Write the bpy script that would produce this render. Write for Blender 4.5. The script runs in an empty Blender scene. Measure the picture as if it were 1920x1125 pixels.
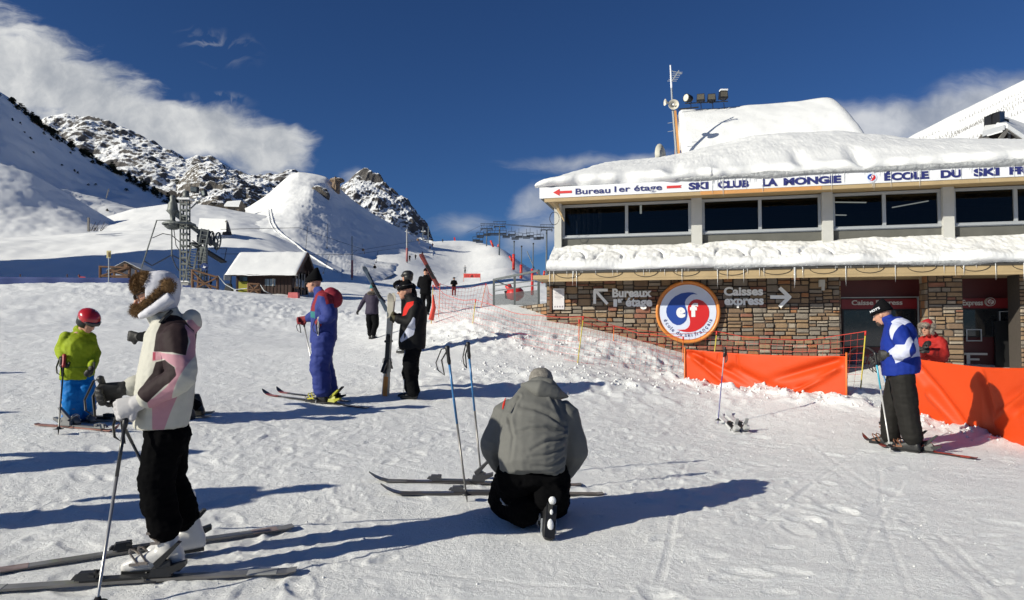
import bpy, math, random
import numpy as np
from mathutils import Vector, Matrix
random.seed(7); RNG = np.random.default_rng(7)
SC = bpy.context.scene
COL = SC.collection
R = math.radians

# ------------------------------------------------------------------ camera, sky, sun, exposure
CAM_H = 1.46; F = 1280.0; PITCH = math.atan(47.5/F)
cam = bpy.data.cameras.new('camera'); cam_o = bpy.data.objects.new('camera', cam); COL.objects.link(cam_o)
cam.sensor_width = 36; cam.lens = 24; cam.clip_end = 6000; cam.clip_start = 0.05
cam_o.location = (0, 0, CAM_H); cam_o.rotation_euler = (math.pi/2+PITCH, 0, 0)
SC.camera = cam_o
SUN_AZ = R(28.0)        # light travels towards (cos, sin) of this, from +x
SUN_EL = R(25.0)
ldir = Vector((math.cos(SUN_AZ)*math.cos(SUN_EL), math.sin(SUN_AZ)*math.cos(SUN_EL), -math.sin(SUN_EL)))
sun = bpy.data.lights.new('sun', 'SUN'); sun.energy = 5.0; sun.angle = R(0.53); sun.color = (1.0, 0.95, 0.80)
sun_o = bpy.data.objects.new('sun', sun); COL.objects.link(sun_o)
sun_o.rotation_euler = ldir.to_track_quat('-Z', 'Y').to_euler(); sun_o.location = (-20, -12, 12)
SC.view_settings.view_transform = 'Standard'; SC.view_settings.look = 'None'
SC.view_settings.exposure = 0.2; SC.view_settings.gamma = 1.0; SC.view_settings.use_curve_mapping = False
SC.cycles.max_bounces = 5; SC.cycles.diffuse_bounces = 3; SC.cycles.transparent_max_bounces = 12

class NT:
    def __init__(s, tree): s.t = tree
    def n(s, typ, **kw):
        x = s.t.nodes.new(typ)
        for k, v in kw.items(): setattr(x, k, v)
        return x
    def set(s, sock, v):
        if v is None: return
        if isinstance(v, bpy.types.NodeSocket): s.t.links.new(v, sock)
        else:
            try: sock.default_value = v
            except Exception: sock.default_value = (v, v, v)
    def m(s, op, a, b=None, c=None, clamp=False):
        x = s.n('ShaderNodeMath', operation=op, use_clamp=clamp)
        for i, v in enumerate((a, b, c)):
            if v is not None: s.set(x.inputs[i], v)
        return x.outputs[0]
    def v(s, op, a, b=None):
        x = s.n('ShaderNodeVectorMath', operation=op)
        s.set(x.inputs[0], a)
        if b is not None: s.set(x.inputs[3 if op == 'SCALE' else 1], b)
        return x.outputs[0]
    def mix(s, f, a, b):
        x = s.n('ShaderNodeMix', data_type='RGBA'); s.set(x.inputs[0], f)
        s.set(x.inputs[6], a); s.set(x.inputs[7], b); return x.outputs[2]
    def noise(s, vec, scale, detail=4, rough=0.55, dist=0.0, out=0, typ='FBM'):
        x = s.n('ShaderNodeTexNoise'); s.set(x.inputs['Vector'], vec)
        x.noise_type = typ
        s.set(x.inputs['Scale'], scale); s.set(x.inputs['Detail'], detail)
        s.set(x.inputs['Roughness'], rough); s.set(x.inputs['Distortion'], dist)
        return x.outputs[out]
    def ramp(s, f, pts, interp='LINEAR'):
        x = s.n('ShaderNodeValToRGB'); s.set(x.inputs[0], f); x.color_ramp.interpolation = interp
        e = x.color_ramp.elements
        while len(e) < len(pts): e.new(0.5)
        for i, (p, c) in enumerate(pts):
            e[i].position = p; e[i].color = (c, c, c, 1) if isinstance(c, (int, float)) else (*c, 1)
        return x.outputs[0]
    def sstep(s, v, a, b):
        x = s.n('ShaderNodeMapRange', interpolation_type='SMOOTHSTEP'); s.set(x.inputs[0], v)
        s.set(x.inputs[1], a); s.set(x.inputs[2], b); return x.outputs[0]

W = bpy.data.worlds.new('World'); SC.world = W; W.use_nodes = True
wt = W.node_tree; wt.nodes.clear(); k = NT(wt)
sky = k.n('ShaderNodeTexSky', sky_type='NISHITA'); sky.sun_disc = False
sky.sun_elevation = SUN_EL; sky.sun_rotation = math.atan2(-ldir.x, -ldir.y)
sky.altitude = 1800; sky.air_density = 1.0; sky.dust_density = 1.6; sky.ozone_density = 2.2
tc = k.n('ShaderNodeTexCoord')
D = tc.outputs['Generated']
sp = k.n('ShaderNodeSeparateXYZ'); k.set(sp.inputs[0], D)
yy = k.m('MAXIMUM', sp.outputs[1], 0.02)
U = k.m('DIVIDE', sp.outputs[0], yy); V = k.m('DIVIDE', sp.outputs[2], yy)
cmb = k.n('ShaderNodeCombineXYZ'); k.set(cmb.inputs[0], U); k.set(cmb.inputs[1], V)
wv = k.noise(cmb.outputs[0], 5.0, 4, 0.6, out=1)
warp = k.v('SCALE', k.v('SUBTRACT', wv, (0.5, 0.5, 0.5)), 0.085)
P2 = k.v('ADD', cmb.outputs[0], warp)
def blob(px, py, rx, ry, deg, src=P2):
    mp = k.n('ShaderNodeMapping', vector_type='TEXTURE')
    k.set(mp.inputs[0], src)
    mp.inputs[1].default_value = ((px-960)/F, (610-py)/F, 0)
    mp.inputs[2].default_value = (0, 0, R(deg)); mp.inputs[3].default_value = (rx/F, ry/F, 1)
    l = k.n('ShaderNodeVectorMath', operation='LENGTH'); k.set(l.inputs[0], mp.outputs[0])
    return k.m('SUBTRACT', 1.0, l.outputs['Value'])
def maxall(xs):
    o = xs[0]
    for x in xs[1:]: o = k.m('MAXIMUM', o, x)
    return o
mpn = k.n('ShaderNodeMapping'); k.set(mpn.inputs[0], P2); mpn.inputs[2].default_value = (0, 0, R(28)); mpn.inputs[3].default_value = (1, 3.2, 1)
fine = k.noise(mpn.outputs[0], 7, 8, 0.62, 0.6)
big = maxall([blob(10, 120, 260, 105, -24), blob(170, 180, 190, 100, -32), blob(340, 252, 230, 62, -8), blob(500, 280, 95, 52, 0), blob(-160, 60, 280, 130, -20)])
mid = k.noise(P2, 6, 7, 0.6)
dens = k.m('ADD', k.m('MULTIPLY', big, 1.5), k.m('MULTIPLY', k.m('SUBTRACT', mid, 0.5), 1.7))
dens = k.m('ADD', dens, k.m('MULTIPLY', k.m('SUBTRACT', fine, 0.5), 1.9))
c1 = k.sstep(dens, -0.05, 0.85)
soft = maxall([blob(1090, 306, 190, 26, 3), blob(1190, 296, 70, 18, 0), blob(1010, 385, 60, 42, 20), blob(1000, 440, 130, 42, 18), blob(668, 345, 40, 28, -25), blob(860, 425, 80, 26, 10)])
c2 = k.m('MULTIPLY', k.sstep(k.m('ADD', soft, k.m('MULTIPLY', k.m('SUBTRACT', fine, 0.5), 1.6)), 0.0, 1.1), 0.55)
rt = maxall([blob(1830, 215, 350, 80, 14), blob(1660, 232, 230, 60, 5), blob(2150, 130, 330, 100, 15)])
c3 = k.m('MULTIPLY', k.sstep(k.m('ADD', rt, k.m('MULTIPLY', k.m('SUBTRACT', fine, 0.5), 0.7)), 0.0, 0.7), 0.78)
ws = maxall([blob(405, 75, 95, 40, -25), blob(420, 190, 75, 22, -12)])
rid = k.noise(P2, 14, 5, 0.5, 1.2)
thin = k.m('SUBTRACT', 1.0, k.m('MULTIPLY', k.m('ABSOLUTE', k.m('SUBTRACT', rid, 0.5)), 16.0), clamp=True)
c4 = k.m('MULTIPLY', k.m('MULTIPLY', k.sstep(ws, 0.0, 0.8), thin), 0.22)
front = k.m('GREATER_THAN', sp.outputs[1], 0.02)
cl = k.m('MULTIPLY', k.m('MAXIMUM', k.m('MAXIMUM', c1, c2), k.m('MAXIMUM', c3, c4)), front)
cl = k.m('MULTIPLY', cl, 0.93)
skyc = k.n('ShaderNodeMix', data_type='RGBA', blend_type='MULTIPLY'); skyc.inputs[0].default_value = 1
k.set(skyc.inputs[6], sky.outputs[0]); skyc.inputs[7].default_value = (0.33, 0.57, 0.93, 1)
csh = k.sstep(k.noise(P2, 9, 6, 0.6), 0.3, 0.75)
ccol = k.mix(csh, (5.6, 6.0, 6.6, 1), (13.0, 13.0, 12.6, 1))
SKY_K = 0.060
bg = k.n('ShaderNodeBackground'); k.set(bg.inputs[0], k.mix(cl, skyc.outputs[2], ccol)); bg.inputs[1].default_value = SKY_K
ow = k.n('ShaderNodeOutputWorld'); k.set(ow.inputs[0], bg.outputs[0])

# ------------------------------------------------------------------ projection helpers (pixel of a 1920x1125 frame + depth -> world point)
cp, sn = math.cos(PITCH), math.sin(PITCH)
def ray(px, py):
    u = (px-960)/F; v = (562.5-py)/F
    return Vector((u, cp - v*sn, sn + v*cp))
def at(px, py, d):
    r = ray(px, py); r = r*(d/r.y)
    return Vector((r.x, r.y, r.z+CAM_H))

# ------------------------------------------------------------------ numpy noise
def _hash(ix, iy, iz, seed):
    h = (ix.astype(np.int64)*374761393 + iy.astype(np.int64)*668265263 + iz.astype(np.int64)*2147483647 + seed*974634777) & 0xffffffff
    h = ((h ^ (h >> 13))*1274126177) & 0xffffffff
    return ((h ^ (h >> 16)) & 0xffffff)/float(0xffffff)
def vnoise(P, seed=0):
    P = np.asarray(P, float); i = np.floor(P); f = P-i; i = i.astype(np.int64); f = f*f*f*(f*(f*6-15)+10)
    out = 0
    for dx in (0, 1):
        wx = f[:, 0] if dx else 1-f[:, 0]
        for dy in (0, 1):
            wy = f[:, 1] if dy else 1-f[:, 1]
            for dz in (0, 1):
                wz = f[:, 2] if dz else 1-f[:, 2]
                out = out + wx*wy*wz*_hash(i[:, 0]+dx, i[:, 1]+dy, i[:, 2]+dz, seed)
    return out*2-1
def fbm(P, octv=4, gain=0.5, lac=2.03, seed=0, ridged=False):
    P = np.asarray(P, float); a = 1.0; s = 0; t = 0
    for o in range(octv):
        n = vnoise(P, seed+o*17)
        if ridged: n = 1-2*np.abs(n)
        s = s+a*n; t += a; a *= gain; P = P*lac+13.7
    return s/t
def sst(x, a, b):
    t = np.clip((np.asarray(x, float)-a)/(b-a), 0, 1); return t*t*(3-2*t)

# ------------------------------------------------------------------ object helpers
def link(name, me, mat=None, parent=None, **props):
    o = bpy.data.objects.new(name, me); COL.objects.link(o)
    if mat is not None and me is not None:
        for m_ in (mat if isinstance(mat, (list, tuple)) else [mat]): me.materials.append(m_)
    if parent is not None: o.parent = parent
    for a, b in props.items(): o[a] = b
    return o
def pymesh(name, verts, faces, smooth=False):
    me = bpy.data.meshes.new(name); me.from_pydata([tuple(v) for v in verts], [], faces); me.update()
    if smooth: me.shade_smooth()
    return me
def gridmesh(name, V3, smooth=True, flip=False):
    nr, nc = V3.shape[:2]
    me = bpy.data.meshes.new(name)
    me.vertices.add(nr*nc); me.vertices.foreach_set('co', V3.reshape(-1).astype(np.float32))
    a = np.arange(nr*nc).reshape(nr, nc)
    q = np.stack([a[:-1, :-1], a[:-1, 1:], a[1:, 1:], a[1:, :-1]], -1).reshape(-1, 4)
    if flip: q = q[:, ::-1]
    me.loops.add(q.size); me.polygons.add(len(q))
    me.loops.foreach_set('vertex_index', q.reshape(-1).astype(np.int32))
    me.polygons.foreach_set('loop_start', (np.arange(len(q))*4).astype(np.int32))
    me.update(calc_edges=True); me.validate()
    if smooth: me.shade_smooth()
    return me
def thing(name, label, cat, loc=(0, 0, 0), rz=0, group=None):
    o = bpy.data.objects.new(name, None); COL.objects.link(o); o.location = loc; o.rotation_euler = (0, 0, rz)
    o.empty_display_size = 0.2
    o['label'] = label; o['category'] = cat
    if group: o['group'] = group
    return o
def tag(o, label, cat, group=None):
    o['label'] = label; o['category'] = cat
    if group: o['group'] = group
    return o
KIDS = {}
def copy_thing(o, loc=None, rz=None, label=None, group=None):
    c = o.copy(); COL.objects.link(c)
    if loc is not None: c.location = loc
    if rz is not None: c.rotation_euler = (0, 0, rz)
    if label: c['label'] = label
    if group: c['group'] = group
    for ch in o.children:
        d = ch.copy(); COL.objects.link(d); d.parent = c
        for g in ch.children:
            e = g.copy(); COL.objects.link(e); e.parent = d
    return c

class MB:
    """collects verts / faces of one mesh"""
    def __init__(s): s.v = []; s.f = []; s.mi = []; s.cur = 0
    def add(s, vs, fs):
        b = len(s.v); s.v += [tuple(v) for v in vs]; s.f += [tuple(i+b for i in f) for f in fs]; s.mi += [s.cur]*len(fs); return s
    def box(s, c, size, rot=None, taper=1.0):
        hx, hy, hz = size[0]/2, size[1]/2, size[2]/2; vs = []
        for z in (-1, 1):
            t = taper if z > 0 else 1
            for x, y in ((-1, -1), (1, -1), (1, 1), (-1, 1)): vs.append(Vector((x*hx*t, y*hy*t, z*hz)))
        if rot is not None:
            Mx = rot if isinstance(rot, Matrix) else Matrix.Rotation(rot, 3, 'Z')
            vs = [Mx@v for v in vs]
        c = Vector(c); vs = [v+c for v in vs]
        return s.add(vs, [(0, 3, 2, 1), (4, 5, 6, 7), (0, 1, 5, 4), (1, 2, 6, 5), (2, 3, 7, 6), (3, 0, 4, 7)])
    def bar(s, a, b, w, h=None, up=(0, 0, 1)):
        a = Vector(a); b = Vector(b); d = b-a; L = d.length
        if L < 1e-6: return s
        x = d/L; upv = Vector(up)
        if abs(x.dot(upv)) > .98: upv = Vector((0, 1, 0))
        y = upv.cross(x).normalized(); z = x.cross(y)
        return s.box((a+b)/2, (L, w, h or w), Matrix((x, y, z)).transposed())
    def tube(s, pts, r, n=8, closed=False, caps=True, squash=None):
        pts = [Vector(p) for p in pts]; N = len(pts)
        rs = r if isinstance(r, (list, tuple)) else [r]*N
        rings = []; prev = None
        for i, p in enumerate(pts):
            if closed: t = pts[(i+1) % N]-pts[i-1]
            else: t = pts[min(i+1, N-1)]-pts[max(i-1, 0)]
            t = t.normalized() if t.length > 1e-9 else Vector((0, 0, 1))
            if prev is None:
                u = Vector((0, 0, 1)) if abs(t.z) < .9 else Vector((1, 0, 0))
                u = (u-t*u.dot(t)).normalized()
            else:
                u = prev-t*prev.dot(t); u = u.normalized() if u.length > 1e-6 else prev
            prev = u; w = t.cross(u)
            rings.append([p+(u*math.cos(2*math.pi*j/n)*(squash or 1)+w*math.sin(2*math.pi*j/n))*rs[i] for j in range(n)])
        vs = [v for q in rings for v in q]; fs = []
        M_ = N if closed else N-1
        for i in range(M_):
            a = i*n; b = ((i+1) % N)*n
            for j in range(n): fs.append((a+j, a+(j+1) % n, b+(j+1) % n, b+j))
        if caps and not closed: fs += [tuple(range(n-1, -1, -1)), tuple((N-1)*n+j for j in range(n))]
        return s.add(vs, fs)
    def rings(s, rings, caps=True):
        n = len(rings[0]); vs = [v for q in rings for v in q]; fs = []
        for i in range(len(rings)-1):
            a, b = i*n, (i+1)*n
            for j in range(n): fs.append((a+j, a+(j+1) % n, b+(j+1) % n, b+j))
        if caps: fs += [tuple(range(n-1, -1, -1)), tuple((len(rings)-1)*n+j for j in range(n))]
        return s.add(vs, fs)
    def ball(s, c, r, n=10, m=6, rot=None):
        c = Vector(c); rr = r if isinstance(r, (tuple, list)) else (r, r, r); rg = []
        for i in range(m+1):
            th = math.pi*(i+.04)/(m+.08); q = []
            for j in range(n):
                ph = 2*math.pi*j/n; v = Vector((rr[0]*math.sin(th)*math.cos(ph), rr[1]*math.sin(th)*math.sin(ph), -rr[2]*math.cos(th)))
                if rot is not None: v = rot@v
                q.append(c+v)
            rg.append(q)
        return s.rings(rg)
    def prism(s, poly, ex):
        """poly: list of 3D points, ex: extrusion vector"""
        n = len(poly); ex = Vector(ex); vs = [Vector(p) for p in poly]+[Vector(p)+ex for p in poly]
        return s.add(vs, [tuple(range(n-1, -1, -1)), tuple(range(n, 2*n))]+[(i, (i+1) % n, n+(i+1) % n, n+i) for i in range(n)])
    def build(s, name, mat, parent=None, smooth=False, **props):
        me = bpy.data.meshes.new(name); me.from_pydata(s.v, [], s.f)
        if any(s.mi): me.polygons.foreach_set('material_index', s.mi)
        me.update()
        if smooth: me.shade_smooth()
        return link(name, me, mat, parent, **props)

# ------------------------------------------------------------------ materials
MATS = {}
def P(name, color, rough=0.6, metal=0.0, var=0.12, vscale=6.0, bump=0.0, bscale=40.0, spec=0.5, coat=0.0, patches=None, sheen=0.0, detail=5, bdist=0.01, alpha=None, sub=0.0):
    if name in MATS: return MATS[name]
    m = bpy.data.materials.new(name); m.use_nodes = True; t = m.node_tree; t.nodes.clear(); q = NT(t)
    b = q.n('ShaderNodeBsdfPrincipled'); o = q.n('ShaderNodeOutputMaterial'); q.set(o.inputs[0], b.outputs[0])
    co = q.n('ShaderNodeTexCoord').outputs['Object']
    nz = q.noise(co, vscale, detail, 0.6)
    f = q.m('MULTIPLY_ADD', q.m('SUBTRACT', nz, 0.5), var*3.0, 1.0)
    base = (*color, 1)
    if patches:
        for (attr, pc) in patches:
            a = q.n('ShaderNodeAttribute'); a.attribute_name = attr
            base = q.mix(q.m('MULTIPLY', a.outputs['Fac'], 300.0, clamp=True), base, (*pc, 1))
    mx = q.v('SCALE', q.mix(0.0, base, base), f) if False else None
    vm = q.n('ShaderNodeVectorMath', operation='SCALE'); q.set(vm.inputs[0], base if not isinstance(base, tuple) else color); q.set(vm.inputs[3], f)
    q.set(b.inputs['Base Color'], vm.outputs[0])
    b.inputs['Roughness'].default_value = rough; b.inputs['Metallic'].default_value = metal
    b.inputs['Specular IOR Level'].default_value = spec; b.inputs['Coat Weight'].default_value = coat
    b.inputs['Sheen Weight'].default_value = sheen
    if bump:
        bn = q.n('ShaderNodeBump'); bn.inputs['Strength'].default_value = bump; bn.inputs['Distance'].default_value = bdist
        q.set(bn.inputs['Height'], q.noise(co, bscale, 6, 0.65)); q.set(b.inputs['Normal'], bn.outputs[0])
    if alpha is not None: b.inputs['Alpha'].default_value = alpha
    MATS[name] = m; return m
def snow_mat(name, tint=(0.86, 0.865, 0.87), fine=1.0, s1=30, s2=5, grad=1.0, dirt=0.0):
    m = bpy.data.materials.new(name); m.use_nodes = True; t = m.node_tree; t.nodes.clear(); q = NT(t)
    b = q.n('ShaderNodeBsdfPrincipled'); o = q.n('ShaderNodeOutputMaterial'); q.set(o.inputs[0], b.outputs[0])
    co = q.n('ShaderNodeTexCoord').outputs['Object']
    nz = q.noise(co, s2*0.4, 6, 0.6)
    vm = q.n('ShaderNodeVectorMath', operation='SCALE'); vm.inputs[0].default_value = tint
    q.set(vm.inputs[3], q.m('MULTIPLY_ADD', nz, 0.14, 0.90)); q.set(b.inputs['Base Color'], vm.outputs[0])
    b.inputs['Roughness'].default_value = 0.55; b.inputs['Specular IOR Level'].default_value = 0.25
    h = q.m('ADD', q.m('MULTIPLY', q.noise(co, s1, 8, 0.78), 0.026*fine), q.m('MULTIPLY', q.noise(co, s2, 5, 0.6), 0.022*fine))
    bn = q.n('ShaderNodeBump'); bn.inputs['Strength'].default_value = 0.8; bn.inputs['Distance'].default_value = 1.0*grad
    q.set(bn.inputs['Height'], h); q.set(b.inputs['Normal'], bn.outputs[0])
    return m
def rock_mat(name, snow_bias=0.0, scale=0.05, rock=(0.17, 0.15, 0.135), sc2=1.0):
    """bare rock, snow lying wherever the ground is not too steep"""
    m = bpy.data.materials.new(name); m.use_nodes = True; t = m.node_tree; t.nodes.clear(); q = NT(t)
    b = q.n('ShaderNodeBsdfPrincipled'); o = q.n('ShaderNodeOutputMaterial'); q.set(o.inputs[0], b.outputs[0])
    co = q.n('ShaderNodeTexCoord').outputs['Object']
    g = q.n('ShaderNodeNewGeometry'); s = q.n('ShaderNodeSeparateXYZ'); q.set(s.inputs[0], g.outputs['Normal'])
    n1 = q.noise(co, scale*0.9, 10, 0.68, 1.6); n2 = q.noise(co, scale*11, 8, 0.8)
    f = q.m('ADD', q.m('ADD', s.outputs[2], q.m('MULTIPLY', q.m('SUBTRACT', n1, 0.5), 1.5)), q.m('MULTIPLY', q.m('SUBTRACT', n2, 0.5), 0.95))
    f = q.sstep(f, 0.66-snow_bias, 0.90-snow_bias)
    rc = q.mix(n2, (rock[0]*.5, rock[1]*.5, rock[2]*.55, 1), (rock[0]*1.5, rock[1]*1.45, rock[2]*1.35, 1))
    q.set(b.inputs['Base Color'], q.mix(f, rc, (0.84, 0.85, 0.87, 1))); b.inputs['Roughness'].default_value = 0.85
    b.inputs['Specular IOR Level'].default_value = 0.15
    bn = q.n('ShaderNodeBump'); bn.inputs['Strength'].default_value = 1.0; bn.inputs['Distance'].default_value = 0.22/scale*sc2
    q.set(bn.inputs['Height'], q.m('ADD', q.m('MULTIPLY', n1, 0.5), q.m('MULTIPLY', n2, 0.2))); q.set(b.inputs['Normal'], bn.outputs[0])
    return m
M_SNOW = snow_mat('trodden_snow')
M_SNOWS = snow_mat('smooth_snow', fine=0.35, s1=3, s2=0.6)
M_ROOFS = snow_mat('roof_snow', fine=0.5, s1=14, s2=2.5, tint=(0.77, 0.775, 0.78))
M_ROCK = rock_mat('snowy_rock', 0.19, 0.05, rock=(0.105, 0.10, 0.10))
M_ROCKD = rock_mat('dark_rock', 0.13, 0.06, rock=(0.125, 0.115, 0.105))

# ------------------------------------------------------------------ terrain
pts = []
def cpix(px, py, d): p = at(px, py, d); pts.append((p.x, p.y, p.z))
for x, y, h in [(0, 0, 0), (-3, 1, 0), (3, 1, 0), (-2.2, 4.2, 0), (0, 5, 0), (3, 5, -.02), (-4, 3.5, .03), (-4, 5.5, .15), (4.7, 8.3, 0.0), (6.3, 9.1, -.04),
                (7.2, 8.0, -.03), (0, -6, -.1), (-8, -4, .1), (8, -4, -.2), (12, 4, -.2), (0, -30, -1), (-30, -20, 1), (30, -20, -2), (3.1, 10.2, 0.0), (1.2, 8, .03), (8.6, 13, .03), (11, 13.5, .0), (14, 10, -.1), (6.5, 13.5, .05)]:
    pts.append((x, y, h))
for p_ in [(140, 795, 7.4), (600, 752, 9.8), (772, 745, 10.3), (60, 700, 11), (300, 640, 16.5), (60, 620, 19), (697, 632, 21.8), (797, 592, 25), (600, 600, 28), (850, 555, 62), (700, 575, 40),
           (872, 512, 150), (870, 535, 90), (875, 522, 120), (880, 490, 190), (880, 470, 230), (700, 528, 90), (740, 505, 115), (790, 482, 170), (960, 522, 90), (955, 503, 130), (945, 481, 180), (1000, 552, 64), (60, 533, 40), (200, 532, 40), (0, 535, 40), (330, 536, 40), (430, 546, 40), (540, 556, 42), (640, 522, 76), (765, 488, 135), (880, 452, 270), (800, 462, 225), (975, 500, 170),
           (1000, 528, 85), (930, 560, 48), (1085, 690, 13.2), (900, 655, 14.6), (830, 618, 17.5), (1280, 717, 13.4), (1440, 735, 12.2), (1580, 750, 11.2), (1700, 750, 11.6), (1610, 715, 13.0),
           (990, 672, 14.0), (-300, 560, 40), (-900, 560, 25), (1000, 574, 24)]:
    cpix(*p_)
# the ground drops a little behind the brow
for p_ in [(0, 540, 50), (200, 540, 50), (380, 544, 50), (0, 538, 75), (200, 538, 75), (400, 540, 75), (0, 520, 110), (300, 520, 110), (-500, 540, 60), (-900, 540, 60), (500, 530, 75), (560, 515, 84), (620, 500, 120)]:
    cpix(*p_)
for p_ in [(1010, 525, 230), (985, 500, 250), (1060, 560, 200), (1020, 545, 130), (930, 462, 230)]:
    cpix(*p_)
for p_ in [(925, 578, 19.0), (1030, 606, 17.3), (1160, 643, 16.2), (1275, 684, 15.6), (1000, 640, 15.6), (1200, 700, 13.6)]:
    cpix(*p_)
pts += [(14, 24, 2.1), (20, 40, 1.5), (45, 30, -2), (60, 80, 2), (60, 200, -2), (-60, 260, 30), (0, 330, 33), (90, 330, -5), (-140, 120, 14), (30, 110, 3), (45, 180, 0)]
CPTS = np.array(pts)
def _tps(r2): return np.where(r2 > 0, 0.5*r2*np.log(r2+1e-12), 0)
def _warp(xy):   # compress far distances so that near detail is not washed out
    xy = np.asarray(xy, float); r = np.sqrt((xy**2).sum(-1, keepdims=True))+1e-9
    return xy/r*(np.log1p(r/12.0)*12.0)
_X = _warp(CPTS[:, :2]); _n = len(_X)
_K = _tps(((_X[:, None]-_X[None])**2).sum(-1))+np.eye(_n)*0.08
_Pm = np.hstack([np.ones((_n, 1)), _X]); _A = np.zeros((_n+3, _n+3)); _A[:_n, :_n] = _K; _A[:_n, _n:] = _Pm; _A[_n:, :_n] = _Pm.T
_W = np.linalg.solve(_A, np.concatenate([CPTS[:, 2], np.zeros(3)]))
BUMPS = []   # (x, y, rx, ry, deg, h)
def Hbase(xy):
    xy = np.asarray(xy, float).reshape(-1, 2); Q = _warp(xy); out = np.empty(len(Q))
    for i in range(0, len(Q), 20000):
        q = Q[i:i+20000]; out[i:i+20000] = _tps(((q[:, None]-_X[None])**2).sum(-1))@_W[:_n]+_W[_n]+q@_W[_n+1:]
    for (bx, by, rx, ry, dg, h) in BUMPS:
        c, s = math.cos(R(dg)), math.sin(R(dg)); dx = xy[:, 0]-bx; dy = xy[:, 1]-by
        e = ((dx*c+dy*s)/rx)**2+((-dx*s+dy*c)/ry)**2; out += h*np.exp(-e*1.2)
    return out
# ------------------------------------------------------------------ ground sheet
BUMPS += [(-72, 50, 14, 14, 0, 46),  # unseen hill left of the view, added to shade the snow wall
          (2.9, 15.6, 1.3, 0.8, -20, 0.18), (1.9, 12.2, 1.7, 0.6, -8, 0.06), (-0.9, 17.3, 0.9, 0.9, 0, 0.15), (6.9, 10.6, 0.7, 0.5, 0, 0.12)]
BAN1 = [at(1283, 700, 13.4), at(1586, 735, 11.2)]
BAN2 = [at(1712, 780, 10.3), at(1840, 820, 9.15), at(1925, 842, 8.5)]
trk = []
rr = random.Random(11)
for i in range(150):
    x0 = rr.uniform(-7, 7); y0 = rr.uniform(2.6, 17); a = rr.choice([R(rr.gauss(22, 25)), R(rr.gauss(60, 14)), R(rr.gauss(165, 22))]); L = rr.uniform(1.5, 6)
    trk.append((x0, y0, math.cos(a), math.sin(a), L, rr.uniform(.002, .006), rr.uniform(.018, .035)))
    if i % 4 == 0: trk.append((x0-.14*math.sin(a), y0+.14*math.cos(a), math.cos(a), math.sin(a), L*rr.uniform(.8, 1.1), rr.uniform(.002, .006), .03))
foot = [(rr.uniform(-8, 10), 2.8+abs(rr.gauss(0, 1))*5, rr.uniform(0, 3.14), rr.uniform(.5, 1.2)) for _ in range(380)]
def segdist(xy, a, b):
    a = np.array(a[:2]); b = np.array(b[:2]); d = b-a; t = np.clip(((xy-a)@d)/(d@d), 0, 1)
    return np.sqrt((((xy-a)-t[:, None]*d)**2).sum(1)), t
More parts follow.
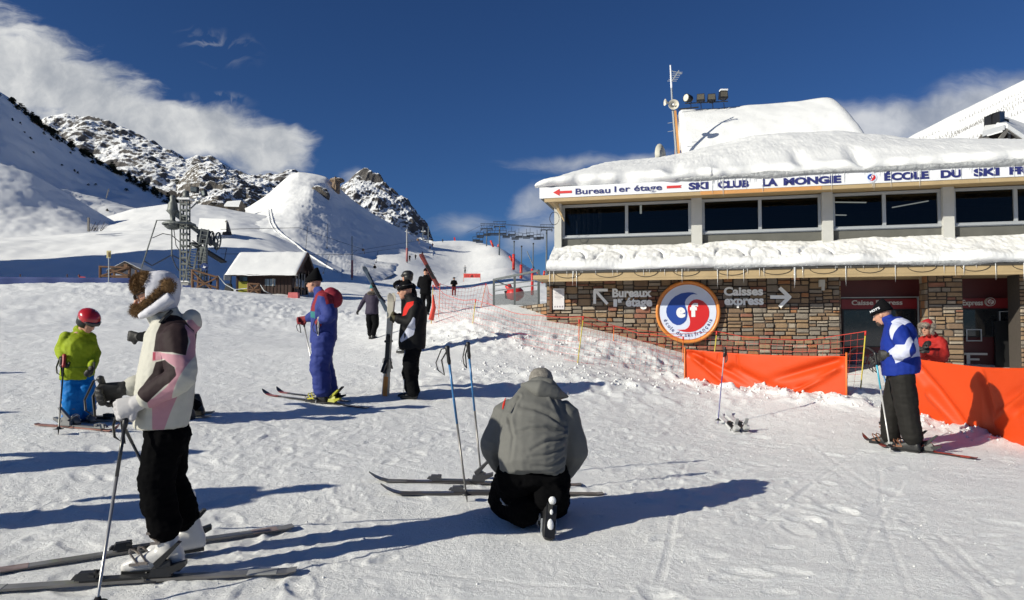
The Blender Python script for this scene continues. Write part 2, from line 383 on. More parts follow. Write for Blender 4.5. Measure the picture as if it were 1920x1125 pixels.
def Hdetail(xy):
    xy = np.asarray(xy, float).reshape(-1, 2); r = np.sqrt((xy**2).sum(1)); z0 = np.zeros(len(xy))
    P3 = lambda s, o=0: np.column_stack([xy*s, z0+o])
    out = 0.035*fbm(P3(.45), 3, seed=3)+0.10*fbm(P3(.09), 3, seed=5)*sst(r, 10, 60)
    near = 1-sst(r, 26, 60)
    n = near > 0
    if n.any():
        q = xy[n]; zz = np.zeros(len(q)); Q = lambda s, sy=1.0: np.column_stack([q[:, 0]*s, q[:, 1]*s*sy, zz])
        wq = q+0.15*np.column_stack([vnoise(Q(1.1), 71), vnoise(Q(1.1), 72)])
        Wq = lambda s: np.column_stack([wq*s, zz])
        patch = sst(fbm(Q(.5), 2, seed=21), -.35, .35)
        d = .011*fbm(Wq(3.2), 4, .6, seed=9, ridged=False)
        cr = fbm(Wq(7.5), 3, .6, seed=31); d += .010*np.maximum(cr, 0)*(.35+patch)
        sp_ = vnoise(Wq(13.0), 41); d += (.014)*np.clip(sp_-.35, 0, 1)*(.3+patch)
        # churned heaps at the foot of the banners, the snow bank and the piste edge
        m1 = np.zeros(len(q))
        dd, _ = segdist(q, BAN1[0], BAN1[1]); m1 = np.maximum(m1, np.exp(-((dd-.25)/.42)**2))
        dd, _ = segdist(q, BAN2[0], BAN2[1]); m1 = np.maximum(m1, .8*np.exp(-((dd-.2)/.4)**2))
        dd, _ = segdist(q, BAN2[0], (5.6, 12.6)); m1 = np.maximum(m1, .5*np.exp(-(dd/.5)**2))
        dd, _ = segdist(q, (-0.8, 11.8), (3.0, 12.2)); m1 = np.maximum(m1, .45*np.exp(-(dd/1.2)**2))
        dd, _ = segdist(q, (-1.8, 16.5), (3.6, 14.2)); m1 = np.maximum(m1, .75*np.exp(-(dd/1.3)**2))
        dd, _ = segdist(q, (-24, 36), (-2, 30)); m1 = np.maximum(m1, .8*np.exp(-(dd/5)**2))
        lump = np.maximum(fbm(Wq(3.6), 3, .6, seed=51), -.15)+.6*np.maximum(vnoise(Wq(7), 52), 0)
        d += m1*(.13*lump+.05)
        tk = np.zeros(len(q))
        for (x0, y0, cx, cy, L, dp, w) in trk:
            u = (q[:, 0]-x0)*cx+(q[:, 1]-y0)*cy; v = -(q[:, 0]-x0)*cy+(q[:, 1]-y0)*cx + .03*np.sin(u*1.3+x0)
            g = np.exp(-(v/w)**4)-.45*np.exp(-((np.abs(v)-1.5*w)/(.5*w))**2)
            tk += -dp*.75*g*sst(u, 0, .3)*(1-sst(u, L-.3, L))
        for (fx, fy, fa, fs) in foot:
            k_ = (np.abs(q[:, 0]-fx) < .5) & (np.abs(q[:, 1]-fy) < .5)
            if not k_.any(): continue
            dx = q[k_, 0]-fx; dy = q[k_, 1]-fy; c, s = math.cos(fa), math.sin(fa)
            e = ((dx*c+dy*s)/(.15*fs))**2+((-dx*s+dy*c)/(.07*fs))**2
            tk[k_] += -.011*np.exp(-e**2)+.005*np.exp(-((np.sqrt(e)-1.35)/.25)**2)
        out[n] += (d+np.clip(tk, -.03, .02))*near[n]
    mid_ = sst(r, 14, 30)*(1-sst(r, 300, 500)); m = mid_ > 0
    if m.any():
        q = xy[m]; out[m] += mid_[m]*(.10*fbm(np.column_stack([q*.8, np.zeros(len(q))]), 4, .6, seed=61))
    return out
def gz(x, y): return float(Hbase([(x, y)])[0]+Hdetail([(x, y)])[0])
def onground(px, py, d=None):
    """where the line of sight through a pixel meets the ground"""
    r_ = ray(px, py)
    if d is not None:
        p = at(px, py, d); return Vector((p.x, p.y, gz(p.x, p.y)))
    lo = 1.5; step = .25; t = lo
    while t < 400:
        x = r_.x/r_.y*t; z = CAM_H+r_.z/r_.y*t
        if z <= float(Hbase([(x, t)])[0]): break
        t += step; step *= 1.03
    a, b = t-step, t
    for _ in range(20):
        c = (a+b)/2; x = r_.x/r_.y*c; z = CAM_H+r_.z/r_.y*c
        if z <= float(Hbase([(x, c)])[0]): b = c
        else: a = c
    return Vector((r_.x/r_.y*b, b, gz(r_.x/r_.y*b, b)))
rs = [.0, .4, .9, 1.4, 1.9, 2.3]
while rs[-1] < 26: rs.append(rs[-1]*1.0052)
while rs[-1] < 90: rs.append(rs[-1]*1.012)
while rs[-1] < 450: rs.append(rs[-1]*1.022)
while rs[-1] < 5000: rs.append(rs[-1]*1.15)
an = np.concatenate([np.linspace(-180, -60, 34)[:-1], np.linspace(-60, -42, 24)[:-1], np.linspace(-42, 42, 640), np.linspace(42, 60, 24)[1:], np.linspace(60, 180, 34)[1:]])
rg, ag = np.meshgrid(np.array(rs), np.radians(an), indexing='ij')
XY = np.stack([rg*np.sin(ag), rg*np.cos(ag)], -1).reshape(-1, 2)
HH = Hbase(XY); rad = np.sqrt((XY**2).sum(1))
HH = HH*(1-sst(rad, 330, 900))-30*sst(rad, 330, 900)
HH = HH+Hdetail(XY)
gm = gridmesh('snow_ground', np.column_stack([XY, HH]).reshape(len(rs), len(an), 3))
link('snow_ground', gm, M_SNOW, kind='structure')

# ------------------------------------------------------------------ mountains (lofted between contour lines that stand at their own distances)
def loft(name, lines, mat, nc=160, nr=70, amp=(0, 1), amp2=(0, 1), seed=1, back=None, crestfade=.25, ridge=False, sharp=0.0):
    px0 = min(l[0][0] for l in lines); px1 = max(l[-1][0] for l in lines)
    tt = np.linspace(0, 1, nc); L = []
    for li, l in enumerate(lines):
        lines0 = None
        l = sorted(l); xs = [p[0] for p in l]
        q = l[0][0]+(l[-1][0]-l[0][0])*tt
        py = np.interp(q, xs, [p[1] for p in l]); dd = np.interp(q, xs, [p[2] for p in l])
        if not ridge:
            kk = np.hanning(int(nc*.09)//2*2+3); kk /= kk.sum(); pd_ = len(kk)//2
            py = np.convolve(np.pad(py, pd_, mode='edge'), kk, 'valid')*.35+py*.65 if li == 0 else np.convolve(np.pad(py, pd_, mode='edge'), kk, 'valid'); dd = np.convolve(np.pad(dd, pd_, mode='edge'), kk, 'valid')
        L.append(np.array([at(a, b, c)[:] for a, b, c in zip(q, py, dd)]))
    L = np.array(L)                                   # k, nc, 3  first = crest
    ts = np.linspace(0, len(lines)-1, nr); G = np.empty((nr, nc, 3))
    for i, t in enumerate(ts):
        a = min(int(t), len(lines)-2); f = t-a
        p0 = L[max(a-1, 0)]; p1 = L[a]; p2 = L[a+1]; p3 = L[min(a+2, len(lines)-1)]
        lin = p1*(1-f)+p2*f
        cr = .5*((2*p1)+(-p0+p2)*f+(2*p0-5*p1+4*p2-p3)*f*f+(-p0+3*p1-3*p2+p3)*f**3)
        G[i] = lin*.4+cr*.6 if len(lines) > 2 else lin
    flat = G.reshape(-1, 3); fade = np.repeat(crestfade+(1-crestfade)*sst(ts/max(ts), 0, .12), nc)
    d = amp[0]*fbm(flat*amp[1], 6, .6, seed=seed, ridged=ridge)+amp2[0]*fbm(flat*amp2[1], 4, .6, seed=seed+5, ridged=ridge)
    flat = flat+np.column_stack([.35*d, -.6*d, .75*d])*fade[:, None]
    G = flat.reshape(nr, nc, 3)
    b = back or 0.35; bk = []
    for f in (1.0, .55, .2):
        q = G[0].copy(); s_ = 1+b*f; q[:, 0] *= s_; q[:, 1] *= s_; q[:, 2] = q[:, 2]-(f**1.3)*(q[:, 2]+5)*.9; bk.append(q)
    G = np.concatenate([np.array(bk), G], 0)
    me = gridmesh(name, G, flip=True); o = link(name, me, mat); o['kind'] = 'structure'; return o
loft('mountain_slope', [[(-900, -40, 150), (-400, 50, 180), (0, 170, 215), (60, 216, 228), (90, 240, 236), (170, 292, 270), (250, 332, 290), (330, 378, 305), (420, 415, 310)],
                  [(-900, 230, 110), (-400, 270, 135), (0, 310, 155), (90, 345, 170), (170, 360, 192), (250, 370, 215), (330, 390, 232), (420, 420, 250)],
                  [(-900, 470, 75), (-400, 458, 88), (0, 450, 100), (130, 445, 116), (230, 436, 130), (330, 425, 160), (420, 430, 195)]], M_SNOWS, 200, 90, (3.0, .03), (.8, .15), seed=3, back=.5)
loft('snow_shoulder', [[(-300, 225, 104), (0, 306, 112), (60, 325, 114), (120, 358, 117), (180, 395, 119), (240, 428, 121), (270, 440, 121)],
                  [(-300, 360, 96), (0, 385, 104), (120, 402, 110), (180, 420, 113), (270, 444, 114)],
                  [(-300, 460, 88), (0, 455, 95), (120, 450, 98), (270, 450, 102)]], M_SNOWS, 140, 60, (1.0, .05), (.3, .25), seed=9, back=.2)
loft('snow_dune', [[(60, 446, 125), (130, 432, 128), (190, 409, 131), (250, 391, 134), (330, 380, 137), (390, 384, 139), (450, 396, 141), (500, 404, 143), (560, 430, 145)],
                  [(60, 449, 110), (190, 428, 114), (330, 408, 118), (450, 415, 124), (560, 440, 128)],
                  [(60, 456, 96), (190, 450, 98), (330, 446, 99), (450, 448, 100), (560, 470, 100)]], M_SNOWS, 140, 50, (.8, .05), (.2, .2), seed=12, back=.15)
loft('snow_wall', [[(-700, 395, 70), (-300, 440, 84), (0, 446, 92), (60, 443, 93), (130, 438, 94), (230, 432, 95), (330, 430, 96), (430, 430, 97), (500, 436, 97), (560, 462, 96), (640, 505, 94)],
                  [(-700, 430, 66), (0, 456, 84), (200, 448, 86), (330, 445, 87), (430, 446, 88), (500, 462, 86), (560, 485, 84), (640, 515, 84)],
                  [(-700, 480, 62), (0, 490, 74), (200, 488, 74), (330, 486, 74), (430, 490, 74), (500, 500, 74), (640, 524, 78)],
                  [(-700, 600, 50), (0, 575, 58), (200, 575, 58), (430, 575, 58), (640, 550, 70)]], M_SNOWS, 160, 70, (.9, .06), (.2, .25), seed=15, back=.15)
loft('rocky_ridge', [[(20, 262, 600), (60, 238, 590), (88, 220, 585), (125, 216, 585), (160, 228, 580), (190, 240, 580), (230, 249, 575), (270, 262, 570), (310, 284, 565), (345, 303, 560), (368, 297, 555), (395, 300, 550), (430, 313, 545), (462, 330, 540), (500, 336, 540), (530, 343, 545), (580, 350, 550), (640, 365, 560)],
                  [(20, 300, 520), (125, 280, 520), (230, 290, 510), (310, 325, 500), (370, 340, 490), (450, 355, 490), (540, 370, 500), (640, 385, 520)],
                  [(20, 380, 450), (125, 370, 450), (230, 360, 440), (310, 380, 430), (400, 400, 420), (540, 420, 440), (640, 430, 460)]], M_ROCK, 340, 150, (18, .009), (3.2, .05), seed=22, back=.3, crestfade=.3, ridge=True)
loft('rocky_knoll', [[(330, 345, 420), (352, 318, 418), (372, 303, 415), (395, 302, 412), (430, 326, 410), (470, 350, 410), (520, 372, 415), (570, 398, 420)],
                  [(330, 375, 380), (372, 350, 378), (430, 365, 375), (500, 392, 378), (570, 410, 390)],
                  [(330, 410, 350), (400, 405, 345), (500, 420, 345), (570, 430, 360)]], M_ROCKD, 240, 110, (11, .017), (2.6, .06), seed=27, back=.2, crestfade=.35, ridge=True)
loft('snow_cone', [[(400, 408, 190), (440, 401, 193), (470, 386, 196), (500, 366, 200), (522, 346, 203), (542, 328, 205), (560, 321, 206), (590, 325, 207), (612, 331, 207), (640, 355, 208), (660, 374, 210), (700, 401, 213), (740, 422, 217), (780, 445, 221), (812, 459, 226)],
                  [(400, 416, 160), (450, 408, 162), (500, 392, 166), (545, 365, 174), (585, 352, 184), (618, 372, 192), (650, 392, 198), (700, 415, 204), (760, 443, 212), (812, 462, 222)],
                  [(400, 428, 135), (450, 424, 130), (500, 420, 128), (560, 412, 132), (620, 418, 146), (670, 430, 165), (740, 450, 190), (812, 466, 214)],
                  [(400, 446, 104), (450, 452, 98), (520, 462, 100), (590, 472, 104), (650, 478, 118), (720, 476, 150), (812, 472, 205)],
                  [(400, 470, 82), (450, 490, 76), (520, 510, 74), (590, 522, 72), (650, 522, 78), (740, 496, 120), (812, 478, 190)],
                  [(400, 520, 74), (450, 535, 68), (520, 555, 64), (590, 560, 62), (650, 555, 66), (740, 515, 105), (812, 490, 175)]], M_SNOWS, 220, 140, (1.6, .035), (.35, .2), seed=33, back=.12)
loft('rock_peak', [[(628, 372, 430), (640, 352, 430), (662, 337, 428), (685, 331, 426), (705, 338, 425), (730, 356, 422), (752, 372, 420), (775, 394, 418), (794, 416, 416), (803, 438, 415), (808, 458, 415)],
                  [(628, 400, 395), (662, 376, 392), (705, 380, 390), (752, 410, 388), (808, 465, 385)],
                  [(628, 440, 360), (662, 430, 358), (705, 440, 356), (752, 460, 355), (808, 480, 355)]], M_ROCK, 220, 110, (10, .015), (2.4, .06), seed=41, back=.2, crestfade=.3, ridge=True)
loft('snow_hill', [[(1600, 330, 300), (1640, 292, 300), (1690, 266, 300), (1716, 250, 300), (1742, 238, 300), (1790, 213, 300), (1850, 184, 300), (1920, 150, 300), (2060, 80, 300), (2400, 0, 300)],
                  [(1600, 350, 240), (1790, 300, 240), (1920, 260, 240), (2400, 180, 240)],
                  [(1600, 460, 180), (1920, 440, 180), (2400, 430, 180)]], M_SNOWS, 160, 60, (1.6, .05), (.5, .25), seed=51, back=.3)
# ski track down the cone and rock outcrop by its summit are added with the small things
# ------------------------------------------------------------------ ski school building
BANG = math.atan2(-.2425, .970)
BO = Vector((at(1025, 600, 17.71).x, 17.71, 0.0))
ex_ = Vector((math.cos(BANG), math.sin(BANG), 0)); ey_ = Vector((-ex_.y, ex_.x, 0))
def fac(px, py, y):
    """pixel seen on the facade-parallel plane at local depth y -> local (x, z)"""
    r_ = ray(px, py); c = Vector((0, 0, CAM_H))
    t = (y-(c-BO).dot(ey_))/r_.dot(ey_); p = c+r_*t-BO
    return p.dot(ex_), p.z
def bw(x, y, z): return BO+ex_*x+ey_*y+Vector((0, 0, z))
bld = thing('ski_school_building', 'long two storey stone and glass building with snow covered roofs at the right', 'building', BO, BANG)
M_STONE = [P('stone_ochre', (0.248, 0.168, 0.098), .85, var=.25, vscale=9, bump=.6, bscale=25, bdist=.02), P('stone_grey', (0.202, 0.172, 0.140), .85, var=.2, vscale=9, bump=.6, bscale=25, bdist=.02),
           P('stone_brown', (0.184, 0.122, 0.078), .85, var=.25, vscale=8, bump=.6, bscale=25, bdist=.02), P('stone_rust', (0.276, 0.126, 0.055), .85, var=.3, vscale=8, bump=.6, bscale=25, bdist=.02),
           P('stone_light', (0.304, 0.252, 0.195), .85, var=.2, vscale=9, bump=.6, bscale=25, bdist=.02), P('stone_red', (0.230, 0.101, 0.066), .85, var=.25, vscale=8, bump=.6, bscale=25, bdist=.02)]
M_MORTAR = P('mortar', (.055, .045, .038), .95, var=.2, vscale=12, bump=.5, bscale=50)
M_WOODY = P('varnished_board', (.40, .295, .16), .6, var=.15, vscale=3, bump=.2)
M_WOODO = P('orange_board', (.55, .27, .09), .6, var=.15, vscale=3, bump=.2)
M_WHITE = P('white_sign_paint', (.72, .73, .76), .5, var=.06, vscale=4)
M_PIL = P('cream_pillar', (.46, .46, .44), .7, var=.08, vscale=3, bump=.1)
M_ALU = P('window_aluminium', (.40, .42, .44), .45, .3, var=.06)
M_GREYP = P('grey_render', (.10, .10, .09), .9, var=.2, vscale=3, bump=.2)
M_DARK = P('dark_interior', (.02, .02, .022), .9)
M_REDD = P('dark_red_panel', (.075, .008, .010), .45, var=.08)
M_NAVY = P('navy_letter', (.02, .025, .14), .5, var=.05)
M_REDL = P('red_letter', (.55, .03, .03), .5, var=.05)
M_STEEL = P('brushed_steel_letter', (.82, .82, .80), .45, .0, var=.1, vscale=4)
M_BLK = P('black_plastic', (.012, .012, .013), .45, var=.1)
M_GREYM = P('galvanised_steel', (.30, .32, .34), .5, .5, var=.15, vscale=5, bump=.1)
def glass_mat(name, tint, refl=1.0):
    m = bpy.data.materials.new(name); m.use_nodes = True; t = m.node_tree; t.nodes.clear(); q = NT(t)
    g = q.n('ShaderNodeBsdfGlossy'); g.inputs['Roughness'].default_value = .02; g.inputs[0].default_value = (refl, refl, refl, 1)
    tr = q.n('ShaderNodeBsdfTransparent'); tr.inputs[0].default_value = (*tint, 1)
    co = q.n('ShaderNodeTexCoord').outputs['Object']
    bn = q.n('ShaderNodeBump'); bn.inputs['Strength'].default_value = .25; bn.inputs['Distance'].default_value = .02; q.set(bn.inputs['Height'], q.noise(co, .9, 2, .5)); q.set(g.inputs['Normal'], bn.outputs[0])
    fr = q.n('ShaderNodeFresnel'); fr.inputs[0].default_value = 1.5
    mx = q.n('ShaderNodeMixShader'); q.set(mx.inputs[0], fr.outputs[0]); q.set(mx.inputs[1], tr.outputs[0]); q.set(mx.inputs[2], g.outputs[0])
    o = q.n('ShaderNodeOutputMaterial'); q.set(o.inputs[0], mx.outputs[0]); return m
M_GLASS = glass_mat('tinted_glass', (.40, .43, .46), .5)
def emis(name, c, s):
    m = bpy.data.materials.new(name); m.use_nodes = True; t = m.node_tree; t.nodes.clear(); q = NT(t)
    e = q.n('ShaderNodeEmission'); e.inputs[0].default_value = (*c, 1); e.inputs[1].default_value = s
    o = q.n('ShaderNodeOutputMaterial'); q.set(o.inputs[0], e.outputs[0]); return m

def text_mesh(s, bold=0.0, depth=0.02, spacing=1.0, slant=0.0):
    cu = bpy.data.curves.new('tmp', 'FONT'); cu.body = s; cu.offset = bold; cu.extrude = depth; cu.space_character = spacing; cu.shear = slant; cu.resolution_u = 4
    o = bpy.data.objects.new('tmp', cu); COL.objects.link(o)
    dg = bpy.context.evaluated_depsgraph_get(); dg.update(); me = bpy.data.meshes.new_from_object(o.evaluated_get(dg))
    bpy.data.objects.remove(o); bpy.data.curves.remove(cu); return me
def vcoords(me):
    a = np.empty(len(me.vertices)*3, np.float32); me.vertices.foreach_get('co', a); return a.reshape(-1, 3).astype(float)
def vset(me, a): me.vertices.foreach_set('co', a.astype(np.float32).reshape(-1)); me.update()
def letters(s, x0, x1, z0, z1, y, mat, parent, bold=.03, depth=.012, name='lettering', thick=.02, slant=0.0):
    me = text_mesh(s, bold, 0.02, slant=slant); a = vcoords(me)
    mn, mx = a.min(0), a.max(0); b = np.empty_like(a)
    b[:, 0] = x0+(a[:, 0]-mn[0])/(mx[0]-mn[0])*(x1-x0)
    b[:, 2] = z0+(a[:, 1]-mn[1])/(mx[1]-mn[1])*(z1-z0)
    b[:, 1] = y-(a[:, 2]-mn[2])/(mx[2]-mn[2])*thick
    vset(me, b); return link(name, me, mat, parent)

L_END = 13.6    # building runs on past the right edge of the picture
Lx = fac(1575, 600, 0)[0]; P0x = fac(1741, 600, 0)[0]; P1x = fac(1806, 600, 0)[0]; Q0x = fac(1912, 600, 0)[0]
# --- stones
def carve(x0, x1, z0, z1, rnd, out, big=.12):
    w, h = x1-x0, z1-z0
    if w < .02 or h < .02: return
    if h <= .26 and w <= .42 and w/h < 3.6:
        if rnd.random() < .30 or (h < .14 and w < .42): out.append((x0, x1, z0, z1)); return
    if h < .085 and w < .36: out.append((x0, x1, z0, z1)); return
    if (h > w*.55 and h > .13) or (h > .13 and rnd.random() < .38):
        c = z0+h*rnd.uniform(.35, .65); carve(x0, x1, z0, c, rnd, out); carve(x0, x1, c, z1, rnd, out)
    else:
        c = x0+w*rnd.uniform(.35, .65); carve(x0, c, z0, z1, rnd, out); carve(c, x1, z0, z1, rnd, out)
def stone_geo(x0, x1, z0, z1, y0, rnd):
    g = .010; cx, cz = (x0+x1)/2, (z0+z1)/2; w, h = (x1-x0)/2-g, (z1-z0)/2-g
    if w < .012 or h < .008: return None
    poly = []; c = min(w, h); u = rnd.uniform
    for sx, sz in ((1, -1), (1, 1), (-1, 1), (-1, -1)):
        kx, kz = u(.08, .6)*c, u(.08, .55)*c
        A_ = (cx+sx*w*u(.93, 1), cz+sz*(h-kz)); B_ = (cx+sx*(w-kx), cz+sz*h*u(.88, 1))
        poly += [A_, B_] if (sx*sz > 0) == (sx > 0 and sz > 0 or sx < 0 and sz < 0) and sx*sz > 0 else [B_, A_]
    n = 8
    d = rnd.uniform(.008, .06); vs = [(x, y0+.02, z) for x, z in poly]+[(x, y0-d*.7, z) for x, z in poly]
    vs += [(cx+(x-cx)*.86, y0-d-rnd.uniform(-.006, .006), cz+(z-cz)*.82) for x, z in poly]
    fs = [(i, (i+1) % n, n+(i+1) % n, n+i) for i in range(n)]+[(n+i, n+(i+1) % n, 2*n+(i+1) % n, 2*n+i) for i in range(n)]+[tuple(2*n+i for i in range(n))]
    return vs, fs
M_ST_MULTI = M_STONE
def stone_wall(name, regions, y0, back, seed, nbig, parent):
    """mortar body + stones; the largest stones are parts, the rest one stuff part"""
    rnd = random.Random(seed); cells = []
    body = MB()
    for (x0, x1, z0, z1) in regions:
        body.box(((x0+x1)/2, (y0+back)/2, (z0+z1)/2), (x1-x0, back-y0, z1-z0))
        carve(x0, x1, z0, z1, rnd, cells)
    wall = body.build(name, M_MORTAR, parent)
    cells.sort(key=lambda c: -(c[1]-c[0])*(c[3]-c[2]))
    rest = MB()
    for i, c in enumerate(cells):
        g = stone_geo(*c, y0, rnd)
        if g is None: continue
        mi = rnd.choices(range(6), (22, 26, 26, 6, 12, 8))[0]
        if c[2] < .9 and rnd.random() < .3: mi = 5
        if i < nbig: MB().add(*g).build('stone', M_STONE[mi], wall)
        else: rest.cur = mi; rest.add(*g)
    if rest.v: rest.build('small_stones', M_STONE, wall, kind='stuff')
    return wall, len(cells)
ZT = 2.62
_, nc_ = stone_wall('stone_wall', [(0.0, Lx, -.3, ZT)], 0, .5, 5, 215, bld)
wp, _ = stone_wall('stone_pillar', [(P0x, P1x, -.3, ZT)], 0, .55, 8, 48, bld)
stone_wall('stone_pillar', [(Q0x, Q0x+1.1, -.3, ZT)], 0, .55, 9, 16, bld)
sd = MB()   # side return of the pillar and of the entrance corner
rnd = random.Random(3)
for xs, dr in ((P0x, -1), (Lx, 1)):
    z = -.2
    while z < ZT-.1:
        h = rnd.uniform(.07, .2); y = .02
        while y < .5:
            w = rnd.uniform(.12, .3); w = min(w, .5-y)
            if w > .05: sd.cur = rnd.randrange(6); sd.box((xs+dr*.008, y+w/2, z+h/2), (.045, w-.02, h-.02))
            y += w
        z += h
sd.build('return_stones', M_STONE, bld, kind='stuff')
# --- ground floor recess (dark red ticket front)
YR = 1.25
rc = MB(); rc.box(((Lx+L_END)/2, YR+.16, 1.2), (L_END-Lx, .3, 3.0)); rc.build('shop_front', M_REDD, bld)
fl = MB(); fl.box(((Lx+L_END)/2, .9, -.12), (L_END-Lx, 2.0, .2)); fl.build('porch_floor', P('porch_concrete', (.2, .2, .19), .9), bld)
so = MB(); so.box((L_END/2, .22, ZT+.02), (L_END+.3, 2.4, .10)); so.build('soffit', M_WOODY, bld)
def panel(x0, x1, z0, z1, y, t, mat, name='panel', parent=None):
    return MB().box(((x0+x1)/2, y, (z0+z1)/2), (x1-x0, t, z1-z0)).build(name, mat, parent or bld)
def fx(px, py, y): return fac(px, py, y)
a0, zt = fx(1577, 560, YR-.03); a1, _ = fx(1722, 560, YR-.03)
ztr = fx(1640, 558.5, YR-.03)[1]; panel(a0, a1, ztr, ztr+.022, YR-.03, .06, M_ALU, 'header_trim'); panel(a1-.03, a1, .1, ztr-.002, YR-.03, .06, M_ALU, 'header_trim')
M_REDB = P('red_sign_band', (.20, .012, .016), .4, var=.05)
zb0 = fx(1640, 579, YR-.03)[1]; zb1 = fx(1640, 561, YR-.03)[1]
panel(a0, a1-.04, zb0, zb1, YR-.03, .05, M_REDB, 'sign_band')
b0 = fx(1808, 560, YR-.03)[0]; b1 = fx(1905, 560, YR-.03)[0]
panel(b0-.6, b1, zb0, zb1, YR-.03, .05, M_REDB, 'sign_band')
def glassbox(x0, x1, z0, z1, y, nm='ticket_window'):
    w = panel(x0, x1, z0, z1, y+.03, .05, M_BLK, nm)
    MB().box(((x0+x1)/2, y, (z0+z1)/2), (x1-x0-.06, .012, z1-z0-.06)).build('pane', P('dark_glass', (.02, .022, .025), .06, spec=.8), w); return w
z0 = fx(1640, 672, YR)[1]
glassbox(a0+.02, a1-.06, z0+.28, zb0-.01, YR-.06)
glassbox(b0-.6, b1-.1, fx(1850, 632, YR)[1], zb0-.01, YR-.06)
lx0, lz0 = fx(1597, 574, YR-.07); lx1, lz1 = fx(1668, 564, YR-.07)
M_LETW = P('white_letter', (.62, .60, .58), .5, var=.05)
letters('Caisse Express', lx0, fx(1692, 570, YR-.07)[0], lz0-.01, lz1+.02, YR-.06, M_LETW, bld, .02)
letters('Caisse Express', fx(1768, 570, YR-.07)[0], fx(1843, 570, YR-.07)[0], fx(1843, 574, YR-.07)[1]-.02, fx(1843, 562, YR-.07)[1], YR-.06, M_LETW, bld, .02)
# small frames on the right ticket window
for (pa, pb, pc, pd) in ((1811, 617, 1841, 640), (1873, 583, 1894, 604), (1873, 605, 1894, 628)):
    x0, z1 = fx(pa, pb, YR-.1); x1, z0_ = fx(pc, pd, YR-.1); m_ = MB()
    for q0, q1, q2, q3 in ((x0, x1, z1-.025, z1), (x0, x1, z0_, z0_+.025), (x0, x0+.025, z0_+.025, z1-.025), (x1-.025, x1, z0_+.025, z1-.025)):
        m_.box(((q0+q1)/2, YR-.1, (q2+q3)/2), (q1-q0, .03, q3-q2))
    m_.build('window_frame', M_ALU, bld)
x0, z1 = fx(1811, 662, YR-.1); x1, z0_ = fx(1840, 676, YR-.1)
m_ = MB(); m_.box(((x0+x1)/2+.06, YR-.07, z1-.02), (x1-x0+.16, .02, .05)); m_.box(((x0+x1)/2-.0, YR-.07, z1-.15), (x1-x0-.06, .02, .045)); m_.box((x0+.06, YR-.07, z1-.16), (.07, .021, .24)); m_.build('lettering', M_LETW, bld)
panel(b1-.5, b1+.25, .1, zb0-.3, YR-.12, .06, M_BLK, 'door')

# --- logo: round plate with two swirls
BLUE_SW = [(.30, .53), (.16, .59), (.01, .60), (-.19, .57), (-.37, .48), (-.49, .37), (-.57, .24), (-.63, .12), (-.64, 0), (-.61, -.13), (-.54, -.24), (-.45, -.34), (-.33, -.40), (-.22, -.39), (-.13, -.34), (-.05, -.25), (-.02, -.14), (-.01, 0), (-.045, .10), (-.075, .20), (-.08, .30), (-.05, .38), (.02, .46), (.10, .52), (.18, .54)]
RED_SW = [(.10, .32), (.18, .37), (.27, .385), (.35, .37), (.46, .32), (.55, .23), (.61, .12), (.63, 0), (.62, -.14), (.57, -.27), (.47, -.41), (.35, -.51), (.22, -.58), (.08, -.61), (-.05, -.61), (-.13, -.60), (-.33, -.54), (-.2, -.54), (-.08, -.53), (0, -.48), (.05, -.40), (.065, -.30), (.055, -.2), (.02, -.08), (0, .04), (0, .14), (.03, .23)]
def swirl(cx, cz, r, y, pts_): return [(cx+a*r*1.06, y, cz+b*r*1.06) for a, b in pts_]
def disc(cx, cz, r, y, thick, n=48):
    return [(cx+r*math.cos(2*math.pi*i/n), y, cz+r*math.sin(2*math.pi*i/n)) for i in range(n)]
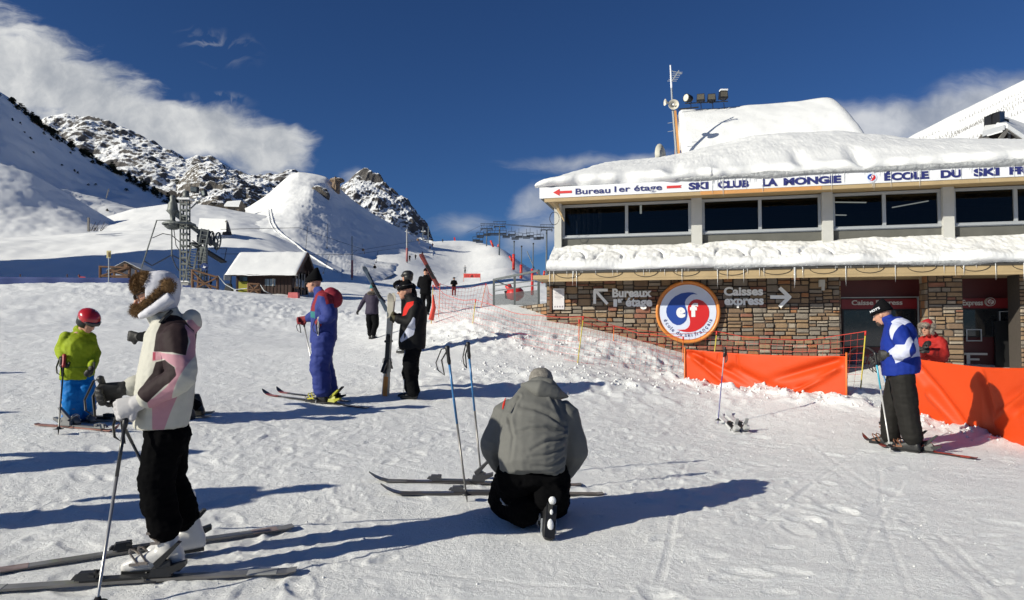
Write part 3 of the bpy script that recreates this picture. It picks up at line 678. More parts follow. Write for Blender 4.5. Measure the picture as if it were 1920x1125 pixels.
def logo(cx, cz, r, y, parent, M_o, M_in, M_b, M_r, M_t, ring=True, text=True):
    lg = MB().prism(disc(cx, cz, r, y, 0)[::-1], (0, -.10, 0)).build('logo_plate', M_o, parent)
    yf = y-.10
    if ring:
        rg_ = []
        for i in range(56):
            a = 2*math.pi*i/56; rg_.append((cx+r*.965*math.cos(a), yf-.004, cz+r*.965*math.sin(a)))
        MB().tube(rg_, r*.05, 8, closed=True).build('rim', M_o, lg, smooth=True)
    MB().prism(disc(cx, cz, r*.885, yf, 0)[::-1], (0, -.008, 0)).build('logo_face', M_in, lg)
    s = r*.72; ym = yf-.008
    MB().prism(swirl(cx, cz, r, ym, BLUE_SW), (0, -.006, 0)).build('blue_swirl', M_b, lg)
    MB().prism(swirl(cx, cz, r, ym, RED_SW), (0, -.006, 0)).build('red_swirl', M_r, lg)
    letters('e', cx-.36*r, cx-.07*r, cz-.19*r, cz+.15*r, ym-.006, M_t, lg, .07, thick=.004)
    letters('f', cx+.07*r, cx+.32*r, cz-.16*r, cz+.29*r, ym-.006, M_t, lg, .05, thick=.004)
    if text:
        msg = 'école du ski français'; n = len(msg); al = MB()
        a0_, a1_ = R(197), R(343); rt = r*.80
        tot = []; wd = {'l': .5, 'i': .45, ' ': .45, 'f': .65, 'r': .7, 's': .85, 'm': 1.4}
        ws_ = [wd.get(c, 1.0) for c in msg]; acc = 0; sm = sum(ws_)
        for c, w in zip(msg, ws_):
            mid_ = (acc+w/2)/sm; acc += w
            if c == ' ': continue
            a = a0_+(a1_-a0_)*mid_; me = text_mesh(c, .012, .02); q = vcoords(me); sz = r*.175
            if len(q) == 0: continue
            q[:, 0] -= (q[:, 0].max()+q[:, 0].min())/2; q[:, 1] -= .0
            tx, tz = -math.sin(a), math.cos(a); nx, nz = -math.cos(a), -math.sin(a)
            bs = rt; b = np.empty_like(q)
            b[:, 0] = cx+math.cos(a)*bs+(q[:, 0]*tx+q[:, 1]*nx)*sz; b[:, 2] = cz+math.sin(a)*bs+(q[:, 0]*tz+q[:, 1]*nz)*sz
            b[:, 1] = ym-.002-(q[:, 2]-q[:, 2].min())*.1
            vset(me, b); link('letter', me, M_NAVY, lg)
    return lg
M_OR = P('orange_rim', (.62, .22, .045), .35, var=.05)
M_LB = P('logo_pale_blue', (.60, .65, .78), .35, var=.04); M_BL = P('logo_blue', (.02, .06, .30), .3, var=.04); M_RD = P('logo_red', (.55, .02, .02), .3, var=.04)
lcx, lcz = fac(1289.5, 585, -.1)
logo(lcx, lcz, .76, -.03, bld, M_OR, M_LB, M_BL, M_RD, M_WHITE)
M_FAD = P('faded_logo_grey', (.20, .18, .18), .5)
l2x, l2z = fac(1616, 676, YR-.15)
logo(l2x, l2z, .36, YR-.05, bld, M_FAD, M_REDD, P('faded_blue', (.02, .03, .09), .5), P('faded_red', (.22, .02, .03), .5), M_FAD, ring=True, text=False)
l3x, l3z = fac(1856, 566, YR-.1)
logo(l3x, l3z, .10, YR-.04, bld, M_LETW, M_REDB, M_LETW, M_LETW, M_REDB, ring=True, text=False)
# --- steel lettering and arrows on the stones
yw = -.085
def lt(s, px0, px1, pyt, pyb, bold=.042):
    x0_, zt_ = fac(px0, pyt, yw); x1_, zb_ = fac(px1, pyb, yw)
    letters(s, x0_, x1_, zb_, zt_, yw+.004, M_STEEL, bld, bold, thick=.008)
lt('Bureaux', 1148, 1222, 541, 557); lt('1', 1150, 1157, 561, 575); lt('er', 1158, 1168, 560, 568); lt('étage', 1173, 1223, 558, 580)
lt('Caisses', 1357, 1431, 538, 554); lt('express', 1358, 1432, 560, 577)
def arrow(pts_, w, mat, y=yw, nm='arrow'):
    m_ = MB()
    for i, (a, b) in enumerate(pts_):
        A = fac(*a, y); B = fac(*b, y); m_.bar((A[0], y+.002*i, A[1]), (B[0], y+.002*i, B[1]), .03, w, up=(0, 1, 0)) if False else m_.prism(_thick(A, B, w, y+.002*i), (0, -.025, 0))
    return m_.build(nm, mat, bld)
def _thick(A, B, w, y):
    d = Vector((B[0]-A[0], B[1]-A[1])); d.normalize(); nn = Vector((-d.y, d.x))*w/2; e = d*w*.3
    return [(A[0]-e.x+nn.x, y, A[1]-e.y+nn.y), (B[0]+e.x+nn.x, y, B[1]+e.y+nn.y), (B[0]+e.x-nn.x, y, B[1]+e.y-nn.y), (A[0]-e.x-nn.x, y, A[1]-e.y-nn.y)]
arrow([((1116, 544), (1138, 569)), ((1115, 544), (1138, 544)), ((1115, 546), (1115, 568))], .07, M_STEEL)
arrow([((1446, 557), (1478, 557)), ((1463, 541), (1480, 557)), ((1463, 574), (1480, 557))], .085, M_STEEL)
# notice board at the left corner
x0, z1 = fac(1037, 541, -.06); x1, z0_ = fac(1058, 580, -.06)
nb = panel(x0, x1, z0_, z1, -.05, .05, P('notice_board', (.62, .60, .62), .4, var=.06), 'notice_board'); panel(x0-.09, x0-.03, z0_-.05, z1+.06, -.05, .07, P('brown_wood', (.12, .05, .025), .7), 'board_post')
m_ = MB()
for i in range(4): m_.box((x0+.05+.065*i, -.078, z0_+.07), (.03, .004, .04))
for i in range(7): m_.box(((x0+x1)/2, -.078, z1-.06-.035*i), ((x1-x0)*(.7 if i % 3 else .4), .004, .008))
m_.build('printed_lines', P('grey_print', (.25, .22, .25), .6), nb, kind='stuff')
# small lamp under the canopy
x0, z0_ = fac(1541, 531, -.12); m_ = MB(); m_.box((x0, -.1, z0_), (.12, .14, .16)); m_.box((x0+.02, -.13, z0_-.12), (.06, .08, .1)); m_.build('wall_lamp', M_PIL, bld)

# --- lower canopy
CY = -.95; XL = fac(1028, 520, CY)[0]; XR = L_END+.4
M_GUT = P('canopy_flashing', (.05, .045, .04), .8)
panel(XL, XR, 2.53, 2.73, CY, .05, M_WOODY, 'fascia_board'); panel(XL-.03, XR, 2.732, 2.775, CY-.02, .06, M_GUT, 'gutter')
MB().prism([(XL, CY+.05, 2.75), (XL, .0, 3.36), (XL, .0, 2.68), (XL, CY+.05, 2.60)], (XR-XL, 0, 0)).build('canopy', M_GUT, bld)
def snow_sheet(name, x0, x1, prof, nx, bump, seed, mat, lipn=0.0, parent=bld):
    """prof(t, x) -> (y, z), t 0..1 from under the lip over the lip to the back"""
    xs = np.linspace(x0, x1, nx); nt = len(prof(0.5, 0.0, True)) ; G = np.empty((nt, nx, 3))
    for j, x in enumerate(xs):
        pr = prof(0, x, True)
        for i, (y, z) in enumerate(pr): G[i, j] = (x, y, z)
    f = G.reshape(-1, 3); n1 = fbm(f*bump[1], 4, .55, seed=seed); n2 = fbm(f*bump[1]*4, 3, .6, seed=seed+3)
    fr = np.repeat(np.linspace(0, 1, nt), nx)
    n3 = fbm(f*bump[1]*11, 3, .6, seed=seed+7, ridged=True); fq = np.repeat(np.linspace(0, 1, nt), nx)
    d = bump[0]*n1+bump[0]*.35*n2+bump[0]*.32*n3*np.exp(-((fq-.12)/.16)**2)
    f = f+np.column_stack([0*d, -.5*d-lipn*0, .8*d])*np.clip(.25+np.sin(np.pi*np.clip(fr, 0, 1)), 0, 1)[:, None]
    return f.reshape(nt, nx, 3)
def densify(pr, n):
    pr = np.array(pr, float); s = np.concatenate([[0], np.cumsum(np.sqrt((np.diff(pr, axis=0)**2).sum(1)))]); t = np.linspace(0, s[-1], n)
    k_ = np.array([np.interp(t, s, pr[:, 0]), np.interp(t, s, pr[:, 1])]).T
    for _ in range(2): k_[1:-1] = (k_[:-2]+2*k_[1:-1]+k_[2:])/4
    return k_
def canopy_prof(_, x, full):
    lip = .05*math.sin(x*2.1)+.03*math.sin(x*5.3+1); z3 = .03*math.sin(x*1.7)
    return densify([(CY+.03, 2.775), (CY-.06-lip*.4, 2.79), (CY-.12-lip, 2.86), (CY-.06-lip, 2.98+lip*.5), (CY+.25, 3.12), (CY+.6, 3.33), (-.02, 3.50+z3), (.03, 3.50+z3), (.03, 3.3)], 40)
G = snow_sheet('x', XL-.02, XR, canopy_prof, 760, (.075, 2.2), 77, M_ROOFS)
# rounded sags between the roof tiles
gx = G[:, :, 0]; tt_ = np.linspace(0, 1, G.shape[0])[:, None]
hs = np.zeros_like(gx)
for i in range(7):
    c = XL+.55+i*.92+.1*math.sin(i*3.3); w = .33
    e = np.abs(np.sqrt(((gx-c)/w)**2+((tt_-.38)/.26)**2)-1)
    hs -= .045*np.exp(-(e/.10)**2)*(tt_ > .3)*(1 if i != 3 else .3)
    hs += .035*np.exp(-(((gx-c)/w)**2+((tt_-.36)/.22)**2)**2)
G[:, :, 2] += hs; G[:, :, 1] -= hs*.6
link('canopy_snow', gridmesh('canopy_snow', G), M_ROOFS, bld)
rnd = random.Random(12)
cab = MB(); x = XL+.5
while x < XR-1:
    w = rnd.uniform(.28, .36); p_ = [(x+w*math.cos(math.pi*(1+i/8)), CY-.035, 2.74+.13*math.sin(math.pi*(1+i/8))) for i in range(9)]
    cab.tube(p_, .007, 5); x += rnd.uniform(.85, 1.05)
cab.build('heating_cable', M_BLK, bld, kind='stuff')
M_ICE = P('ice', (.72, .74, .76), .12, spec=.8, var=.1, vscale=10, bump=.4, bscale=30, alpha=.75)
M_ICEG = P('rough_ice', (.33, .34, .35), .35, spec=.6, var=.45, vscale=14, bump=.9, bscale=22, bdist=.03)
def icicles(x0, x1, y, z, n, lmax, seed, nm='icicles'):
    r_ = random.Random(seed); m_ = MB()
    for i in range(n):
        x = r_.uniform(x0, x1); L = lmax*r_.random()**3.2+.03; rr_ = .005+L*.016
        m_.tube([(x, y, z+.02), (x+r_.uniform(-.004, .004), y, z-L*.5), (x, y, z-L)], [rr_, rr_*.6, .001], 5)
    return m_.build(nm, M_ICE, bld, smooth=True, kind='stuff')
icicles(XL, XR, CY-.05, 2.76, 80, .45, 4); icicles(XL+3.6, XR, CY-.04, 4.84, 150, .40, 6)
def iceband(x0, x1, y, z, h, seed):
    nx = int((x1-x0)*50); xs = np.linspace(x0, x1, nx); G_ = np.empty((8, nx, 3))
    for i in range(8):
        t = i/7; G_[i, :, 0] = xs; G_[i, :, 1] = y-.05*math.sin(math.pi*t)-.02; G_[i, :, 2] = z+h*(t-.5)*(.8+.5*vnoise(np.column_stack([xs*1.3, xs*0, xs*0]), seed))
    f = G_.reshape(-1, 3); f += (.028*fbm(f*12, 3, .6, seed=seed))[:, None]*np.array([0, -1, .5]); return link('ice_edge', gridmesh('ice_edge', f.reshape(8, nx, 3)), M_ICEG, bld)
iceband(XL+3.9, XR, CY-.03, 2.80, .10, 3); iceband(XL+3.0, XR, CY-.02, 4.89, .13, 5)

# --- upper storey
WX0 = fac(1040, 420, 0)[0]
M_CUR = P('curtain', (.40, .34, .28), .9, var=.2, vscale=10)
UZ0, UZ1, UZ2, UZ3 = 3.3, 3.69, 4.50, 4.62     # base, sill, head, ceiling
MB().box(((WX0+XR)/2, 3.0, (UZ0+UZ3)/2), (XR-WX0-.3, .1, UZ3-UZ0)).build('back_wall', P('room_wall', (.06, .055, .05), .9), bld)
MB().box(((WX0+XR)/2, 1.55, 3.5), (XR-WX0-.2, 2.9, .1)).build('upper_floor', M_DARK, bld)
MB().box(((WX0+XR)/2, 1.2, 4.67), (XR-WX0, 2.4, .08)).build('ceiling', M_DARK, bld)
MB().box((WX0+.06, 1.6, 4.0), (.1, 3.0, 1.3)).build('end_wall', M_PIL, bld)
def px2x(px, py=420, y=0): return fac(px, py, y)[0]
pil = [(1041, 1054), (1296, 1316), (1540, 1560), (1765, 1786)]
for (a, b) in pil:
    x0, x1 = px2x(a), px2x(b); MB().box(((x0+x1)/2, -.02, 4.0), (x1-x0, .22, 1.22)).build('pillar', M_PIL, bld)
pil.append((2010, 2030))
bays = [(1054, 1175, 1296), (1316, 1425, 1540), (1560, 1658, 1765), (1786, 1905, 2010)]
for bi, (a, mdl, b) in enumerate(bays):
    x0, xm, x1 = px2x(a), px2x(mdl), px2x(b)
    panel(x0+.005, x1-.005, UZ0, UZ1-.005, .06, .12, M_GREYP, 'spandrel')
    fr = MB()
    for q0, q1, q2, q3 in ((x0, x1, UZ1, UZ1+.09), (x0, x1, UZ2, UZ2+.07), (x0, x0+.07, UZ1+.09, UZ2), (x1-.07, x1, UZ1+.09, UZ2), (xm-.04, xm+.04, UZ1+.09, UZ2)):
        fr.box(((q0+q1)/2, .03, (q2+q3)/2), (q1-q0-.004, .09, q3-q2-.002))
    fr.box(((x0+x1)/2, -.03, UZ1+.035), (x1-x0-.01, .05, .03))
    win = fr.build('window', M_ALU, bld)
    for q0, q1 in ((x0+.07, xm-.04), (xm+.04, x1-.07)):
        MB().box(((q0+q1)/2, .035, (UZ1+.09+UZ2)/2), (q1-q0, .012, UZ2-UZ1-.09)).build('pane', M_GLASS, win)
cu = MB()
for px_ in (1064, 1072, 1082, 1092, 1100, 1112, 1122): 
    x = px2x(px_); cu.tube([(x, .25, UZ1), (x+.02, .22, 4.1), (x, .25, UZ2)], .045, 6)
cu.build('curtain', M_CUR, bld, kind='stuff')
M_TUBE = emis('fluorescent_tube', (1.0, .93, .75), 1.1)
for (a, b) in (((1563, 379), (1628, 377)), ((1563, 403), (1590, 401)), ((1673, 389), (1746, 374))):
    A = fac(*a, .6); B = fac(*b, .6); MB().bar((A[0], .6, A[1]), (B[0], .6+.2, B[1]), .03, .025).build('strip_light', M_TUBE, bld)
A = fac(1201, 382, .6); panel(A[0]-.02, A[0]+.03, A[1]-.26, A[1], .6, .03, M_TUBE, 'strip_light')
# --- roof fascia with its lettering
FX = fac(1012, 360, CY)[0]
yl = CY-.03
panel(FX, XR, 4.59, 4.86, CY, .06, M_WHITE, 'sign_fascia'); panel(FX+.12, XR, 4.50, 4.588, CY+.02, .07, M_WOODY, 'trim_board')
ox0, ox1 = fac(1313, 350, CY)[0], fac(1540, 350, CY)[0]
panel(ox0, ox1, 4.502, 4.586, CY-.019, .008, M_WOODO, 'trim_board')
MB().box(((FX+XR)/2, .0, 4.60), (XR-FX-.2, 1.8, .02)).build('eaves_soffit', P('eaves_board', (.35, .24, .11), .7), bld)
def fl_(s, a, b, bold=.03, z0=4.63, z1=4.80, m=None, sl=0.0):
    letters(s, fac(a, 345, yl)[0], fac(b, 345, yl)[0], z0, z1, yl, m or M_NAVY, bld, bold, thick=.012, slant=sl)
fl_('Bureau', 1079, 1144, .015, 4.645, 4.79); fl_('1er étage', 1152, 1241, .015, 4.615, 4.80)
fl_('SKI', 1291, 1328, .05); fl_('CLUB', 1346, 1404, .05); fl_('LA', 1429, 1458, .05); fl_('MONGIE', 1469, 1577, .05)
fl_('ÉCOLE', 1658, 1742, .05, 4.63, 4.84); fl_('DU', 1764, 1803, .05); fl_('SKI', 1826, 1874, .05); fl_('FRANÇAIS', 1893, 2040, .05, 4.60)
for (tip, tail, hw) in ((1037, 1072, .07), ):
    xa, xb = fac(tip, 345, yl)[0], fac(tail, 345, yl)[0]; zc = 4.72
    MB().prism([(xa, yl, zc), (xa+.16, yl, zc+.085), (xa+.16, yl, zc+.03), (xb, yl, zc+.03), (xb, yl, zc-.03), (xa+.16, yl, zc-.03), (xa+.16, yl, zc-.085)], (0, -.01, 0)).build('red_arrow', M_REDL, bld)
xa, xb = fac(1250, 345, yl)[0], fac(1278, 345, yl)[0]
MB().prism([(xa, yl, 4.75), (xb, yl, 4.75), (xb-.03, yl, 4.72), (xb, yl, 4.69), (xa, yl, 4.69)], (0, -.01, 0)).build('red_arrow', M_REDL, bld)
xc = fac(1634, 345, yl)[0]
logo(xc, 4.72, .12, CY+.065, bld, M_WHITE, M_LB, M_BL, M_RD, M_WHITE, ring=False, text=False)
# --- big roof snow
cr_px = [(1008, 342), (1040, 331), (1100, 316), (1150, 310), (1200, 306), (1240, 300), (1275, 291), (1330, 277), (1400, 262), (1450, 256), (1550, 253), (1620, 262), (1700, 270), (1800, 273), (1920, 276), (2100, 280)]
YC = 4.6
cx_ = np.array([fac(a, b, YC) for a, b in cr_px]); 
XE0 = FX-.12
def roof_prof(_, x, full):
    u = (x-XE0)/(cx_[-1, 0]-XE0); zc = float(np.interp(x*1.0+(cx_[0, 0]-XE0)*(1-min(1, (x-XE0)/6)), cx_[:, 0], cx_[:, 1]))
    e = min(1, max(0, (x-XE0)/1.4)); e = math.sqrt(1-(1-e)**2)
    th = .10+.26*e; lip = .05*math.sin(x*1.9+1)+.04*math.sin(x*4.7)+.02*math.sin(x*11)
    if x > XE0+4.2: lip = lip*.8-.02
    zc = 4.9+(zc-4.9)*e
    z1_ = 4.86+th
    return densify([(CY+.05, 4.87), (CY-.05-lip, 4.875), (CY-.15-lip*1.2, 4.90+th*.3), (CY-.08-lip, 4.86+th*.75), (CY+.25, z1_+.02), (CY+1.0, z1_+(zc-z1_)*.22), (1.6, z1_+(zc-z1_)*.55), (3.2, z1_+(zc-z1_)*.87), (YC, zc), (YC+2.5, zc+.02), (YC+4.5, zc-.5), (YC+5, 4.8)], 90)
xs_ = XE0+(XR-XE0)*np.linspace(0, 1, 620)
G = snow_sheet('x', XE0, XR, roof_prof, 620, (.06, 1.5), 91, M_ROOFS)
# clumps slumping over the edge
for (pxc, w, dz) in ((1262, .22, .14), (1350, .16, .07), (1505, .17, .14), (1618, .20, .22), (1400, .25, .05)):
    xc = fac(pxc, 340, CY)[0]; w_ = np.exp(-((G[:, :, 0]-xc)/w)**2)*np.exp(-((np.arange(G.shape[0])[:, None]-6)/5.0)**2)
    G[:, :, 2] -= dz*w_; G[:, :, 1] -= .06*w_
link('roof_snow', gridmesh('roof_snow', G), M_ROOFS, bld)
MB().prism([(XE0+.1, CY+.1, 4.62), (XE0+.1, CY+.1, 4.86), (XE0+.1, YC, 4.9), (XE0+.1, YC, 4.62)], (XR-XE0-.1, 0, 0)).build('roof_deck', M_GREYP, bld)
# steep upper roof
def lp(px, py, y): x, z = fac(px, py, y); return Vector((x, y, z))
Tl, Tr, Br, Bl = lp(1271, 207, 8.2), lp(1568, 182, 8.2), lp(1646, 280, 5.6), lp(1278, 300, 5.4)
nx, nt = 120, 46; G = np.empty((nt, nx, 3))
for i in range(nt):
    t = i/(nt-1)
    for j in range(nx):
        s = j/(nx-1)
        top = Tl.lerp(Tr, s); bot = Bl.lerp(Br, s)
        if t < .82:
            q = bot.lerp(top, t/.82); q = q+Vector((0, -.3, .1))*math.sin(math.pi*t/.82)*.9
        else:
            f = (t-.82)/.18; q = top+Vector((0, .5*f*3, -1.1*f**1.6))
        e = min(s*2.2, 1-s)*nx/9
        if e < 1: q = q+Vector((0, .25*(1-math.sqrt(max(0, 1-(1-e)**2))), -.12*(1-math.sqrt(max(0, 1-(1-e)**2)))))
        G[i, j] = q
f = G.reshape(-1, 3); f += (.09*fbm(f*.6, 4, .5, seed=15))[:, None]*np.array([0, -.6, .8])
link('upper_roof_snow', gridmesh('upper_roof_snow', f.reshape(nt, nx, 3)), M_ROOFS, bld)
UB = MB(); UB.add([Bl+Vector((.08, .3, -.4)), Br+Vector((-.05, .3, -.4)), Tr+Vector((-.05, .3, -.2)), Tl+Vector((.08, .3, -.2)), Bl+Vector((.08, 3.3, -.4)), Br+Vector((-.05, 3.3, -.4)), Tr+Vector((-.05, .9, -.35)), Tl+Vector((.08, .9, -.35))], [(0, 1, 2, 3), (4, 7, 6, 5), (0, 3, 7, 4), (1, 5, 6, 2), (3, 2, 6, 7)])
UB.build('upper_roof', M_GREYP, bld)
MB().prism([tuple(lp(1264, 207, 8.0)), tuple(lp(1268, 207, 8.0)), tuple(lp(1276, 296, 5.5)), tuple(lp(1265, 299, 5.5))], (0, .12, 0)).build('barge_board', M_WOODO, bld)
# corner pendants at the left end: frayed boards and cables
x0, z0_ = fac(1030, 378, CY+.3)
m_ = MB(); 
for i in range(9): m_.bar((x0+.02*i, CY+.3, z0_+.08), (x0+.10+.03*i, CY+.5, z0_-.08-.05*i), .03, .012)
m_.build('frayed_boards', M_WOODY, bld)
MB().tube([(x0+.12+.12*math.cos(t_), CY+.35, z0_-.42+.16*math.sin(t_)) for t_ in np.linspace(0, 6.2, 16)], .008, 5).build('hanging_cable', M_BLK, bld)

# --- things standing on the roof
def roofpt(px, py, y): x, z = fac(px, py, y); return bw(x, y, z)
base = roofpt(1271, 300, 5.2); topz = roofpt(1257, 122, 5.2)
mast = thing('antenna_mast', 'tall thin antenna mast with aerials beside the steep snowy roof', 'antenna', base)
L = lambda px, py, y=5.2: roofpt(px, py, y)-base
MB().tube([L(1269, 298), L(1261, 200), L(1259, 165)], [.045, .035, .03], 8).build('pole', M_GREYM, mast)
MB().tube([L(1259, 165), L(1257, 122)], [.03, .022], 6).build('whip', M_WHITE, mast)
m_ = MB(); m_.bar(L(1259, 133), L(1279, 138), .02); m_.bar(L(1260, 152), L(1273, 132), .03)
for i in range(6):
    a = L(1260+13*i/6, 152-20*i/6); m_.bar(a+Vector((-.14, .05, .02)), a+Vector((.14, -.05, -.02)), .012)
m_.build('aerial', M_GREYM, mast)
m_ = MB(); m_.bar(L(1252, 231), L(1263, 229), .015); m_.bar(L(1252, 247), L(1263, 245), .015); m_.build('step', M_GREYM, mast)
def horn(px, py, yaw, sz, label):
    p = roofpt(px, py, 5.0); h = thing('loudspeaker', label, 'loudspeaker', p, yaw)
    rg_ = []
    for (d, r_) in ((.28, .05), (.16, .06), (.1, .09), (.03, .15), (0, .19), (-.01, .20)):
        rg_.append([Vector((math.cos(a)*r_*sz, d*sz, math.sin(a)*r_*sz)) for a in np.linspace(0, 2*math.pi, 20, endpoint=False)])
    rg2 = [[Vector((math.cos(a)*r_*sz, d*sz, math.sin(a)*r_*sz)) for a in np.linspace(0, 2*math.pi, 20, endpoint=False)] for (d, r_) in ((-.01, .195), (.03, .14), (.1, .08), (.14, .05))]
    MB().rings(rg_+rg2).build('bell', P('horn_cream', (.52, .49, .42), .5), h, smooth=True)
    MB().ball((0, -.0, 0), .045*sz).build('driver', M_WHITE, h, smooth=True); MB().bar((0, .2*sz, 0), (0.05, .3, -.1), .03).build('bracket', M_GREYM, h)
horn(1263, 196, R(-10), .85, 'large round grey horn loudspeaker facing the slope on the mast'); horn(1247, 192, R(-80), .55, 'small horn loudspeaker turned sideways at the left of the mast')
rail = thing('lamp_rail', 'thin black rail along the ridge of the snowy roof', 'rail', roofpt(1284, 197, 7.8))
rb = roofpt(1284, 197, 7.8); LL = lambda px, py: roofpt(px, py, 7.8)-rb
MB().bar(LL(1284, 194), LL(1365, 190), .03).build('bar', M_BLK, rail)
m_ = MB(); m_.bar(LL(1272, 205), LL(1310, 201), .04)
for q in (1295, 1314, 1336, 1357): m_.bar(LL(q, 193), LL(q+1, 204), .02)
m_.build('support', M_BLK, rail)
for i, (px_, py_, rz_, lab, shp) in enumerate(((1292, 184, .6, 'round floodlight with pale lens, leftmost of four on the roof ridge', 1), (1314, 183, -.3, 'square black floodlight, second from the left on the roof ridge', 0), (1334, 183, -.2, 'square black floodlight, third from the left on the roof ridge', 0), (1356, 178, 0, 'flat floodlight with snow on top, rightmost on the roof ridge', 2))):
    p = roofpt(px_, py_+8, 7.8); f_ = thing('floodlight', lab, 'floodlight', p, rz_)
    MB().tube([(-.12, 0, .06), (-.1, 0, -.02), (0, 0, -.05), (.1, 0, -.02), (.12, 0, .06)], .015, 5).build('bracket', M_BLK, f_)
    if shp == 1:
        m_ = MB(); m_.rings([[Vector((d, math.cos(a)*r_, .14+math.sin(a)*r_)) for a in np.linspace(0, 6.283, 14, endpoint=False)] for d, r_ in ((-.16, .15), (-.05, .14), (.08, .12), (.16, .06))]); m_.build('housing', M_BLK, f_, smooth=True)
        MB().ball((-.165, 0, .14), (.02, .13, .13)).build('lens', P('lamp_lens', (.6, .58, .5), .2), f_, smooth=True)
    else:
        MB().box((0, 0, .15), (.30, .22, .24 if shp == 0 else .27), taper=.85).build('housing', M_BLK, f_)
        MB().box((0, -.113, .15), (.24, .01, .18)).build('lens', P('lamp_glass', (.1, .09, .07), .2), f_)
        if shp == 2: MB().box((0, -.05, .30), (.26, .2, .05)).build('snow_cap', M_ROOFS, f_)
# dish
p = roofpt(1239, 304, 3.6); ds = thing('satellite_dish', 'pale oval satellite dish seen edge on above the snowy roof edge', 'satellite dish', p, R(48))
m_ = MB(); rg_ = []
for d, r_ in ((.0, .36), (.03, .30), (.07, .18), (.09, .02)): rg_.append([Vector((math.cos(a)*r_*.9, d, .2+math.sin(a)*r_)) for a in np.linspace(0, 6.283, 24, endpoint=False)])
rg_ += [[v+Vector((0, .015, 0)) for v in q] for q in rg_[::-1]]
m_.rings(rg_); m_.build('dish', P('dish_cream', (.55, .54, .48), .5), ds, smooth=True); MB().bar((0, .1, .2), (.1, .25, -.1), .04).build('bracket', M_GREYM, ds)
MB().bar((0, .05, -.05), (-.1, -.38, .02), .02).build('arm', M_GREYM, ds); MB().box((-.1, -.4, .03), (.06, .06, .06)).build('receiver', M_BLK, ds)

# chalet behind
cpz = at(1885, 285, 34)
ch = thing('chalet', 'dark wooden chalet top with snowy gables and black chimney beyond the roof', 'building', cpz)
CL = lambda px, py, d=34: at(px, py, d)-cpz
M_DW = P('dark_chalet_wood', (.035, .022, .018), .8, var=.2)
MB().prism([CL(1830, 300), CL(1843, 258), CL(1905, 240), CL(1960, 275), CL(1960, 300)], (0, 5, 0)).build('wall', M_DW, ch)
M_BRC = P('weathered_barge', (.16, .15, .14), .8)
m_ = MB(); 
for a, b in (((1830, 273), (1843, 254)), ((1843, 254), (1853, 263)), ((1867, 273), (1889, 241)), ((1889, 241), (1918, 262))): m_.bar(CL(*a, 33.4), CL(*b, 33.4), .12, .18)
m_.bar(CL(1892, 246, 33.6), CL(1892, 262, 33.6), .1); m_.bar(CL(1876, 271, 33.6), CL(1908, 258, 33.6), .1); m_.build('truss', M_BRC, ch)
def slab(pts_, up): 
    m_ = MB(); m_.prism(pts_, up); return m_
slab([CL(1842, 256, 33.3), CL(1884, 243, 33.3), CL(1874, 228, 36.5), CL(1850, 236, 36.5)], (0, 0, .25)).build('roof_snow', M_ROOFS, ch)
slab([CL(1868, 240, 33.6), CL(1889, 240, 33.3), CL(1925, 264, 33.3), CL(1950, 262, 36), CL(1925, 240, 38), CL(1880, 224, 38)], (0, 0, .22)).build('roof_snow', M_ROOFS, ch)
m_ = MB(); m_.prism([CL(1860, 236, 34.6), CL(1875, 230, 34), CL(1884, 233, 34.8), CL(1884, 209, 34.8), CL(1874, 208, 34), CL(1860, 213, 34.6)], (0, .6, 0)); m_.prism([CL(1884, 232, 34.8), CL(1892, 234, 34.8), CL(1892, 224, 34.8), CL(1884, 222, 34.8)], (0, .5, 0)); m_.build('chimney', M_BLK, ch)
# ------------------------------------------------------------------ people
def remesh(mb, voxel, smooth=4, factor=.6):
    me = bpy.data.meshes.new('tmp'); me.from_pydata(mb.v, [], mb.f); me.update()
    o = bpy.data.objects.new('tmp', me); COL.objects.link(o)
    m = o.modifiers.new('r', 'REMESH'); m.mode = 'VOXEL'; m.voxel_size = voxel; m.adaptivity = 0
    s = o.modifiers.new('s', 'SMOOTH'); s.factor = factor; s.iterations = smooth
    dg = bpy.context.evaluated_depsgraph_get(); dg.update()
    r = bpy.data.meshes.new_from_object(o.evaluated_get(dg)); bpy.data.objects.remove(o); bpy.data.meshes.remove(me)
    r.materials.clear(); r.shade_smooth(); return r
def vnormals(me):
    a = np.empty(len(me.vertices)*3, np.float32); me.vertices.foreach_get('normal', a); return a.reshape(-1, 3).astype(float)
def inpoly(pts2, poly):
    """signed distance, positive inside"""
    P_ = np.asarray(pts2, float); poly = np.asarray(poly, float); n = len(poly); d = np.full(len(P_), 1e9); ins = np.zeros(len(P_), bool)
    for i in range(n):
        a = poly[i]; b = poly[(i+1) % n]; e = b-a; w = P_-a; t = np.clip((w@e)/(e@e+1e-12), 0, 1); q = w-t[:, None]*e; d = np.minimum(d, (q**2).sum(1))
        c = (a[1] > P_[:, 1]) != (b[1] > P_[:, 1]); xi = (b[0]-a[0])*(P_[:, 1]-a[1])/(b[1]-a[1]+1e-12)+a[0]; ins ^= c & (P_[:, 0] < xi)
    return np.where(ins, 1, -1)*np.sqrt(d)
def set_attr(me, name, val):
    a = me.attributes.new(name, 'FLOAT', 'POINT'); a.data.foreach_set('value', np.asarray(val, np.float32))
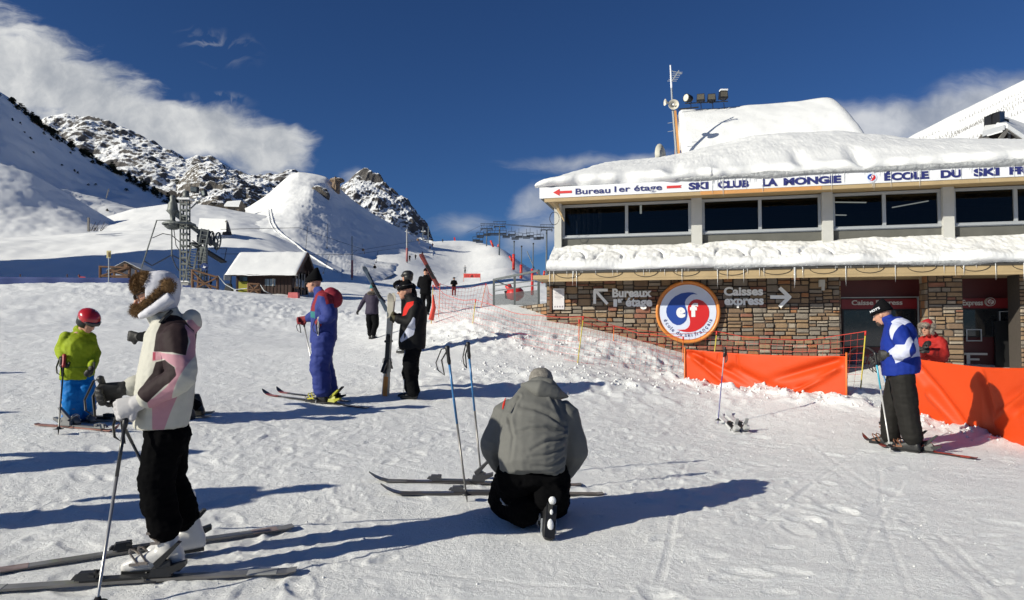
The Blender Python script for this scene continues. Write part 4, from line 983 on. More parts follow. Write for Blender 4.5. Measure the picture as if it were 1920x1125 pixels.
def cloth(mb, voxel, name, mat, parent, wr=.006, ws=9.0, seed=1, smooth=4, patches=None, stretch=(1, 1, .55), extra=None, droop=None):
    me = remesh(mb, voxel, smooth); v = vcoords(me); n = vnormals(me)
    if wr:
        w = fbm(v*ws*np.array(stretch)+seed*3.1, 3, .55, seed=seed, ridged=True)*.7+fbm(v*ws*.45+seed, 2, seed=seed+4)*.9
        fine_ = fbm(v*ws*2.6*np.array([1, 1, 1.5]), 2, seed=seed+9, ridged=True)
        v = v+n*(wr*1.35*w+wr*.35*fine_)[:, None]
    if extra is not None: v = extra(v, n)
    vset(me, v)
    for (attr, fn) in (patches or []): set_attr(me, attr, fn(v))
    me.shade_smooth(); return link(name, me, mat, parent)
def ov(c, f, s, rf, rs, n=16, p=2.3):
    """superellipse ring around c, axes f (front) and s (side)"""
    out = []
    for i in range(n):
        a = 2*math.pi*i/n; ca, sa = math.cos(a), math.sin(a)
        out.append(Vector(c)+Vector(f)*(abs(ca)**(2/p)*(1 if ca >= 0 else -1)*rf)+Vector(s)*(abs(sa)**(2/p)*(1 if sa >= 0 else -1)*rs))
    return out
def V(*a): return Vector(a)
def limb(mb, pts, rad, n=12, sub=4):
    """smooth tapering tube through joints with rounded ends"""
    P_ = [Vector(p) for p in pts]; out = []; rr_ = []
    N = len(P_)
    for i in range(N-1):
        p0 = P_[max(i-1, 0)]; p1 = P_[i]; p2 = P_[i+1]; p3 = P_[min(i+2, N-1)]
        for k_ in range(sub):
            t = k_/sub; cr = .5*((2*p1)+(-p0+p2)*t+(2*p0-5*p1+4*p2-p3)*t*t+(-p0+3*p1-3*p2+p3)*t**3)
            lin = p1.lerp(p2, t); out.append(lin*.55+cr*.45); rr_.append(rad[i]+(rad[i+1]-rad[i])*t)
    out.append(P_[-1]); rr_.append(rad[-1])
    d0 = (out[0]-out[1]).normalized(); d1 = (out[-1]-out[-2]).normalized()
    out = [out[0]+d0*rr_[0]*.7]+out+[out[-1]+d1*rr_[-1]*.6]; rr_ = [rr_[0]*.55]+rr_+[rr_[-1]*.6]
    mb.tube(out, rr_, n); return mb
M_SKIN = P('skin', (.46, .24, .16), .5, var=.06, vscale=10)
M_BLACKF = P('black_fabric', (.0055, .0055, .0065), .9, spec=.06, var=.25, vscale=12, bump=.4, bscale=60, bdist=.004)
M_GLOVE = P('black_glove', (.014, .013, .013), .6, var=.25, vscale=20, bump=.4, bscale=60, bdist=.004)
M_LENS = P('dark_lens', (.02, .015, .012), .08, spec=.8)
M_HAIRG = P('grey_hair', (.19, .175, .155), .7, var=.5, vscale=60, bump=.8, bscale=120)
M_HAIRB = P('brown_hair', (.05, .03, .02), .7, var=.5, vscale=60, bump=.8, bscale=120)
def hand_geo(mb, wr, d, palm, sc=1.0, curl=1.0, thumb=1, r0=.0095, glove=0.0, around=None):
    """palm, four fingers of unequal length and a thumb; d: direction of the hand, palm: direction the palm faces"""
    wr = Vector(wr); d = Vector(d).normalized(); palm = Vector(palm); palm = (palm-d*palm.dot(d)).normalized(); s = d.cross(palm).normalized()*thumb
    L_ = .085*sc; g = glove*sc
    c = wr+d*L_*.5
    rg_ = [ov(wr+d*L_*t, palm, s, (.014*sc+g)*(1.1 if t > .2 else .9), (.028+.012*t)*sc+g) for t in (-.15, .1, .4, .75, 1.0)]
    mb.rings(rg_)
    for i, (ln, off) in enumerate(((.070, .030), (.080, .010), (.075, -.010), (.060, -.029))):
        b = wr+d*L_*.95+s*off*sc*(1+glove*12); a = 0; p = [b-d*.02*sc]; q = b; dirv = d
        for f_, ang in ((.42, 38), (.33, 62), (.25, 48)):
            a += ang*curl; dirv = d*math.cos(R(a))+palm*math.sin(R(a)); q = q+dirv*ln*f_*sc; p.append(q)
        limb(mb, p, [r0*sc+g*.6, r0*sc+g*.6, r0*sc*.92+g*.55, r0*sc*.75+g*.5], 7, 2)
    b = wr+d*L_*.25+s*.028*sc; q1 = b+(s*.75+d*.6+palm*.25).normalized()*.035*sc; q2 = q1+(d*.7+palm*.75*max(curl, .3)-s*.1).normalized()*.032*sc; q3 = q2+(d*.3+palm*.9*max(curl, .3)-s*.55).normalized()*.024*sc
    limb(mb, [b-s*.01*sc, q1, q2, q3], [r0*1.25*sc+g*.6, r0*1.15*sc+g*.6, r0*sc+g*.55, r0*.85*sc+g*.5], 7, 2)
def head_geo(mb, c, f, u, sc=1.0, ears=True):
    """c: centre of head; f: facing; u: up"""
    c = Vector(c); f = Vector(f).normalized(); u = Vector(u); u = (u-f*u.dot(f)).normalized(); s = u.cross(f)
    def pt(a, b, d): return c+(f*a+s*b+u*d)*sc
    rg_ = []
    for (dz, cf, rf, rs) in ((-.118, .050, .022, .020), (-.112, .040, .044, .036), (-.095, .026, .064, .050), (-.065, .012, .080, .061), (-.03, .004, .089, .069), (.005, -.002, .095, .074), (.04, -.006, .098, .077), (.075, -.010, .090, .071), (.1, -.013, .068, .055), (.118, -.015, .035, .028)):
        rg_.append(ov(pt(cf, 0, dz), f, s, rf*sc, rs*sc, 16, 2.15))
    mb.rings(rg_)
    mb.tube([pt(.088, 0, .022), pt(.104, 0, -.005), pt(.118, 0, -.026), pt(.098, 0, -.036)], [.009*sc, .011*sc, .014*sc, .008*sc], 8)
    mb.ball(pt(.086, 0, -.058), (.014*sc, .022*sc, .006*sc), 8, 5); mb.ball(pt(.084, 0, -.070), (.014*sc, .019*sc, .007*sc), 8, 5)
    mb.ball(pt(.072, 0, -.102), .02*sc, 8, 5)
    mb.tube([pt(.085, .042, .030), pt(.093, .018, .034), pt(.093, -.018, .034), pt(.085, -.042, .030)], .008*sc, 6)
    for e in (1, -1):
        mb.ball(pt(.062, .040*e, -.035), (.02*sc,)*3, 8, 5)
        if ears: mb.ball(pt(-.008, .075*e, -.012), (.02*sc, .009*sc, .030*sc), 8, 6, Matrix((f, s, u)).transposed())
    return pt
def face_bits(pt, parent, sc=1.0, mouth=True):
    e_ = MB()
    for e in (1, -1): e_.ball(pt(.084, .030*e, .012), .0125*sc, 8, 6)
    e_.build('eyes', P('eye', (.25, .2, .17), .2), parent, smooth=True) if False else None
    for e in (1, -1): MB().ball(pt(.083, .030*e, .010), .013*sc, 8, 6).build('eye', P('eye_white', (.55, .5, .47), .2), parent, smooth=True)
    MB().tube([pt(.096, .018, -.064), pt(.101, 0, -.063), pt(.096, -.018, -.064)], .0035*sc, 5).build('mouth', P('lips', (.32, .10, .09), .5), parent)
def goggles(pt, parent, sc=1.0, up=0.0, mat=None, strap=None, lens=None):
    g = MB(); top = [pt(.02-.0, .088, .02+up)]
    pts_ = [pt(.035, .085, .018+up), pt(.078, .062, .018+up), (pt(.104, .03, .016+up)), pt(.107, 0, .016+up), pt(.104, -.03, .016+up), pt(.078, -.062, .018+up), pt(.035, -.085, .018+up)]
    g.tube(pts_, [.020*sc, .028*sc, .033*sc, .028*sc, .033*sc, .028*sc, .020*sc], 8, squash=None).build('goggles', lens or M_LENS, parent, smooth=True)
    st = [pt(.035*1, .090, .018+up), pt(-.03, .098, .02+up), pt(-.09, .055, .03+up), pt(-.108, 0, .03+up), pt(-.09, -.055, .03+up), pt(-.03, -.098, .02+up), pt(.035, -.090, .018+up)]
    MB().tube(st, .012*sc, 6).build('goggle_strap', strap or M_BLK, parent, smooth=True)
def sunglasses(pt, parent, sc=1.0):
    m_ = MB()
    for e in (1, -1):
        m_.ball(pt(.094, .033*e, .010), (.010*sc, .026*sc, .019*sc), 10, 6); m_.tube([pt(.085, .06*e, .016), pt(.03, .083*e, .014), pt(-.01, .084*e, .005)], .003*sc, 5)
    m_.tube([pt(.1, .012, .016), pt(.1, -.012, .016)], .003*sc, 5); m_.build('sunglasses', M_LENS, parent, smooth=True)
def beanie(pt, parent, mat, sc=1.0, peak=0.0, low=-.0, name='beanie', voxel=.008, lean=-.02, fold=True):
    m_ = MB(); f = (pt(1, 0, 0)-pt(0, 0, 0)).normalized(); s = (pt(0, 1, 0)-pt(0, 0, 0)).normalized()
    for q in [[(.03+low, 0, .104, .090), (.065, -.005, .106, .090), (.10, -.012, .092, .080), (.13, -.018+lean*.3, .062+peak*.1, .055+peak*.1), (.15+peak*.6, -.02+lean, .034, .03), (.158+peak, -.02+lean*1.6, .014, .012)]]:
        m_.rings([ov(pt(b, 0, a), f, s, c*sc, d*sc, 16, 2.1) for a, b, c, d in q])
    o = cloth(m_, voxel*sc, name, mat, parent, .002, 26, seed=3, smooth=3)
    if fold: m2 = MB(); m2.rings([ov(pt(-.001, 0, a+low), f, s, (c+.003)*sc, (d+.002)*sc, 18, 2.1) for a, c, d in ((.018, .104, .091), (.022, .110, .097), (.05, .112, .098), (.056, .106, .092))]); m2.build('hat_cuff', mat, parent, smooth=True)
    return o
def helmet(pt, parent, mat, sc=1.0):
    m_ = MB(); f = (pt(1, 0, 0)-pt(0, 0, 0)).normalized(); s = (pt(0, 1, 0)-pt(0, 0, 0)).normalized()
    m_.rings([ov(pt(-.018, 0, a), f, s, c*sc, d*sc, 20, 2.1) for a, c, d in ((.030, .118, .104), (.036, .124, .110), (.075, .126, .112), (.105, .112, .10), (.13, .085, .077), (.147, .045, .04), (.150, .01, .01))])
    o = m_.build('helmet', mat, parent, smooth=True)
    e_ = MB(); e_.rings([ov(pt(-.035, 0, a), f, s, c*sc, d*sc, 20, 2.1) for a, c, d in ((-.075, .075, .088), (-.06, .088, .098), (0, .096, .104), (.04, .10, .106))]); e_.build('ear_pad', M_BLK, parent, smooth=True)
    return o
def ski_boot(parent, heel, fdir, sc=1.0, mat=None, mat2=None, name='ski_boot', h=.30, up=None):
    """heel: ground point under the heel; fdir: toe direction"""
    mat = mat or M_BLK; f = Vector(fdir).normalized(); u = Vector(up or (0, 0, 1)); u = (u-f*u.dot(f)).normalized(); s = u.cross(f); heel = Vector(heel); T = lambda a, b, c: heel+(f*a+s*b+u*c)*sc
    m_ = MB(); rg_ = []
    for (x, hh, w, z0) in ((-.015, .07, .030, .012), (0, .11, .040, .006), (.06, .125, .043, .0), (.12, .120, .044, 0), (.18, .098, .047, 0), (.24, .080, .048, 0), (.285, .060, .040, .0), (.305, .040, .024, .004)):
        rg_.append([T(x, w*math.copysign(abs(math.cos(a))**.7, math.cos(a)), z0+hh/2+hh/2*math.copysign(abs(math.sin(a))**.7, math.sin(a))) for a in np.linspace(0, 2*math.pi, 16, endpoint=False)])
    m_.rings(rg_)
    rg_ = []
    for (z, x, rf, rs) in ((.04, .055, .058, .042), (.10, .060, .068, .048), (.16, .075, .066, .050), (.22, .095, .068, .053), (h-.02, .115, .072, .057), (h, .122, .073, .058)):
        rg_.append([T(x+rf*math.cos(a), rs*math.sin(a), z) for a in np.linspace(0, 2*math.pi, 16, endpoint=False)])
    m_.rings(rg_)
    o = cloth(m_, .009*sc, name, mat, parent, 0, smooth=3)
    b_ = MB()
    for x, z, zz in ((.16, .10, .055), (.205, .088, .05), (.10, .17, .16), (.12, .225, .215)):
        for e in (1, -1):
            b_.box(T(x+.02, .052*e, zz), (.05*sc, .008*sc, .014*sc), Matrix((f, s, u)).transposed())
        b_.tube([T(x, .05, zz), T(x+.05, .03, z+.02), T(x+.06, 0, z+.03), T(x+.05, -.03, z+.02), T(x, -.05, zz)], .006*sc, 5)
    b_.build('buckles', mat2 or M_ALU, o, kind='stuff')
    MB().box(T(.145, 0, .004), (.30*sc, .075*sc, .018*sc), Matrix((f, s, u)).transposed()).build('sole', M_BLK, o)
    return o

def make_person(spec):
    """spec: joints in local coordinates (x forward, y left, z up) plus clothing"""
    g = spec.get; J = spec['J']; vx = g('voxel', .014); sc = g('sc', 1.0)
    root = thing('person', spec['label'], 'person', spec['loc'], spec.get('rz', 0), g('group'))
    j = {k_: Vector(v_) for k_, v_ in J.items()}
    hf = Vector(g('face', (1, 0, 0))).normalized(); hu = Vector(g('headup', (0, 0, 1)))
    # -- one continuous body
    b = MB()
    hs = sc*g('headsc', 1.0)
    pt = head_geo(b, j['head'], hf, hu, hs)
    hdn = -(hu-hf*hu.dot(hf)).normalized()
    limb(b, [j['head']+hdn*.06*hs-hf*.015, j['neck']], [.052*sc, .058*sc])
    S_ = (j['shL']-j['shR']).normalized(); pel = (j['hipL']+j['hipR'])/2; upv = (j['neck']-pel).normalized(); fr = S_.cross(upv).normalized(); chest = j.get('chest', pel.lerp(j['neck'], .68)); waist = j.get('waist', pel.lerp(j['neck'], .3))
    tr = g('torso', [(.155, .110), (.135, .10), (.165, .12), (.15, .09)])
    b.rings([ov(pel-upv*.06*sc, fr, S_, .07*sc, .10*sc), ov(pel, fr, S_, tr[0][1]*sc*.9, tr[0][0]*sc*.95), ov(waist, fr, S_, tr[1][1]*sc*.9, tr[1][0]*sc*.9), ov(chest, fr, S_, tr[2][1]*sc*.85, tr[2][0]*sc*.9), ov((j['shL']+j['shR'])/2, fr, S_, .08*sc, .14*sc), ov(j['neck'], fr, S_, .05*sc, .055*sc)])
    for e in 'LR':
        limb(b, [j['sh'+e], j['el'+e], j['wr'+e]], [.048*sc, .038*sc, .026*sc])
        limb(b, [j['hip'+e], j['kn'+e], j['an'+e]], [.078*sc, .055*sc, .042*sc])
        toe = j['an'+e]+Vector(j.get('toe'+e, j['an'+e]))-j['an'+e]; limb(b, [j['an'+e], j['an'+e]+V(.0, 0, -.02)*sc], [.034*sc, .026*sc])
        d = j['wr'+e]-j['el'+e]; hd = Vector(g('handdir'+e, d)); pm = Vector(g('palm'+e, (0, -1 if e == 'L' else 1, 0)))
        hand_geo(b, j['wr'+e], hd, pm, sc*(.5 if g('glove', 1) else 1), g('curl'+e, 1.0), 1 if e == 'L' else -1)
    body = link('body', remesh(b, g('bvox', vx*.62), 2, .5), M_SKIN if not g('skin') else g('skin'), root); body.data.shade_smooth()
    if not g('noface'): face_bits(pt, body, hs)
    # -- gloves
    gm = g('glove', M_GLOVE)
    if gm:
        for e in 'LR':
            d = j['wr'+e]-j['el'+e]; hd = Vector(g('handdir'+e, d)); pm = Vector(g('palm'+e, (0, -1 if e == 'L' else 1, 0)))
            m_ = MB(); hand_geo(m_, j['wr'+e], hd, pm, sc*g('hsc', 1.08), g('curl'+e, 1.0), 1 if e == 'L' else -1, glove=.007)
            limb(m_, [j['wr'+e]-d.normalized()*.07*sc, j['wr'+e]+hd.normalized()*.02*sc], [.048*sc, .040*sc]); cloth(m_, max(.006*sc, vx*.5), 'glove', g('glove'+e, gm), root, .0015, 30, smooth=2)
    # -- trousers
    tm = g('trousers', M_BLACKF); t_ = MB(); tw = g('legw', 1.0)
    if tm:
        t_.rings([ov(pel-upv*.10*sc, fr, S_, .10*sc, .12*sc), ov(pel, fr, S_, (tr[0][1]+.02)*sc, (tr[0][0]+.012)*sc), ov(waist, fr, S_, (tr[1][1]+.0)*sc, (tr[1][0])*sc)])
        for e in 'LR':
            k_, a_ = j['kn'+e], j['an'+e]; rk = g('legr', [.105, .085, .078, .085])
            limb(t_, [j['hip'+e], k_, k_.lerp(a_, .5), k_.lerp(a_, g('cuff', .93))], [r_*sc*tw for r_ in rk])
        cloth(t_, vx, 'trousers', tm, root, g('twr', .008), g('tws', 8), seed=g('seed', 1)+2, stretch=(.8, .8, 1.25), smooth=3, patches=g('tpatch'))
    # -- jacket
    jm = g('jacket', M_BLACKF); m_ = MB(); jr = g('jrings')
    shc = (j['shL']+j['shR'])/2
    if jr is None:
        hem = g('hem', -.12); a_ = g('jw', 1.0)
        jr = [(pel+upv*hem*sc, tr[0][1]+.05, tr[0][0]+.045), (pel+upv*(hem+.08)*sc, tr[0][1]+.05, tr[0][0]+.045), (waist, tr[1][1]+.05, tr[1][0]+.045), (pel.lerp(j['neck'], .5), tr[2][1]*.95+.045, tr[2][0]+.035), (chest, tr[2][1]+.04, tr[2][0]+.03), (shc-upv*.02*sc, tr[3][1]+.03, .155), (shc+upv*.05*sc, .075, .095)]
        jr = [(c, a*a_, b_*a_) for c, a, b_ in jr]
    else: jr = [(Vector(c), a, b_) for c, a, b_ in jr]
    def ringax(i):
        return (fr, S_)
    m_.rings([ov(c, fr, S_, a*sc, b_*sc, 20, 2.3) for c, a, b_ in jr])
    sr = g('sleeve', [.085, .072, .066, .056])
    for e in 'LR':
        s0 = j['sh'+e]; el_ = j['el'+e]; w_ = j['wr'+e]; end = el_.lerp(w_, g('slen', .9))
        limb(m_, [s0, s0.lerp(el_, .5), el_, el_.lerp(end, .5), end], [sr[0]*sc, sr[1]*1.04*sc, sr[1]*sc, sr[2]*sc, sr[3]*sc])
    col_ = g('collar', .05)
    if col_:
        hn = (j['head']-j['neck']).normalized()
        m_.rings([ov(j['neck']-hn*.03*sc, hf, S_, .085*sc, .085*sc), ov(j['neck']+hn*.02*sc, hf, S_, .078*sc, .078*sc), ov(j['neck']+hn*(.02+col_)*sc, hf, S_, .080*sc, .076*sc)])
    if g('jextra'): g('jextra')(m_, j, pt)
    jk = cloth(m_, vx, 'jacket', jm, root, g('jwr', .008), g('jws', 7.5), seed=g('seed', 1), patches=g('jpatch'), smooth=g('jsm', 4), extra=g('jfn'))
    # -- boots
    if g('boots', 'ski') == 'ski':
        for e in 'LR':
            f_ = Vector(g('bootdir'+e, (1, 0, 0))); a_ = j['an'+e]; hl = j.get('heel'+e)
            if hl is None: hl = V(a_.x, a_.y, 0)-f_.normalized()*.06*sc
            ski_boot(root, hl, f_, sc, g('bootmat', M_BLK), mat2=g('bucklemat'), h=g('booth', .27), up=g('bootup'+e))
    else:
        for e in 'LR':
            f_ = Vector(g('bootdir'+e, (1, 0, 0))).normalized(); a_ = j['an'+e]; m2 = MB(); zb = a_.z-.09*sc
            limb(m2, [V(a_.x, a_.y, a_.z+.06), a_-V(0, 0, .03)], [.055*sc, .055*sc]); limb(m2, [V(a_.x, a_.y, zb+.04)-f_*.03*sc, V(a_.x, a_.y, zb+.04)+f_*.1*sc, V(a_.x, a_.y, zb+.035)+f_*.18*sc], [.045*sc, .045*sc, .035*sc]); cloth(m2, vx, 'boot', g('bootmat', M_BLK), root, 0)
    root['_tmp'] = 0; del root['_tmp']
    return root, pt, body, jk, j

# ------------------------------------------------------------------ skis and poles
def make_ski(name_label, length, loc, rz, top_mat, tip_mat=None, width=.072, pitch=0.0, roll=0.0, binding=True, group=None, bind_mat=None, heel=None, quat=None, bindat=.46, camber=0.0, bc=None):
    """local x: towards the tip, origin in the middle of the sole"""
    root = thing('ski', name_label, 'ski', loc, rz, group)
    if quat is not None: root.rotation_mode = 'QUATERNION'; root.rotation_quaternion = quat
    else: root.rotation_euler = (roll, pitch, rz)
    n = 34; rg_ = []
    for i in range(n+1):
        t = i/n; x = (t-.5)*length; w = width/2*(1.0+.38*abs(2*t-1)**2.2+(.12 if t > .8 else 0)*(t-.8)/.2)
        z = 0; 
        if t > .9: z = .075*((t-.9)/.1)**1.8; w *= math.sqrt(max(0.03, 1-((t-.9)/.1)**2.6))
        if t < .03: z = .008*(1-t/.03); w *= .75+.25*t/.03
        th = .006+.008*math.sin(math.pi*min(max(t, .02), .98))
        rg_.append([V(x, w, z), V(x, w, z+th*.6), V(x, w*.82, z+th), V(x, -w*.82, z+th), V(x, -w, z+th*.6), V(x, -w, z)])
    deck = MB().rings(rg_); deck.f = deck.f; o = deck.build('ski_deck', [top_mat], root)
    if tip_mat: 
        for a, b in ((.80, .97), (.04, .16)):
            m_ = MB(); q = [r_ for i, r_ in enumerate(rg_) if a <= i/n <= b]; m_.rings([[p_+V(0, 0, .002 if k_ in (1, 2, 3, 4) else .0008) for k_, p_ in enumerate(r_)] for r_ in q])
            m_.build('ski_graphic', tip_mat, root)
    if binding:
        c = (bindat-.5)*length; bm_ = bind_mat or M_BLK
        m_ = MB(); m_.box((c+.01, 0, .022), (.46, .058, .012)).box((c+.21, 0, .045), (.11, .065, .04), taper=.7).tube([V(c+.19, .03, .055), V(c+.16, .035, .05)], .012, 6).tube([V(c+.19, -.03, .055), V(c+.16, -.035, .05)], .012, 6).box((c+.25, 0, .04), (.07, .05, .02), taper=.6)
        m_.build('toe_binding', bm_, root)
        m_ = MB(); m_.box((c-.17, 0, .045), (.12, .066, .045), taper=.8).box((c-.19, 0, .08), (.08, .05, .05), taper=.6)
        m_.prism([V(c-.15, .022, .06), V(c-.27, .022, .20), V(c-.25, .022, .205), V(c-.13, .022, .095)], (0, -.044, 0)); m_.prism([V(c-.22, .03, .03), V(c-.30, .03, .07), V(c-.30, .03, .095), V(c-.2, .03, .07)], (0, -.06, 0))
        m_.build('heel_binding', bc or bm_, root)
        for e in (1, -1): MB().tube([V(c-.08, .036*e, .028), V(c-.10, .06*e, .014), V(c-.16, .066*e, .010)], .005, 5).build('brake_arm', M_BLK, root)
    return root
def ski_on(label, tail, tip, lift=.004, **kw):
    """ski lying on the snow between two ground points"""
    a, b = Vector(tail), Vector(tip); d = b-a; L_ = d.length
    x = d.normalized(); y = V(0, 0, 1).cross(x).normalized(); z = x.cross(y); q = Matrix((x, y, z)).transposed().to_quaternion()
    return make_ski(label, L_, (a+b)/2+V(0, 0, lift), 0, kw.pop('mat'), quat=q, **kw)
def make_pole(label, tip, top, shaft, low=None, grip=None, strap=True, group=None, r=.0085, split=.6, strapdir=1, basket=True, mid=None):
    tip = Vector(tip); top = Vector(top); root = thing('ski_pole', label, 'ski pole', tip, 0, group); d = top-tip; L_ = d.length; u = d/L_
    P_ = lambda t: u*t
    sp_ = split*L_
    if low is not None:
        MB().tube([P_(0.0), P_(.03), P_(sp_)], [.002, r*.85, r*.95], 8).build('lower_shaft', low, root, smooth=True); MB().tube([P_(sp_), P_(L_-.1)], [r*1.05, r*1.1], 8).build('upper_shaft', shaft, root, smooth=True)
    else: MB().tube([P_(0), P_(.03), P_(L_-.1)], [.002, r*.85, r*1.1], 8).build('shaft', shaft, root, smooth=True)
    if basket:
        m_ = MB(); m_.rings([[P_(.06+h_)+V(math.cos(a)*r_, math.sin(a)*r_, 0) for a in np.linspace(0, 6.283, 14, endpoint=False)] for h_, r_ in ((0, .045), (.004, .048), (.012, .02), (.03, .012))]); m_.build('basket', M_BLK, root, smooth=True)
    x = u.cross(V(0, 1, 0)).normalized()
    MB().tube([P_(L_-.155), P_(L_-.13), P_(L_-.09), P_(L_-.04), P_(L_-.01), P_(L_)], [.012, .017, .0145, .018, .021, .012], 8).build('grip', grip or M_BLK, root, smooth=True)
    if strap:
        s_ = strapdir; q = [P_(L_-.02), P_(L_-.03)+V(-.05*s_, .01, .0), P_(L_)+V(-.09*s_, .01, -.14), P_(L_)+V(-.07*s_, -.01, -.20), P_(L_)+V(-.02*s_, 0, -.24), P_(L_)+V(-.045*s_, .02, -.12), P_(L_-.035)]
        MB().tube(q, .011, 6, squash=.45).build('strap', M_BLK, root)
    return root
class Dig:
    """person frame: converts a sighted point (pixel, distance) to the person's own coordinates"""
    def __init__(s, base, rz): s.b = Vector(base); s.rz = rz; s.M = Matrix.Rotation(-rz, 3, 'Z')
    def __call__(s, px, py, d): return s.M@(at(px, py, d)-s.b)
    def plane(s, px, py, y=0):
        r_ = ray(px, py); n = s.M.transposed()@Vector((0, 1, 0)); c = Vector((0, 0, CAM_H)); t = (y-(c-s.b).dot(n))/r_.dot(n); return s.M@(c+r_*t-s.b)
    def poly(s, pts_, y=.2): return [(lambda q: (q.x, q.z))(s.plane(a, b, y)) for a, b in pts_]
    def w(s, v): return s.b+s.M.transposed()@Vector(v)
def side(poly): return lambda v: inpoly(v[:, [0, 2]], poly)
def F_(name, c, r=.7, **kw):
    kw.setdefault('bump', .35); kw.setdefault('bscale', 90); kw.setdefault('bdist', .003); kw.setdefault('var', .08); kw.setdefault('vscale', 14); kw.setdefault('spec', .18)
    return P(name, c, r, **kw)
def fur(name, blobs, n, ln, mat, parent, seed=1, flow=(0, 0, 0), w=.004):
    """many short tapered hairs standing out of ellipsoids"""
    r_ = random.Random(seed); m_ = MB(); tot = sum(b[1][0]*b[1][1] for b in blobs)
    for c, rad, *rest in blobs:
        c = Vector(c); k_ = int(n*rad[0]*rad[1]/tot)
        for i in range(k_):
            u = Vector((r_.gauss(0, 1), r_.gauss(0, 1), r_.gauss(0, 1))).normalized(); p = c+Vector((u.x*rad[0], u.y*rad[1], u.z*rad[2]))
            d = (u+Vector((r_.uniform(-.5, .5), r_.uniform(-.5, .5), r_.uniform(-.5, .5)))+Vector(flow)).normalized(); L_ = ln*r_.uniform(.5, 1.1)
            t = d.cross(Vector((r_.uniform(-1, 1), r_.uniform(-1, 1), r_.uniform(-1, 1)))).normalized()*w; t2 = d.cross(t)
            m_.add([p+t, p-t*.5+t2*.8, p-t*.5-t2*.8, p+d*L_], [(0, 1, 3), (1, 2, 3), (2, 0, 3)])
    return m_.build(name, mat, parent, kind='stuff')
M_FURB = P('brown_fur', (.16, .095, .045), .9, var=.5, vscale=30, spec=.1)
M_FURG = P('grey_fur', (.30, .26, .22), .9, var=.4, vscale=30, spec=.1)

# ================= woman in the fur hat (near left)
rzw = R(192); bw_ = Vector((at(303, 1060, 4.12).x, 4.12, 0)); bw_.z = gz(bw_.x, bw_.y)+.03
q = Dig(bw_, rzw); qp = q.plane
M_CREAM = F_('cream_shell', (.50, .49, .43)); 
M_WJ = F_('cream_pink_brown_jacket', (.45, .44, .39), patches=[('pink', (.42, .22, .26)), ('dk1', (.022, .012, .014)), ('dk2', (.022, .012, .014)), ('dk3', (.022, .012, .014))])
pink = q.poly([(286, 658), (356, 664), (360, 640), (340, 600), (352, 598), (366, 622), (370, 668), (350, 705), (332, 745), (320, 775), (309, 806), (286, 806), (287, 748), (300, 742), (325, 722), (342, 702), (342, 686), (316, 672), (286, 678)])
dk1 = q.poly([(297, 588), (318, 590), (338, 600), (352, 620), (357, 640), (356, 666), (331, 660), (286, 660), (289, 625)], .22)
dk2 = q.poly([(289, 679), (315, 673), (338, 686), (343, 701), (330, 715), (320, 721), (283, 754), (256, 731), (283, 700)], .24)
J = {'head': qp(290, 551, 0), 'neck': qp(314, 598, 0), 'shL': qp(333, 632, .17), 'shR': qp(322, 630, -.18), 'elL': qp(340, 708, .29), 'wrL': qp(260, 755, .24), 'elR': qp(300, 715, -.22), 'wrR': qp(232, 728, -.10),
     'hipL': qp(313, 815, .1), 'hipR': qp(318, 812, -.1), 'knL': qp(292, 905, .12), 'knR': qp(318, 895, -.14), 'anL': qp(318, 1030, .13), 'anR': qp(360, 1005, -.2), 'chest': qp(316, 668, 0), 'waist': qp(308, 765, 0)}
jr = [(qp(302, 797, 0), .142, .21), (qp(304, 775, 0), .148, .215), (qp(308, 745, 0), .152, .22), (qp(312, 700, 0), .150, .22), (qp(316, 655, 0), .137, .215), (qp(320, 625, 0), .135, .20), (qp(322, 600, 0), .095, .125)]
def wex(m_, j, pt):
    m_.rings([ov(qp(a, b, 0), q.M@Vector((-1, 0, .2)), V(0, 1, 0), rf, rs) for a, b, rf, rs in ((312, 612, .10, .10), (300, 596, .085, .10), (285, 588, .085, .095), (276, 580, .07, .085))])
    m_.ball(qp(352, 612, 0), (.085, .12, .055), 14, 8, Matrix.Rotation(R(35), 3, 'Y')); m_.ball(qp(360, 598, 0), (.05, .10, .06), 12, 8)
hv = (qp(255, 563, 0)-qp(292, 552, 0)).normalized()
woman, pt, body, jk, j = make_person(dict(label='woman in cream, pink and brown ski jacket and fur hat at the left', loc=bw_, rz=rzw, J=J, voxel=.009, jrings=jr, face=hv, headup=(.1, 0, 1),
    jacket=M_WJ, jpatch=[('pink', side(pink)), ('dk1', side(dk1)), ('dk2', side(dk2)), ('dk3', lambda v: np.full(len(v), -1.0))], glove=F_('white_glove', (.42, .41, .42)), gloveR=M_GLOVE, trousers=F_('black_ski_trousers', (.003, .003, .0035), .95, spec=.03), jextra=wex, collar=.03, sleeve=[.095, .078, .07, .058], slen=.82,
    handdirL=(1, -.1, -.35), palmL=(-.15, -1, -.2), handdirR=(1, .1, -.2), palmR=(-.1, .9, -.5), curlL=1.05, curlR=1.1, legr=[.118, .092, .080, .084], cuff=.72, twr=.014, tws=6, jwr=.007, jws=6.5, seed=4, hsc=1.25,
    bootmat=P('white_boot', (.58, .57, .56), .3, var=.05, spec=.6), bucklemat=P('boot_buckle', (.25, .22, .2), .3, .6), bootdirL=q.M@Vector((-1, -.17, 0)), bootdirR=q.M@Vector((-1, -.6, 0)), booth=.36, sc=1.04,
    toeL=qp(235, 1060, .13)))
woman.location.z -= 0.0
